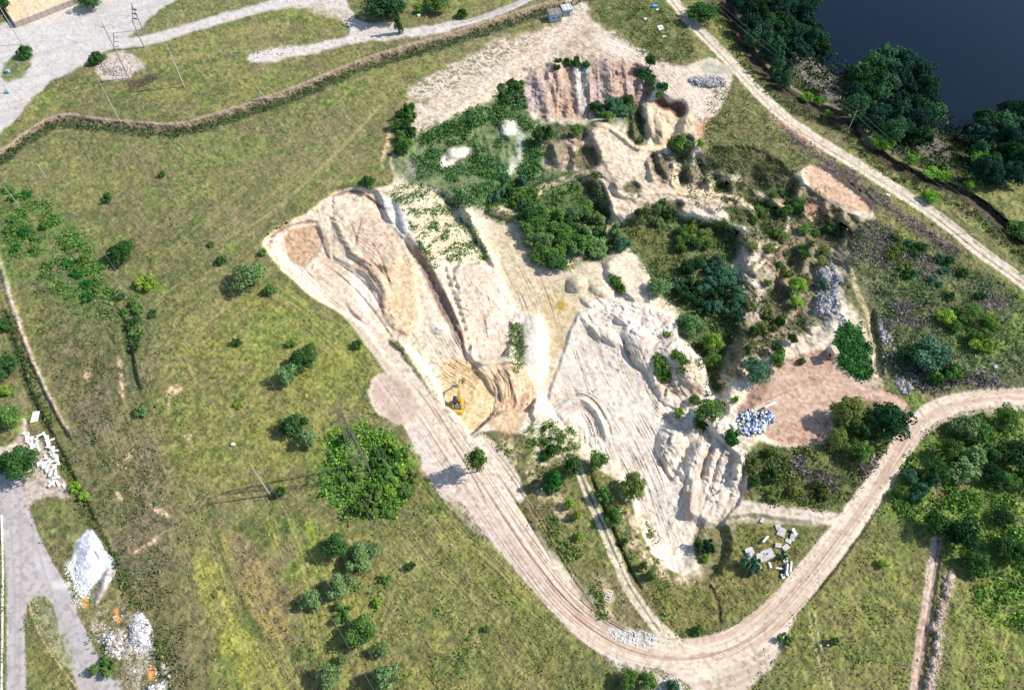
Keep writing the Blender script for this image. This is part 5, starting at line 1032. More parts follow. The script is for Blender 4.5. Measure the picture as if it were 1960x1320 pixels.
# --- single trees and bushes of the fields
for a in [
 (183,108,30,4,'bush','dark','round dark bush beside the pale gravel road above the gravel heap','bush'),
 (45,97,30,4,'bush','dark','dark bush in the grass patch between the two pale roads, upper left','bush'),
 (308,333,16,1.8,'bush','dark','tiny dark bush alone in the upper left meadow below the ditch','bush'),
 (203,377,23,2.6,'bush','dark','small dark bush in the meadow above the big round bush','bush'),
 (234,482,46,5.2,'round','dark','large dense round green bush standing alone in the left meadow','bush'),
 (278,537,44,3.4,'bush','bright','light green bush at the edge of the weeds below the big round bush','bush'),
 (421,498,21,2.2,'bush','dark','small dark bush left of the tall grey green willow near the sand pit','bush'),
 (404,466,15,1.5,'bush','mid','tiny bush just above the small dark bush west of the sand pit','bush'),
 (474,530,56,6.5,'round','silver','tall grey green willow in the meadow left of the sand pit corner','willow'),
 (515,552,24,3,'bush','mid','green bush touching the right side of the grey green willow','bush'),
 (503,481,18,1.8,'bush','mid','small bush at the left corner of the sand pit','bush'),
 (452,653,21,2.2,'bush','dark','small dark bush in the yellow green meadow west of the twin trees','bush'),
 (579,687,46,5,'round','dark','darker upper one of the twin round trees in the middle meadow','tree'),
 (547,717,38,5,'round','silver','silvery lower one of the twin round trees in the middle meadow','tree'),
 (556,656,20,2,'bush','mid','small bush above the twin round trees','bush'),
 (595,661,18,1.8,'bush','mid','small bush up and right of the twin round trees','bush'),
 (267,785,26,2.2,'bush','silver','small silver grey bush below the long dark gully on the left','bush'),
 (560,806,46,6,'upright','dark','upper tree of the dark pair left of the lattice pylon','tree'),
 (583,836,32,6,'upright','silver','grey lower tree of the dark pair left of the lattice pylon','tree'),
 (684,657,22,2,'bush','dark','low dark bush close to the left edge of the haul road','bush'),
 (533,940,24,3,'bush','dark','dark bush at the foot of the lone concrete pole in the meadow','bush'),
 (456,774,20,1.4,'bush','bright','small bright green bush in the middle of the left meadow','bush'),
 (912,880,36,10.5,'round','mid','lone tree standing between the two dirt lanes below the excavator','tree'),
 (33,885,66,7,'round','dark','large dense tree beside the white blocks at the left edge','tree'),
 (13,797,42,5,'round','mid','green tree at the left edge above the pale footpath','tree'),
 (8,700,44,5,'round','dark','green tree at the left edge beside the sandy bank','tree'),
 (4,620,36,4,'bush','dark','dark bush at the left edge left of the sandy bank top','bush'),
 (6,745,26,3,'bush','bright','yellow green bush between two trees on the left edge','bush'),
 (143,930,26,3,'bush','bright','bright green bush below the white concrete blocks','bush'),
 (158,948,22,2.6,'bush','bright','bright bush leaning against the dark verge below the white blocks','bush'),
 (196,1274,42,3.2,'shrubs','mid','spiky green bush casting a shadow on the left asphalt road','bush'),
 (640,1046,42,6,'round','dark','dark topmost tree of the row below the thicket','tree'),
 (690,1062,56,6,'upright','silver','broad silvery tree in the row below the thicket','willow'),
 (648,1118,46,7.5,'upright','silver','tall silvery many stemmed tree in the row below the thicket','willow'),
 (592,1147,34,5.5,'upright','silver','smaller silvery tree left of the row below the thicket','willow'),
 (694,1205,56,6,'round','mid','dense round green tree in the lower meadow row','tree'),
 (727,1242,26,3.5,'round','silver','small silvery tree touching the dense round tree','tree'),
 (736,1290,42,8,'upright','silver','tall silvery tree at the bottom edge of the meadow row','willow'),
 (630,1290,42,5,'round','silver','round grey green tree at the bottom left of the row','tree'),
 (652,1260,20,3,'bush','silver','small grey bush above the bottom left round tree','bush'),
 (655,1170,36,2.4,'shrubs','mid','low spreading green bush between the silvery trees','bush'),
 (722,1152,18,1.6,'bush','bright','small yellow green bush right of the silvery trees','bush'),
 (737,1107,20,1.6,'shrubs','mid','small green shrub right of the broad silvery tree','shrub'),
 (930,1202,16,1.4,'bush','mid','tiny bush in the meadow below the bend of the haul road','bush'),
 (787,1082,18,1.4,'shrubs','dark','tiny dark shrub in the mown meadow right of the tree row','shrub'),
 (1060,912,52,8,'conifer','herb','blue green conifer on the bank beside the rutted track','pine'),
 (1094,893,34,6,'round','dark','dark green tree right behind the blue green conifer','tree'),
 (1143,880,36,5,'round','mid','green tree on the sand rim right of the rutted track','tree'),
 (1158,943,28,5,'upright','mid','slim green tree on the right edge of the rutted track','tree'),
 (1212,928,46,6,'round','olive','olive green tree on the rim of the white sand fill','tree'),
 (1176,982,34,6,'upright','mid','green many stemmed tree below the olive tree','tree'),
 (1090,962,20,3,'bush','bright','light green bush below the blue green conifer','bush'),
 (1104,984,18,3,'bush','bright','lower light green bush beside the rutted track','bush'),
 (1108,1026,20,2,'bush','bright','lime green bush left of the rutted track','bush'),
 (1198,1035,14,2,'bush','mid','small bush on the bare bank left of the sand tip','bush'),
 (1233,1080,14,4,'upright','mid','slim young tree casting a shadow over the rutted track','tree'),
 (1247,1098,22,3,'bush','mid','green bush beside the slim young tree','bush'),
 (1352,1045,34,3,'shrubs','deep','dark shrub in the hollow right of the sand tip','shrub'),
 (1350,1067,17,2.4,'bush','bright','light green bush in front of the dark shrub in the hollow','bush'),
 (1440,1080,34,4,'shrubs','teal','blue grey shrub among the broken concrete slabs','shrub'),
 (1501,1062,16,2,'shrubs','teal','small grey green shrub between the right hand slabs','shrub'),
 (1204,1297,34,4,'round','mid','green tree at the bottom edge left of the brown hollow','tree'),
 (1240,1303,32,5,'round','mid','green tree at the bottom edge right of the brown hollow','tree'),
 (1290,1312,26,3,'bush','teal','grey green bush on the pale rubble at the bottom edge','bush'),
 (1338,1205,22,2,'bush','mid','small bush in the grass inside the bend of the haul road','bush'),
 (1690,1077,22,2,'bush','bright','bright bush in the lower right meadow','bush'),
 (1600,1225,16,2.6,'bush','mid','small bush beside the twin wheel ruts, lower right','bush'),
 (1504,1222,26,2,'shrubs','mid','low shrub at the outer edge of the haul road bend','shrub'),
 (1178,441,34,9,'poplar','silver','tall silver poplar group in the centre of the quarry','poplar'),
 (1193,462,26,6,'upright','teal','blue green willow at the foot of the silver poplar','willow'),
 (1262,551,40,5,'round','silver','round silvery willow on the rim above the white fill','willow'),
 (1322,622,48,6,'round','silver','broad silvery willow at the right rim of the white fill','willow'),
 (1364,655,36,6.5,'round','bright','bright green tree below the broad silvery willow','tree'),
 (1366,688,30,5,'round','mid','green tree on the narrow green strip beside the white fill','tree'),
 (1452,710,46,6,'round','teal','blue green round tree left of the red clay terrace','tree'),
 (1488,688,30,5,'round','mid','green tree on the edge of the red clay terrace','tree'),
 (1535,690,16,2,'bush','mid','tiny bush on top of the red clay terrace','bush'),
 (1357,785,46,5,'round','mid','green tree in the notch between sand fill and rubbish heap','tree'),
 (1331,763,22,3,'bush','mid','small green bush up left of the notch tree','bush'),
 (1300,787,22,3,'bush','bright','light green bush on the white sand, left of the notch tree','bush'),
 (1403,832,36,4,'bush','herb','vivid green bush touching the left side of the rubbish heap','bush'),
 (1409,763,14,2,'bush','bright','tiny yellow green bush above the rubbish heap','bush'),
 (1040,254,34,5,'shrubs','dark','dark shrub on the hummock below the clay slope','shrub'),
 (1103,248,22,4.5,'round','mid','green tree at the foot of the clay slope, left of the sandy plateau','tree'),
 (1303,268,34,7,'upright','mid','tall green tree in the gully below the dark sink hole','tree'),
 (1341,272,14,5,'upright','bright','slim light green tree right of the gully tree','tree'),
 (1226,266,14,3,'bush','olive','small olive bush on the ridge left of the sand bowl','bush'),
 (1527,545,32,5,'round','bright','yellow green tree left of the upper rubble streak','tree'),
 (1527,576,22,4,'upright','bright','slim yellow green tree left of the lower rubble streak','tree'),
 (1576,540,22,4,'upright','teal','slim grey green tree standing in the rubble streak','tree'),
 (1783,675,70,7,'round','teal','very broad grey green tree in the weeds at the right','tree'),
 (1745,680,46,5,'round','deep','dark tree left of the very broad grey green tree','tree'),
 (1812,712,50,5,'shrubs','mid','spreading shrub below the very broad grey green tree','shrub'),
 (1625,788,54,7,'round','olive','olive tree beside the access road to the clay terrace','tree'),
 (1700,805,72,8,'round','deep','large dark tree at the inner side of the road junction','tree'),
 (1650,858,40,7,'upright','mid','green many stemmed tree below the large dark junction tree','tree'),
 (1606,838,34,5,'round','olive','olive tree at the lower edge of the clay terrace','tree'),
 (1648,815,34,5,'round','dark','dark tree squeezed between the olive and the junction tree','tree'),
 (1795,1002,46,6,'round','dark','tree at the meadow edge above the trench','tree'),
 (1842,1018,58,7,'round','deep','large dark tree at the head of the trench','tree'),
 (1872,1075,40,5,'upright','dark','dark green tree right of the spoil line','tree'),
 (1922,1045,40,5,'round','dark','round dark tree at the right, above the bright green weeds','tree'),
 (1952,1058,34,5,'round','dark','round dark tree at the right edge, lower woodland','tree'),
 (1945,870,60,6,'round','deep','dark tree at the right edge of the right hand woodland','tree'),
 (704,346,30,3,'bush','dark','dark bush on the northern lip of the sand pit','bush'),
 (760,38,22,10,'poplar','dark','tall slim tree rising beside the pale road junction at the top','poplar'),
 (735,8,70,9,'round','deep','large dark tree cut by the top edge, above the road junction','tree'),
 (836,3,48,6,'round','mid','round green tree at the top edge right of the road junction','tree'),
 (803,17,17,3,'bush','bright','small bright bush near the top edge, left of the round tree','bush'),
 (884,24,22,3,'bush','dark','small dark bush between the round tree and the asphalt lane','bush'),
 (172,-2,44,6,'round','dark','dark tree behind the concrete panel wall, cut by the top edge','tree'),
 (4,5,30,6,'round','dark','dark tree in the top left corner of the photo','tree'),
 (1343,24,54,6,'round','dark','dark tree at the top, right of the sandy road start','tree'),
 (1245,115,22,5,'round','dark','dark green tree at the tip of the weedy field, top','tree'),
 (1960,440,50,6,'round','mid','green tree cut by the right edge beyond the dark ditch','tree'),
]:
    T(*a)
# --- groups nobody could tell apart
S_ = cluster
S_([(755,205),(785,205),(790,285),(758,292)], 9, (22,30), (3.5,5), ['round','bush'], ['dark','mid'], 'bush|the hedge by the sandy strip', 'bush', 'hedge bushes north of the sand pit')
S_([(618,850),(660,820),(720,815),(770,860),(790,910),(768,985),(700,990),(640,975)], 20, (20,40), (1.4,3), ['shrubs','shrubs','bush','shrubs'], ['mid','bright','mid','dark','olive'], 'bush|the pylon thicket', 'bush', 'thicket bushes below the pylon')
S_([(1000,400),(1150,400),(1152,480),(1110,480),(1060,515),(1020,470)], 22, (28,42), (4,6.5), ['upright','round','upright'], ['silver','silver','mid','dark'], 'willow|the central green hollow', 'willow', 'willows in the central hollow')
S_([(935,335),(1000,320),(1030,360),(1000,400),(930,385)], 9, (22,32), (2.5,4), ['bush','shrubs'], ['teal','dark','mid'], 'shrub|the patch above central willows', 'shrub', 'shrubs at the edge of the central hollow')
S_([(1290,520),(1330,490),(1400,500),(1420,560),(1415,610),(1370,600),(1310,575)], 20, (24,36), (2.5,4), ['bush','round','shrubs'], ['teal','deep','teal'], 'shrub|the blue green thicket', 'shrub', 'blue green thicket shrubs')
S_([(1290,425),(1340,420),(1365,450),(1350,470),(1300,470)], 9, (20,32), (2.5,4), ['bush','round'], ['mid','mid','olive'], 'bush|the eastern hollow thicket', 'bush', 'upper thicket bushes of the eastern hollow')
S_([(1220,395),(1270,380),(1290,420),(1240,430)], 5, (20,28), (2.5,4), ['bush','shrubs'], ['dark','silver'], 'shrub|the strip below sandy ridge', 'shrub', 'shrubs below the sandy ridge')
S_([(1130,190),(1210,185),(1205,220),(1150,232)], 9, (20,28), (3,5), ['upright','round'], ['mid','dark','teal'], 'willow|the group below clay slope', 'willow', 'willows below the clay slope')
S_([(1210,118),(1250,140),(1275,165),(1262,190),(1235,160)], 9, (14,22), (1.5,3), ['bush'], ['herb','mid'], 'bush|the right clay lip row', 'bush', 'bushes on the right lip of the clay slope')
S_([(1060,112),(1130,112),(1130,126),(1062,126)], 7, (14,20), (1.5,2.5), ['bush'], ['dark','herb'], 'bush|the row topping the clay slope', 'bush', 'bushes along the top of the clay slope')
S_([(960,160),(1005,150),(990,178),(960,195)], 6, (16,24), (2,3), ['bush'], ['dark','mid'], 'bush|the group left of clay slope', 'bush', 'bushes left of the clay slope')
S_([(1400,560),(1500,600),(1540,650),(1480,680),(1400,700),(1390,640)], 13, (16,28), (2,4), ['bush','round'], ['mid','dark','olive'], 'bush|the ground east of fill', 'bush', 'bushes on the broken ground east of the fill')
S_([(1400,390),(1480,360),(1560,400),(1620,460),(1560,520),(1470,560),(1440,470)], 26, (14,26), (1.5,3.2), ['bush','round'], ['dark','mid','olive'], 'small bush|the eroded eastern hummocks', 'bush', 'bushes on the eastern hummocks')
S_([(1800,600),(1860,580),(1910,600),(1900,660),(1840,660)], 10, (24,34), (2.5,4), ['bush','round'], ['bright','mid'], 'bush|the bright right hand patch', 'bush', 'bright bushes above the right hand road')
S_([(1700,430),(1800,470),(1870,520),(1900,580),(1780,560),(1700,500)], 16, (18,30), (1.6,3), ['bush','shrubs'], ['teal','dark','olive'], 'shrub|the weeds beside sandy road', 'shrub', 'shrubs in the eastern weeds')
S_([(1760,830),(1830,800),(1930,790),(1930,850),(1850,900),(1780,900)], 8, (32,48), (4,6.5), ['upright','round'], ['silver','mid','dark'], 'willow|the right hand woodland', 'willow', 'willows of the right hand woodland')
S_([(1740,880),(1790,900),(1800,960),(1740,960),(1710,930)], 6, (22,34), (3,5), ['round','bush'], ['teal','mid'], 'bush|the haul road verge group', 'bush', 'bushes at the outer haul road edge')
S_([(1880,900),(1990,880),(1990,1010),(1900,1010)], 5, (24,38), (3,5), ['round','bush'], ['mid','deep','mid'], 'bush|the right edge undergrowth', 'bush', 'bushes of the right edge undergrowth')
S_([(1450,850),(1500,880),(1560,900),(1600,940),(1540,965),(1450,940),(1425,890)], 9, (18,28), (1.8,3), ['bush','shrubs'], ['olive','dark'], 'low bush|the road loop scrub', 'bush', 'scrub inside the road loop')
S_([(1020,815),(1060,810),(1060,870),(1040,880)], 7, (10,18), (1,2), ['bush'], ['mid','dark'], 'small bush|the bank below the excavator', 'bush', 'bushes on the speckled bank')
S_([(0,355),(60,370),(105,395),(80,480),(30,500),(5,430)], 10, (16,28), (1.2,2.2), ['bush','shrubs'], ['herb','mid'], 'low bush|the left edge weeds', 'bush', 'weedy bushes at the left edge')
S_([(120,450),(170,480),(200,560),(180,600),(130,560)], 8, (16,26), (1.2,2.2), ['bush','shrubs'], ['herb','mid'], 'low bush|the weeds beside round bush', 'bush', 'weedy bushes of the left meadow')
S_([(225,560),(300,590),(262,690),(262,745),(246,660)], 9, (14,22), (1.2,2.4), ['bush','shrubs'], ['dark','dark','mid'], 'bush|the left meadow gully', 'bush', 'bushes along the left gully')
# lake shore
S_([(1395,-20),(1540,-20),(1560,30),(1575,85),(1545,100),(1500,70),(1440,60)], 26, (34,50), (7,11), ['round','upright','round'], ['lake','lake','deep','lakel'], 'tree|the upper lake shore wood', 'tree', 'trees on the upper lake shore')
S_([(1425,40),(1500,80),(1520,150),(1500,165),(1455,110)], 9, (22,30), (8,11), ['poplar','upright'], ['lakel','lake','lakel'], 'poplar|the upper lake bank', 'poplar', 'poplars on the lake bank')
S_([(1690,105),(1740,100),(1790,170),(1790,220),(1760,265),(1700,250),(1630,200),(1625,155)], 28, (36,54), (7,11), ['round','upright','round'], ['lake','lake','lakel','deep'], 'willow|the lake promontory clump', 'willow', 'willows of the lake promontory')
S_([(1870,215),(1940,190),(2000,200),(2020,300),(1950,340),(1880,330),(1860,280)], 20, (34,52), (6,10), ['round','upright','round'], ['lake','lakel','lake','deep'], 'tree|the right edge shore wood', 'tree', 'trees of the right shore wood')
T(1720,215,26,11,'poplar','lakel','slender pale poplar in front of the big lake willows','poplar')
for k, a in enumerate([(1690,272,38,4,'left of the bare purple slope'),(1745,305,26,4,'right of the bare purple slope'),(1545,185,24,3,'beside the ditch under the poplars'),(1568,193,20,3,'second one beside the ditch under the poplars'),(1587,218,16,2.5,'above the sandy road by the ditch bend'),(1625,210,20,3,'just above the leaning pole'),(1785,330,34,3,'at the ditch, left one of two'),(1808,338,26,3,'at the ditch, right one of two'),(1875,300,36,5,'before the right shore wood'),(1780,375,30,3,'between sandy road and dark ditch'),(1855,352,18,3,'small, on the grass beyond the ditch')]):
    T(a[0], a[1], a[2], a[3], 'round', 'laker', 'bright green bush near the lake, ' + a[4], 'bush')

# ------------------------------------------------------------------ ground cover nobody could count
srng = np.random.default_rng(99)
def scatter_pts(w, n):
    """n surface points drawn with weight w (array over the sheet)"""
    p = w.astype(np.float64).ravel(); cs = np.cumsum(p); idx = np.searchsorted(cs, srng.random(n) * cs[-1])
    i, j = np.divmod(np.minimum(idx, p.size - 1), NU)
    u = us[j] + srng.uniform(-.5, .5, n) * STEP; v = vs[i] + srng.uniform(-.5, .5, n) * STEP
    return np.stack([sample(PX, u, v), sample(PY, u, v), sample(Z, u, v)], 1)
def herb(name, w, n, leaves, spread, size, cols, hgt, up=.4):
    P0 = scatter_pts(w, n); k = srng.uniform(.6, 1.5, n)
    C = np.repeat(P0, leaves, 0); kk = np.repeat(k, leaves)
    C[:, :2] += srng.normal(size=(n * leaves, 2)) * spread * kk[:, None]
    C[:, 2] += srng.uniform(.15, 1, n * leaves) * hgt * kk
    Nn = srng.normal(size=(n * leaves, 3)) + np.array([0, 0, up])
    pc = np.array([A(*c) for c in cols]) * 1.3; ci = np.repeat(srng.integers(0, len(cols), n), leaves)
    tint = pc[ci] * srng.uniform(.7, 1.3, (n * leaves, 1))
    o = link(bpy.data.objects.new(name, leaf_mesh(name, C, Nn, size * np.ones(n * leaves) * kk, tint, M_WEED, seed=n)))
    o["kind"] = "stuff"; return o
def W(pts, f=8, na=8): return mask(pts, f, na)
dens = sst((N_big - .35) * 4) * .7 + .3
inframe = ((U > -60) & (U < 2020) & (V > -60) & (V < 1380)).astype(np.float32)
scale_w = 1 / (1 + np.clip((700 - V) / 700, -.6, 1))       # fewer where the land is far
field = GRASSM * inframe * (LAB == 0)
clump = sst((fbm(X0 * .4, Y0 * .4, 3, 201) - .52) * 8)
herb("meadow_grass", field * (.25 + clump) * scale_w, 12000, 3, .25, .13, [(124,128,74),(136,134,78),(108,116,66),(146,140,88)], .25)
herb("dry_grass", field * sst((N_str - .5) * 6) * scale_w, 5000, 3, .25, .13, [(176,166,110),(160,150,104),(170,160,110)], .25)
clump2 = sst((fbm(X0 * .16, Y0 * .16, 3, 205) - .60) * 12) * field
herb("broadleaf_weeds", clump2 * scale_w, 1500, 4, .4, .20, [(88,132,54),(70,112,50),(112,152,62)], .5)
wl = W([(-10,350),(60,370),(105,395),(105,450),(60,500),(20,490),(-10,430)]) + W([(100,450),(160,450),(210,520),(200,600),(150,570),(60,530),(110,490)]) + .6 * W([(40,500),(200,540),(300,600),(250,680),(200,600),(90,560)])
herb("green_weeds", wl * (.05 + clump ** 2), 1700, 4, .4, .24, [(88,136,66),(106,152,70),(74,116,62),(120,154,76)], .5)
we = .8 * W([(1640,430),(1700,420),(1720,500),(1712,600),(1700,640),(1690,560),(1650,540),(1620,500)]) + W([(1700,440),(1830,500),(1960,560),(2010,640),(2010,740),(1900,740),(1720,745),(1690,660),(1660,520)]) * (1 - HRm)
herb("scrub", we * (.4 + clump), 2800, 4, .4, .24, [(104,128,86),(88,112,70),(124,138,96),(116,142,76),(138,148,116)], .6)
wlf = W([(50,560),(110,480),(210,560),(300,600),(262,760),(300,900),(330,1000),(340,1160),(380,1320),(320,1320),(290,1200),(200,980),(140,830),(80,700)], 20, 12)
herb("scrub", wlf * (.1 + clump), 1100, 4, .35, .2, [(96,112,70),(114,116,80),(84,98,60),(128,122,96)], .5)
herb("dead_brush", we * sst((fbm(X0 * .13, Y0 * .13, 3, 71) - .52) * 9) + W([(1515,870),(1550,885),(1550,930),(1520,910)]) + W([(1640,870),(1680,860),(1670,910),(1645,930)]) + W([(1560,900),(1600,920),(1590,950),(1555,940)]) + .5 * (LAB != 12) * lmask([(1510,262),(1600,315),(1700,395),(1830,488)], 9, 3, 3), 1900, 5, .35, .22, [(136,124,126),(112,102,104),(158,146,144)], .7)
wr = W([(1740,820),(1960,780),(2010,1000),(1990,1120),(1850,1090),(1790,1000),(1640,980),(1700,900)]) * (1 - HRm) + W([(1850,1120),(2000,1100),(2000,1210),(1900,1190)])
herb("undergrowth", wr * (.1 + clump), 2600, 4, .5, .26, [(110,156,66),(92,134,60),(132,170,72),(80,116,56)], .6)
wth = W([(618,850),(660,815),(720,812),(775,860),(792,910),(768,985),(700,992),(635,975)])
herb("undergrowth", wth * (.15 + clump), 1500, 4, .45, .25, [(112,158,66),(94,138,60),(134,172,72)], .8)
wc = W([(1420,850),(1500,862),(1600,850),(1600,770),(1740,790),(1735,850),(1640,960),(1560,975),(1440,950)]) * (1 - HRm)
herb("scrub", wc * (.1 + clump), 1300, 4, .4, .24, [(108,122,70),(90,106,60),(128,136,82)], .5)
wk = W([(1592,640),(1640,620),(1658,650),(1674,726),(1642,720),(1607,704)], 3, 3)
herb("dark_herbs", W([(1590,640),(1640,616),(1660,650),(1676,728),(1642,724),(1600,706)], 5, 7) * (.25 + clump), 1100, 4, .35, .26, [(72,128,64),(84,140,70),(60,108,54)], .5)
wn = W([(790,270),(870,232),(960,180),(1005,160),(1010,230),(1060,240),(1030,330),(1000,350),(950,400),(880,390),(840,345),(790,340)]) * sst((fbm(X0 * .2, Y0 * .2, 3, 207) - .36) * 6)
wn = wn * (1 - W([(845,280),(905,275),(905,300),(862,322),(838,318)], 4, 3)) * (1 - W([(955,222),(1002,240),(1008,300),(985,338),(965,338)], 4, 3))
herb("green_herbs", wn, 4600, 4, .45, .26, [(76,124,64),(88,136,66),(62,106,56),(110,148,80),(94,126,84)], .7)
wg = mask(G_A, 6, 5) + mask(G_B, 6, 5)
herb("hollow_reeds", wg * (.2 + clump), 3600, 4, .4, .24, [(92,126,72),(108,138,78),(78,106,62),(118,126,68)], .6)
wsp = mask([(728,366),(790,345),(860,365),(905,425),(940,500),(900,503),(862,500),(845,520),(805,480),(790,440),(765,385)], 5, 4) * (.12 + sst((fbm(X0 * .5, Y0 * .5, 3, 209) - .5) * 9)) + .5 * W([(875,420),(905,430),(942,495),(915,495)], 4, 4) + .5 * W([(800,460),(840,500),(838,530),(815,500)], 3, 3)
herb("tufts_on_sand", wsp, 2100, 3, .2, .19, [(86,130,62),(104,146,68),(72,110,56)], .4)
wsb = mask(SB, 6, 5) * (.1 + sst((fbm(X0 * .5, Y0 * .5, 3, 211) - .5) * 9)) + .4 * W([(940,820),(1040,910),(1100,1010),(1180,1180),(1140,1180),(1060,1040),(960,880)], 6, 5) * clump + .7 * W([(975,615),(1000,615),(1005,690),(985,720),(972,680)], 4, 4) + .6 * W([(1180,935),(1235,955),(1250,1030),(1275,1085),(1200,1060)], 8, 6) * clump
herb("tufts_on_sand", wsb, 1700, 3, .24, .2, [(92,132,62),(112,146,70),(122,130,72)], .4)
weh = (LAB != 12) * (.8 * W([(1190,200),(1235,200),(1240,290),(1210,290)], 5, 5) + W([(1256,296),(1300,290),(1345,300),(1440,370),(1400,395),(1300,360)], 8, 6)) * .7 + (LAB != 12) * W([(1270,300),(1345,285),(1440,350),(1560,360),(1650,430),(1600,520),(1560,640),(1450,680),(1380,760),(1360,700),(1400,620),(1420,470),(1330,390)], 10, 8) * sst((fbm(X0 * .2, Y0 * .2, 3, 213) - .5) * 8)
herb("scrub", HOLM * (.3 + clump), 1500, 5, .3, .18, [(84,108,60),(102,120,68),(112,114,76),(72,94,54)], .7)
herb("scrub", weh, 2200, 4, .35, .22, [(88,112,64),(106,122,72),(118,120,80),(76,98,58)], .6)
wb = W([(1260,630),(1300,650),(1330,690),(1310,720),(1290,690)], 5, 5) * clump + W([(1160,520),(1190,540),(1200,570),(1175,555)], 4, 4) + W([(1250,680),(1275,690),(1285,725),(1262,725)], 4, 4) + W([(1330,800),(1350,810),(1340,830)], 3, 3)
herb("tufts_on_sand", wb, 1100, 4, .28, .24, [(86,126,54),(104,138,60)], .6)
wls = W([(1400,-20),(1560,-20),(1600,110),(1800,220),(2010,250),(2010,420),(1900,390),(1720,300),(1560,200),(1440,120)], 8, 6) * (LAB == 14)
herb("shore_undergrowth", wls * (.3 + clump), 4500, 4, .5, .34, [(44,66,44),(60,84,50),(34,52,38),(88,112,56)], 1.0)  # leaf tones darkened for the dim light on the shore
wd = lmask([(a, b + 9) for a, b in DL], 7, 3, 3) + .3 * lmask([(120,880),(160,960),(210,1060),(260,1150),(310,1260),(330,1330)], 9, 4, 4) + .35 * lmask([(20,610),(60,730),(100,810)], 8, 3, 3) + .6 * lmask([(a - 16, b + 14) for a, b in DR], 8, 4, 4)
herb("ditch_weeds", wd * inframe * (LAB < 15), 4200, 4, .3, .24, [(78,96,58),(96,112,66),(62,82,50),(110,128,70)], .6)
wtop = W([(1120,0),(1290,0),(1330,90),(1320,125),(1240,120),(1170,60)], 6, 4) + .5 * W([(1360,150),(1420,170),(1560,300),(1520,330),(1400,330),(1340,260)], 8, 6)
herb("rough_grass", wtop * (.3 + clump), 2200, 3, .35, .2, [(96,118,64),(106,120,66),(66,88,50)], .6)

# loose stones
def stones(name, w, n, smin, smax, mats, hup=.1, parent=None):
    P0 = scatter_pts(w, n); m = MB()
    for p in P0:
        s = smin + (smax - smin) * srng.random() ** 2.2
        R = Matrix.Rotation(srng.uniform(0, 6.28), 3, 'Z') @ Matrix.Rotation(srng.uniform(-.6, .6), 3, 'X') @ Matrix.Rotation(srng.uniform(-.6, .6), 3, 'Y')
        m.box((p[0], p[1], p[2] + s * hup), (s * srng.uniform(.7, 1.4), s * srng.uniform(.5, 1), s * srng.uniform(.35, .8)), R, srng.uniform(.6, .9))
    o = m.build(name, mats[0])
    for k in mats[1:]: o.data.materials.append(k)
    if len(mats) > 1: o.data.polygons.foreach_set("material_index", np.repeat(srng.integers(0, len(mats), n), 6).astype(np.int32))
    o["kind"] = "stuff"; return o
M_ST1 = simple_mat("pale_stone", (.46, .43, .42), .9); M_ST2 = simple_mat("grey_stone", (.26, .24, .24), .9); M_ST3 = simple_mat("blueish_stone", (.30, .31, .35), .9)
stones("rubble", mask([(1570,492),(1598,500),(1608,560),(1596,600),(1560,610),(1562,560)], 4, 4), 700, .25, 1.0, [M_ST1, M_ST2, M_ST3])
stones("rubble", mask([(1600,600),(1615,600),(1625,640),(1610,640)], 3, 3) + mask([(1678,600),(1690,610),(1705,650),(1690,660)], 3, 3) + .7 * mask([(1715,715),(1755,735),(1745,755),(1715,740)], 4, 4), 380, .25, .9, [M_ST1, M_ST2, M_ST3])
stones("broken_stone", mask([(1316,153),(1342,147),(1382,148),(1390,162),(1368,166),(1330,165)], 3, 2), 380, .3, .9, [M_ST2, M_ST3, M_ST1])
stones("rubble", mask([(1160,1202),(1240,1205),(1268,1236),(1220,1236),(1180,1222)], 4, 4) + mask([(1240,1280),(1315,1310),(1325,1340),(1240,1340)], 6, 5), 360, .12, .45, [M_PLASTER, M_WHITE, M_PLASTER])
stones("rubble", mask([(255,1180),(285,1185),(298,1235),(270,1250),(245,1230)], 4, 3) + .7 * mask([(285,1310),(325,1305),(320,1340),(285,1340)], 4, 4) + .5 * mask([(185,1210),(240,1200),(245,1260),(200,1255)], 4, 4), 700, .15, .55, [M_PLASTER, M_WHITE, M_ST1, M_ST2])
stones("rubble", mask([(180,1150),(240,1150),(300,1230),(328,1330),(250,1330),(195,1250)], 12, 8), 260, .12, .5, [M_ST1, M_PLASTER, M_ST2])
stones("rubble", mask([(120,1090),(150,1060),(176,1130),(160,1172),(130,1130)], 6, 6), 200, .12, .5, [M_PLASTER, M_WHITE])
stones("spoil_clods", lmask([(1818,1100),(1803,1175),(1796,1240),(1783,1300),(1772,1380)], 10, 3, 3), 420, .2, .6, [simple_mat("spoil_clod", (.42, .34, .29), .95)])
stones("gravel", mask([(190,122),(215,110),(248,120),(260,135),(240,150),(200,148)], 4, 4), 300, .2, .6, [M_ST1, M_ST2])
stones("clods", bareq * inframe * (V > 250) * sst((N_big - .45) * 5), 2500, .12, .35, [simple_mat("sand_clod", (.44, .37, .29), .95)])
stones("road_edge_clods", (HRm > .3) * (HRm < .8) * inframe, 700, .15, .4, [M_ST1])
stones("debris", mask([(470,105),(500,95),(560,88),(560,100),(490,122)], 4, 4) + .5 * mask([(1690,650),(1760,670),(1900,690),(1920,720),(1760,740),(1700,700)], 8, 6), 320, .2, .7, [M_ST1, M_WHITE, M_ST3])

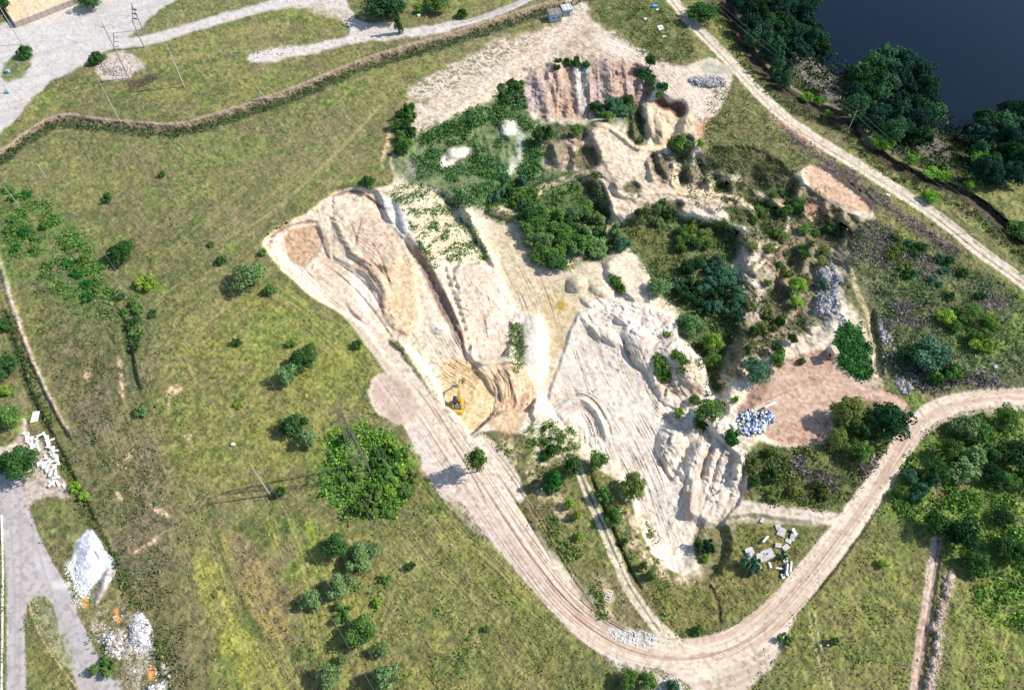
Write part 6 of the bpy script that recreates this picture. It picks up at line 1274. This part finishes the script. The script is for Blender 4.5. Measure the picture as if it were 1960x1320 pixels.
# rubbish heap at the mouth of the clay terrace
def rubbish_heap():
    x, y, z = ground(1445, 808)
    o = empty("rubbish_heap", (x, y, z), 0, "heap of blue and white rubbish bags tipped at the edge of the red clay terrace", "rubbish heap")
    cols = [("white_bag", (.60, .62, .68), .5), ("blue_bag", (.07, .14, .30), .5), ("dark_bag", (.035, .04, .06), .5), ("light_blue_bag", (.28, .42, .58), .5), ("yellow_bag", (.55, .48, .16), .5)]
    w = mask([(1412,792),(1430,786),(1455,788),(1475,782),(1482,800),(1470,815),(1462,830),(1440,838),(1418,830)], 2, 2)
    mats = [simple_mat(n, c, .5, noise=.2) for n, c, r in cols]
    for nme, mi, n, ww in (("rubbish", None, 420, w),):
        P0 = scatter_pts(ww, n); m = MB(); idx = []
        for p in P0:
            s = srng.uniform(.25, .75); hgt = 1.5 * math.exp(-((p[0] - x) ** 2 + (p[1] - y) ** 2) / 14)
            R = Matrix.Rotation(srng.uniform(0, 6.28), 3, 'Z') @ Matrix.Rotation(srng.uniform(-.8, .8), 3, 'X')
            m.bevbox((p[0] - x, p[1] - y, p[2] - z + hgt * srng.uniform(.3, 1)), (s * 1.2, s * .8, s * .5), s * .18, R); idx += [int(srng.choice(5, p=[.34, .2, .2, .2, .06]))] * 26
        r = m.build("rubbish", mats[0], o)
        for k in mats[1:]: r.data.materials.append(k)
        r.data.polygons.foreach_set("material_index", idx); r["kind"] = "stuff"
    b = MB(); b.box((4.2, 4.2, .9), (3.2, .5, .35), Matrix.Rotation(.45, 3, 'Z')); b.build("board", M_WHITE, o)
rubbish_heap()
# tipped heap of scraps: brush
def brush(u, v, r, n, label, colm, seed):
    x, y, z = ground(u, v); q = random.Random(seed); m = MB()
    for _ in range(n):
        a = q.uniform(0, 6.28); k = r * q.random() ** .6; L_ = q.uniform(.6, 1.5); t = q.uniform(0, 6.28); e = q.uniform(-.1, .5)
        p = Vector((k * math.cos(a), k * math.sin(a) * .8, q.uniform(.1, .9) * (1 - k / r * .7)))
        m.tube(p, p + Vector((math.cos(t), math.sin(t), e)) * L_, q.uniform(.03, .07), .02, 4)
    o = m.build("brush_heap", colm); o.location = (x, y, z); tag(o, label, "brush heap")
brush(266, 160, 3.2, 170, "reddish brown heap of cut branches at the foot of the leaning power pole", M_RUST, 1)
brush(290, 150, 2.4, 120, "smaller dark heap of branches right of the reddish brown one", M_TWIG, 2)
brush(1880, 590, 4.0, 160, "grey heap of dry branches above the bright bushes at the right", M_TWIG, 3)
brush(1575, 915, 3.0, 140, "grey heap of dry branches in the scrub inside the road loop", M_TWIG, 4)

# ------------------------------------------------------------------ excavator
def excavator():
    x, y, z = ground(878, 779); x2, y2, _ = ground(883, 735)
    rz = math.atan2(y2 - y, x2 - x) - math.pi / 2
    o = empty("excavator", (x, y, z + .1), rz, "yellow tracked excavator digging in the sandy hollow above the dirt lanes", "excavator")
    for s in (-1, 1):
        m = MB(); pr = [(-1.75, .12), (-2.05, .5), (-1.75, .88), (1.75, .88), (2.05, .5), (1.75, .12)]
        for k in range(6): m.poly([(s * 1.05, *pr[k]), (s * 1.05, *pr[(k + 1) % 6])], .55, .12)
        for k in range(16): m.box((s * 1.05, -1.7 + k * .227, .96), (.55, .08, .05)); m.box((s * 1.05, -1.7 + k * .227, .05), (.55, .08, .05))
        tr = m.build("track", M_DARK, o)
        f = MB(); f.bevbox((s * 1.05, 0, .5), (.35, 3.3, .42), .06); f.build("track_frame", M_GRILL, tr)
        f = MB(); f.tube((s * 1.05 - .3, 1.7, .5), (s * 1.05 + .3, 1.7, .5), .32, n=12); f.build("sprocket", M_GRILL, tr)
    m = MB(); m.tube((0, 0, .6), (0, 0, 1.05), .75, n=16); m.build("turntable", M_DARK, o)
    m = MB(); m.bevbox((0, -.35, 1.2), (2.6, 3.9, .35), .06); m.bevbox((.85, -.2, 1.65), (.85, 2.6, .7), .08); m.bevbox((-.85, -1.1, 1.65), (.85, 1.0, .7), .08); m.build("body", M_YEL, o)
    m = MB(); m.bevbox((0, -2.35, 1.75), (2.6, .85, 1.15), .22); m.build("counterweight", M_YEL, o)
    m = MB(); m.bevbox((0, -1.2, 2.0), (1.7, 1.25, .5), .07); ec = m.build("engine_cover", M_GRILL, o)
    m = MB()
    for k in range(6): m.box((0, -1.7 + k * .2, 2.27), (1.4, .07, .05))
    m.build("grille", M_BLUEG, ec)
    m = MB(); m.tube((.6, -1.3, 2.2), (.6, -1.3, 2.75), .07); m.build("exhaust_pipe", M_GRILL, o)
    m = MB(); m.bevbox((-.85, .65, 2.05), (.95, 1.7, 1.5), .1); cb = m.build("cab", M_GRILL, o)
    for c, d in (((-.85, .65, 2.82), (.75, 1.3, .03)), ((-.85, 1.51, 2.2), (.75, .03, 1.0)), ((-1.335, .65, 2.2), (.03, 1.3, .9)), ((-.365, .65, 2.2), (.03, 1.3, .9))):
        m = MB(); m.box(c, d); m.build("window", M_GLASS, cb)
    m = MB(); m.poly([(0.1, .7, 1.7), (0.1, 2.3, 3.6), (0.1, 3.4, 3.9), (0.1, 5.2, 3.3)], .42, .62); m.build("boom", M_YEL, o)
    m = MB(); m.poly([(0.1, 4.9, 3.8), (0.1, 5.5, 3.0), (0.1, 6.6, 1.1)], .32, .42); m.build("arm", M_YEL, o)
    m = MB(); m.box((.1, 6.9, .75), (.95, .7, .7), Matrix.Rotation(.5, 3, 'X'), 1.25)
    for k in range(4): m.box((-.25 + k * .23, 6.75, .3), (.1, .14, .25))
    m.build("bucket", M_GRILL, o)
    for p, q, r in (((-.18, .9, 1.5), (-.18, 2.6, 3.4), .09), ((.38, .9, 1.5), (.38, 2.6, 3.4), .09), ((.1, 3.0, 4.35), (.1, 4.95, 4.0), .09), ((.1, 5.4, 3.4), (.1, 6.6, 1.6), .07)):
        m = MB(); m.tube(p, q, r); m.build("hydraulic_cylinder", M_STEEL, o)
    for s in (-1, 1):
        m = MB()
        for k in range(3): m.tube((s * 1.22, -1.0 + k * .8, 2.0), (s * 1.22, -1.0 + k * .8, 2.5), .025, n=5)
        m.tube((s * 1.22, -1.0, 2.5), (s * 1.22, .6, 2.5), .025, n=5); m.build("handrail", M_YEL, o)
    o.scale = (.98, .98, .98)
excavator()

# ------------------------------------------------------------------ poles and wires
def hgt_of(bu, bv, tv):
    x, y, z = ground(bu, bv); lo, hi = 0, 40
    for _ in range(40):
        mid = (lo + hi) / 2
        if proj(x, y, z + mid)[1] > tv: lo = mid
        else: hi = mid
    return x, y, z, lo
TOPS = {}
def pole(key, bu, bv, tv, label, arms=(), mat=None, r=.17, hmax=16, rot=0, lamp=False, name="power_pole", cat="power pole", tilt=0):
    x, y, z, h = hgt_of(bu, bv, tv); h = min(h, hmax)
    o = empty(name, (x, y, z), rot, label, cat); m = MB(); m.tube((0, 0, -.4), (tilt * h, 0, h), r, r * .6); m.build("shaft", mat or M_CONC, o)
    for (dz, L_, a) in arms:
        c = MB(); zc = h - dz; v = Vector((math.cos(a), math.sin(a), 0)) * L_ / 2; c.tube(Vector((0, 0, zc)) - v, Vector((0, 0, zc)) + v, .07, n=6); ca = c.build("crossarm", M_RUST, o)
        for s in (-1, 0.45, 1):
            q = MB(); q.tube(Vector((0, 0, zc)) + v * s * .95, Vector((0, 0, zc + .35)) + v * s * .95, .07, .09, 6); q.build("insulator", M_INS, ca)
    if lamp:
        c = MB(); c.tube((0, 0, h - .2), (1.6, .2, h + .3), .05, n=6); c.build("lamp_arm", M_STEEL, o); c = MB(); c.bevbox((1.9, .25, h + .3), (.8, .3, .15), .04); c.build("lamp_head", M_WHITE, o)
    TOPS[key] = (x + tilt * h, y, z + h); return o, h
pole('a', 518, 948, 896, "lone concrete pole in the middle meadow casting a long shadow", ((.5, 2.6, .9), (1.6, 1.8, .9)))
pole('b', 230, 233, 150, "pale concrete pole beside the brown ditch with two crossarms", ((1.6, 2.4, .3), (2.8, 2.0, .3)))
o, h = pole('c', 247, 150, 40, "tall dark pole with curved hooks beside the gravel heap", (), M_CONCD, .19, 22)
for s, zc in ((1, h - 2.0), (-1, h - 2.4)):
    m = MB(); pts = [(0, 0, zc), (1.3 * s, 0, zc + .5), (2.3 * s, 0, zc + .7), (2.9 * s, 0, zc + .2), (3.1 * s, 0, zc - .8)]
    for p, q in zip(pts[:-1], pts[1:]): m.tube(p, q, .05, n=6)
    m.build("hook_arm", M_RUST, o)
# portal with switchgear: two poles, a beam and three hanging insulators
def portal():
    x1, y1, z1, h1 = hgt_of(276, 91, 44); x2, y2, z2, h2 = hgt_of(274, 58, 2); h = (h1 + h2) / 2
    o = empty("power_line_portal", (x1, y1, z1), 0, "dark two pole portal with three big insulators, straddling the pale gravel lane", "power line portal")
    for (x, y, z) in ((0, 0, 0), (x2 - x1, y2 - y1, z2 - z1)):
        m = MB(); m.tube((x, y, z - .4), (x, y, z + h), .2, .15); m.build("shaft", M_CONCD, o)
    a = Vector((0, 0, h - .6)); b = Vector((x2 - x1, y2 - y1, h - .6 + z2 - z1)); m = MB(); m.tube(a, b, .12, n=6); bm = m.build("beam", M_RUST, o)
    for k in range(3):
        p = a.lerp(b, .22 + .27 * k)
        m = MB(); m.tube(p, p + Vector((.8, -.1, -.1)), .16, .22, 8); m.tube(p + Vector((.8, -.1, -.1)), p + Vector((1.5, -.2, -.2)), .24, .2, 8); m.build("insulator", M_INS, bm)
    TOPS['p1'] = (x1, y1, z1 + h); TOPS['p2'] = (x2, y2, z2 + h)
portal()
def aframe(key, b1, b2, tv, label, arms, spread_mat=M_CONC, r=.16):
    x, y, z, h = hgt_of(b1[0], b1[1], tv); x2, y2, z2 = ground(*b2)
    o = empty("a_frame_pole", (x, y, z), 0, label, "power pole")
    m = MB(); m.tube((0, 0, -.3), (0, 0, h), r, r * .7); m.build("leg", spread_mat, o)
    m = MB(); m.tube((x2 - x, y2 - y, z2 - z - .3), (0.05, 0, h * .88), r, r * .7); m.build("leg", spread_mat, o)
    for dz, L_, a in arms:
        v = Vector((math.cos(a), math.sin(a), 0)) * L_ / 2; c = MB(); c.tube(Vector((0, 0, h - dz)) - v, Vector((0, 0, h - dz)) + v, .07, n=6); ca = c.build("crossarm", M_RUST, o)
        for s in (-1, 0.4, 1):
            q = MB(); q.tube(Vector((0, 0, h - dz)) + v * s * .95, Vector((0, 0, h - dz + .35)) + v * s * .95, .07, .09, 6); q.build("insulator", M_INS, ca)
    TOPS[key] = (x, y, z + h)
aframe('d', (353, 167), (350, 158), 84, "grey double pole with crossarms standing in the grass right of the branch heaps", ((1.0, 2.6, .4), (2.6, 2.0, .4), (3.6, 2.0, .4)))
aframe('e', (503, 197), (512, 189), 170, "small braced concrete pole standing in the brown ditch", ((.4, 1.4, .5),))
pole('f', 90, 342, 313, "short pale pole in the upper left meadow below the ditch", (), r=.13)
pole('g', 38, 396, 356, "thin pale pole in the weeds at the left edge", (), r=.1)
pole('h', 42, 85, 14, "pale pole at the corner of the concrete wall, top left", (), r=.15, hmax=16)
pole('i', 1622, 252, 213, "leaning pale pole beside the dark ditch near the lake willows", ((.4, 2.0, .8),), r=.15)
pole('j', 1866, 445, 412, "pale pole between the right hand sandy road and the dark ditch", ((.4, 2.0, .8),), r=.15)
pole('k', 1333, 20, -22, "left one of the two pale poles at the top edge near the lake wood", ((.5, 1.8, .8),), r=.15)
pole('l', 1348, 17, -24, "right one of the two pale poles at the top edge near the lake wood", ((.5, 1.8, .8),), r=.15)
pole('m', 1239, 42, 12, "rusty post with a lump of concrete at its foot, nearer the top edge", (), M_RUST, .1, 8, name="steel_post", cat="steel post")
pole('n', 1271, 78, 50, "rusty post with a lump of concrete at its foot, beside the white sheet", (), M_RUST, .1, 8, name="steel_post", cat="steel post")
for k, (bu, bv, tv, lab) in enumerate(((16, 139, 108, "grey post with a blue base at the left edge, upper one"), (16, 178, 148, "grey post with a blue base at the left edge, lower one"))):
    o, h = pole('q%d' % k, bu, bv, tv, lab, (), M_STEEL, .12, 9, name="blue_based_post", cat="post")
    m = MB(); m.bevbox((0, 0, .5), (1.3, 1.0, 1.0), .1); m.build("base_box", M_BLUE, o)
M_PYL = simple_mat("weathered_steel", (.13, .12, .11), .8)
def pylon():
    x, y, z, h = hgt_of(694, 905, 784)
    o = empty("lattice_pylon", (x, y, z), .35, "tall grey lattice pylon rising out of the thicket", "pylon")
    w0, w1 = 1.9, .35
    for sx, sy in ((1, 1), (1, -1), (-1, -1), (-1, 1)):
        m = MB(); m.tube((sx * w0, sy * w0, -.2), (sx * w1, sy * w1, h * .97), .09, .06, 5); m.build("leg", M_PYL, o)
    m = MB(); N = 11
    for k in range(N):
        a, b = k / N, (k + 1) / N; wa, wb = w0 + (w1 - w0) * a, w0 + (w1 - w0) * b
        c4 = [(1, 1), (1, -1), (-1, -1), (-1, 1)]
        for q in range(4):
            p, r = c4[q], c4[(q + 1) % 4]
            m.tube((p[0] * wa, p[1] * wa, a * h), (r[0] * wb, r[1] * wb, b * h), .035, n=4); m.tube((r[0] * wa, r[1] * wa, a * h), (p[0] * wb, p[1] * wb, b * h), .035, n=4)
            m.tube((p[0] * wb, p[1] * wb, b * h), (r[0] * wb, r[1] * wb, b * h), .035, n=4)
    m.build("lattice", M_PYL, o)
    for zc, L_ in ((h * .98, 3.6), (h * .86, 4.6)):
        m = MB(); m.tube((-L_ / 2, 0, zc), (L_ / 2, 0, zc), .08, n=5); m.tube((-L_ / 2, 0, zc), (0, 0, zc + .9), .05, n=4); m.tube((L_ / 2, 0, zc), (0, 0, zc + .9), .05, n=4); ca = m.build("crossarm", M_PYL, o)
        for s in (-1, 1):
            q = MB(); q.tube((s * L_ / 2, 0, zc), (s * L_ / 2, 0, zc - .8), .08, n=6); q.build("insulator", M_INS, ca)
    TOPS['pyl'] = (x, y, z + h)
pylon()
M_WIRE = simple_mat('wire_metal', (.22, .22, .21), .7)
def wire(p, q, label, sag=.8, r=.02, group=None):
    m = MB(); p = Vector(p); q = Vector(q); n = 14; last = p
    for k in range(1, n + 1):
        t = k / n; c = p.lerp(q, t); c.z -= sag * 4 * t * (1 - t); m.tube(last, c, r, n=4); last = c
    tag(m.build("overhead_wire", M_WIRE), label, "wire", group)
def at_h(u, v, h):
    x, y = unproj(u, v, h); return (x, y, h)
tb = Vector(TOPS['b']); e1 = at_h(980, 1435, 14)
wire(tb + Vector((1.1, .3, -1.6)), e1, "long wire running from the ditch pole diagonally over the thicket", .3, .022)
wire(tb + Vector((-1.1, -.3, -2.8)), Vector(e1) + Vector((-6, 3, 0)), "second wire from the ditch pole, left of the long one over the thicket", .3)
ta = Vector(TOPS['a'])
for s in (-1, 1):
    wire(ta + Vector((s * .8, s * 1.0, -.5)), Vector(at_h(790, 1418, 13)) + Vector((s * .8, s, 0)), ["wire falling from the lone meadow pole to the lower right, lower one", "wire falling from the lone meadow pole to the lower right, upper one"][s > 0], .5)
    wire(ta + Vector((s * .8, s * 1.0, -.5)), Vector(TOPS['f']) + Vector((s * .3, s * .4, 0)), ["wire between the short meadow pole and the lone meadow pole, lower one", "wire between the short meadow pole and the lone meadow pole, upper one"][s > 0], .8, .022)
wire(Vector(TOPS['pyl']) + Vector((2.2, .6, -2)), at_h(1100, 1425, 17), "wire running from the lattice pylon across the haul road", .8, .022)
for s in (-1, 1):
    o2 = Vector((s * .8, s * .7, -.3)); w_ = ["lower one", "upper one"][s > 0]
    wire(Vector(TOPS['i']) + o2, Vector(TOPS['j']) + o2, "wire between the two pale poles beside the dark ditch, " + w_, 1.0)
    wire(Vector(TOPS['k']) + o2, Vector(TOPS['i']) + o2, "wire from the top edge poles to the leaning pale pole, " + w_, 1.5)
    wire(Vector(TOPS['j']) + o2, Vector(at_h(2080, 640, 9)) + o2, "wire leaving the right hand pole beyond the photo edge, " + w_, 1.0)
wire(TOPS['c'], TOPS['p1'], "wire between the hooked pole and the two pole portal", .3, .022)
wire(TOPS['d'], TOPS['p1'], "wire between the double pole and the two pole portal", .3, .022)

# ------------------------------------------------------------------ cabins, wall, slabs and small things
def cabin(u, v, rz, w, d, h, wall, roof, label, win):
    x, y, z = ground(u, v); o = empty("site_cabin", (x, y, z), rz, label, "cabin")
    m = MB(); m.box((0, 0, h / 2), (w, d, h)); m.build("wall", wall, o)
    m = MB(); m.box((0, 0, h + .08), (w + .3, d + .3, .16)); m.build("roof", roof, o)
    for k in range(win):
        cx = -w / 2 + (k + .7) * w / (win + .4); m = MB(); m.box((cx, -d / 2 - .02, h * .58), (.9, .06, .9)); f = m.build("window", M_WHITE, o)
        m = MB(); m.box((cx, -d / 2 - .06, h * .58), (.72, .04, .72)); m.build("pane", M_GLASS, f)
    m = MB(); m.box((w / 2 - .55, -d / 2 - .03, 1.0), (.8, .06, 1.95)); dd = m.build("door", M_BLUEG if wall is M_BLUE else M_WHITE, o)
    m = MB(); m.box((w / 2 - .25, -d / 2 - .09, 1.0), (.06, .08, .14)); m.build("handle", M_STEEL, dd)
    for k in range(3):
        m = MB(); m.box((-w / 2 + .4 + k * (w - .8) / 2, 0, h + .2), (.07, d + .2, .08)); m.build("roof_batten", M_WOOD, o)
cabin(1061, 36, .22, 4.3, 4.0, 2.6, M_BLUE, M_ROOFB, "pale blue site cabin with a flat brown roof, left of the two cabins", 2)
cabin(1084, 27, .24, 3.5, 3.6, 2.5, M_BLUEG, M_ROOFG, "grey blue site cabin with a pale roof, right of the two by the entrance", 1)
def panel_wall():
    pts = [(-6, -18), (15, 27), (32, 53), (60, 43), (95, 29), (125, 17), (155, 5), (200, -14)]
    W_ = [Vector(ground(*p)) for p in pts]; o = empty("panel_wall", W_[2], 0, "brownish concrete panel wall around the sandy yard, top left", "wall"); org = W_[2]
    for a, b in zip(W_[:-1], W_[1:]):
        d = b - a; n = max(1, round(d.length / 2.4)); ang = math.atan2(d.y, d.x); R = Matrix.Rotation(ang, 3, 'Z')
        for k in range(n):
            c = a.lerp(b, (k + .5) / n) - org; m = MB(); m.box(c + Vector((0, 0, 1.0)), (d.length / n - .22, .12, 2.0), R); m.build("panel", M_WALL, o)
            m = MB(); m.box(a.lerp(b, k / n) - org + Vector((0, 0, 1.1)), (.24, .26, 2.3), R); m.build("post", M_CONCD, o)
panel_wall()
def slab(u, v, w, l, ang, label, mat=M_SLAB, th=.28, tx_=0.0, ty_=0.0, lift=.25, cat="concrete slab", name="concrete_slab", group=None, seed=0):
    x, y, z = ground(u, v); q = random.Random(int(u * 7 + v)); m = MB()
    b = [(-w / 2, -l / 2), (w / 2 * q.uniform(.8, 1), -l / 2 * q.uniform(.85, 1)), (w / 2, l / 2 * q.uniform(.7, 1)), (w * q.uniform(-.1, .25), l / 2), (-w / 2 * q.uniform(.7, 1), l / 2 * q.uniform(.8, 1))]
    n = len(b); m.add([(p[0], p[1], -th / 2) for p in b] + [(p[0] * .97, p[1] * .97, th / 2) for p in b], [tuple(range(n - 1, -1, -1)), tuple(range(n, 2 * n))] + [(k, (k + 1) % n, n + (k + 1) % n, n + k) for k in range(n)])
    o = m.build(name, mat); o.location = (x, y, z + lift); o.rotation_euler = (tx_, ty_, math.radians(ang)); tag(o, label, cat, group); return o
slab(1435,1058,2.0,2.2,20,"square pale slab left of the blue grey shrub, leftmost of the slab dump",tx_=.15)
slab(1466,1062,3.4,2.2,25,"largest pale slab, lying across the middle of the slab dump",tx_=.1,ty_=-.1)
slab(1452,1068,1.2,2.0,10,"narrow slab wedged left of the largest pale slab",tx_=.3)
slab(1463,1034,.5,2.0,-45,"bright narrow slab standing on edge in the grass above the largest slab",M_WHITEC,1.0,lift=.5)
slab(1495,1018,1.7,2.0,-25,"pinkish slab in the upper middle of the slab dump",tx_=.2)
slab(1489,1009,1.2,1.2,10,"small slab tucked above the pinkish slab",tx_=.2)
slab(1519,1019,.8,1.8,35,"white upper right slab of the slab dump, tipped up",M_WHITEC,.3,.5,lift=.5)
slab(1516,1029,1.1,1.7,-15,"pale slab just below the white tipped up one",tx_=.4)
slab(1503,1048,1.6,1.1,30,"pale slab at the right, level with the narrow upright one")
slab(1489,1044,1.4,1.0,-10,"pale slab left of the one at the right of the dump",tx_=.1)
slab(1508,1036,1.0,1.4,60,"greyish slab half sunk in grass at the right of the dump")
slab(1501,1068,1.1,2.0,10,"pale slab beside the small grey green shrub",tx_=.1)
slab(1505,1092,1.1,2.8,-18,"long grey slab lowest on the right of the dump, tilted on edge",M_SLAB,.35,0,.7,lift=.7)
slab(1512,1086,.35,2.6,-18,"thin white slab edge right of the long grey one",M_WHITEC,.7,lift=.5)
slab(1491,1088,1.7,.4,-8,"thin white strip left of the long grey slab",M_WHITEC)
slab(1498,1103,.7,1.0,10,"small white piece below the long grey slab",M_WHITEC)
slab(1473,1082,.5,1.3,5,"small upright white piece below the largest slab",M_WHITEC,.5)
slab(1449,1085,1.3,1.4,30,"rounded pale lump right of the blue grey shrub",M_SLAB,.7)
slab(1442,1091,1.0,1.0,0,"pale lump under the blue grey shrub",M_SLAB,.6)
slab(1458,996,.7,1.3,-30,"single tan slab below the link road, above the slab dump",M_SLAB)
slab(68,798,1.8,2.9,10,"smooth white square sheet lying in the grass left of the dark verge",M_WHITE,.12,tx_=.1)
slab(1264,55,2.2,2.2,25,"crumpled white sheet in the weedy field at the top",M_WHITE,.5,tx_=.2)
slab(1271,72,1.4,1.0,0,"pale concrete lump at the foot of the second rusty post",M_WHITEC,.5)
slab(1235,38,1.2,1.0,20,"pale concrete lump at the foot of the upper rusty post",M_WHITEC,.5)
slab(1253,14,1.8,1.6,0,"bright blue plastic tank lying in the weedy field at the top",M_CYAN,.9,cat="tank",name="plastic_tank")
slab(1258,20,1.4,.7,40,"white scrap beside the bright blue tank",M_WHITEC,.3,cat="scrap",name="scrap_sheet")
slab(802,31,1.2,1.2,20,"white block in the grass near the round tree at the top",M_WHITEC,.6)
slab(447,851,.8,.7,0,"single white stone in the left meadow",M_WHITEC,.5,cat="stone",name="stone")
slab(1699,375,1.2,.7,-40,"small white box between weeds and the right hand sandy road",M_WHITE,.5,cat="box",name="box")
slab(1904,703,1.0,1.0,20,"small pale blue crate in the rubble above the right hand road",M_BLUE,.4,cat="crate",name="crate")
slab(1543,330,.9,.7,0,"white stone at the left tip of the smooth clay terrace",M_WHITEC,.4,cat="stone",name="stone")
slab(1594,676,1.4,2.6,15,"big tan boulder on top of the red clay bank",simple_mat("tan_boulder",(.5,.40,.29),.9),1.6,lift=.8,cat="boulder",name="boulder")
slab(1184,140,1.6,2.2,20,"dark edged lump of clay sliding down the clay slope",simple_mat("clay_lump",(.36,.27,.22),.9),1.2,lift=.5,cat="clay lump",name="clay_lump")
# white blocks beside the left road: three jumbles
def blocks(poly, n, label, group, lmin, lmax, seed):
    q = random.Random(seed); p = np.array(poly, float); u0, v0 = p.min(0); u1, v1 = p.max(0); pts = []
    while len(pts) < n:
        u, v = q.uniform(u0, u1), q.uniform(v0, v1); ins = False
        for (ax, ay), (bx, by) in zip(p, np.roll(p, -1, 0)):
            if (ay > v) != (by > v) and u < (bx - ax) * (v - ay) / (by - ay) + ax: ins = not ins
        if ins: pts.append((u, v))
    for (u, v), lb in zip(pts, place_labels(pts, ['white concrete block'] * n, label)):
        x, y, z = ground(u, v); L_ = q.uniform(lmin, lmax); m = MB(); m.bevbox((0, 0, 0), (q.uniform(.35, .6), L_, q.uniform(.3, .5)), .06)
        o = m.build("concrete_block", M_WHITEC); o.location = (x, y, z + q.uniform(.1, .5)); o.rotation_euler = (q.uniform(-.35, .35), q.uniform(-.5, .5), math.radians(q.choice([25, 35, -60, 10, 40, 100, -20])))
        tag(o, lb, "concrete block", group)
blocks([(47,828),(62,820),(72,838),(78,862),(66,866),(52,856)], 22, "the upper jumble", "upper jumble of white blocks", .7, 1.5, 1)
blocks([(80,830),(92,832),(102,850),(108,870),(98,874),(88,858),(78,842)], 14, "the narrow right row", "right row of white blocks", 1.2, 2.4, 2)
blocks([(72,882),(90,874),(112,870),(118,886),(106,900),(112,925),(128,926),(124,932),(100,930),(106,945),(94,938),(96,905),(74,895)], 44, "the lower jumble", "lower jumble of white blocks", .7, 1.7, 3)
# pallet and post remains
def pallet():
    x, y, z = ground(1164, 1141); o = empty("pallet", (x, y, z + .6), math.radians(-15), "white wooden pallet leaning in the rough strip beside the rutted track", "pallet"); o.rotation_euler = (.6, .2, math.radians(-15))
    for k in range(5): m = MB(); m.box((0, -1.1 + k * .55, .05), (1.2, .14, .05)); m.build("slat", M_WHITE, o)
    for s in (-1, 1): m = MB(); m.box((s * .55, 0, -.03), (.12, 2.5, .1)); m.build("rail", M_WHITE, o)
pallet()
# white edging strip along the left road
def edging():
    pts = [(3, 985), (5, 1040), (6, 1100), (5, 1160), (5, 1220), (4, 1280), (3, 1345)]; W_ = [Vector(ground(*p)) for p in pts]
    o = empty("road_edging", W_[0], 0, "pale concrete edging strip along the left asphalt road", "edging"); org = W_[0]
    for a, b in zip(W_[:-1], W_[1:]):
        d = b - a; n = 4; R = Matrix.Rotation(math.atan2(d.y, d.x), 3, 'Z')
        for k in range(n): m = MB(); m.box(a.lerp(b, (k + .5) / n) - org + Vector((0, 0, .06)), (d.length / n - .06, .3, .22), R); m.build("kerbstone", M_WHITEC, o)
edging()
for i, (u, v) in enumerate(((1568, 1237), (1582, 1236))):
    x, y, z = ground(u, v); m = MB(); m.tube((0, 0, -.1), (0, 0, .9), .08, .07, 8); m.box((0, 0, .95), (.3, .22, .12)); o = m.build("marker_post", M_WHITE); o.location = (x, y, z)
    tag(o, "short white marker post beside the twin wheel ruts, " + ("left one" if i == 0 else "right one"), "post")
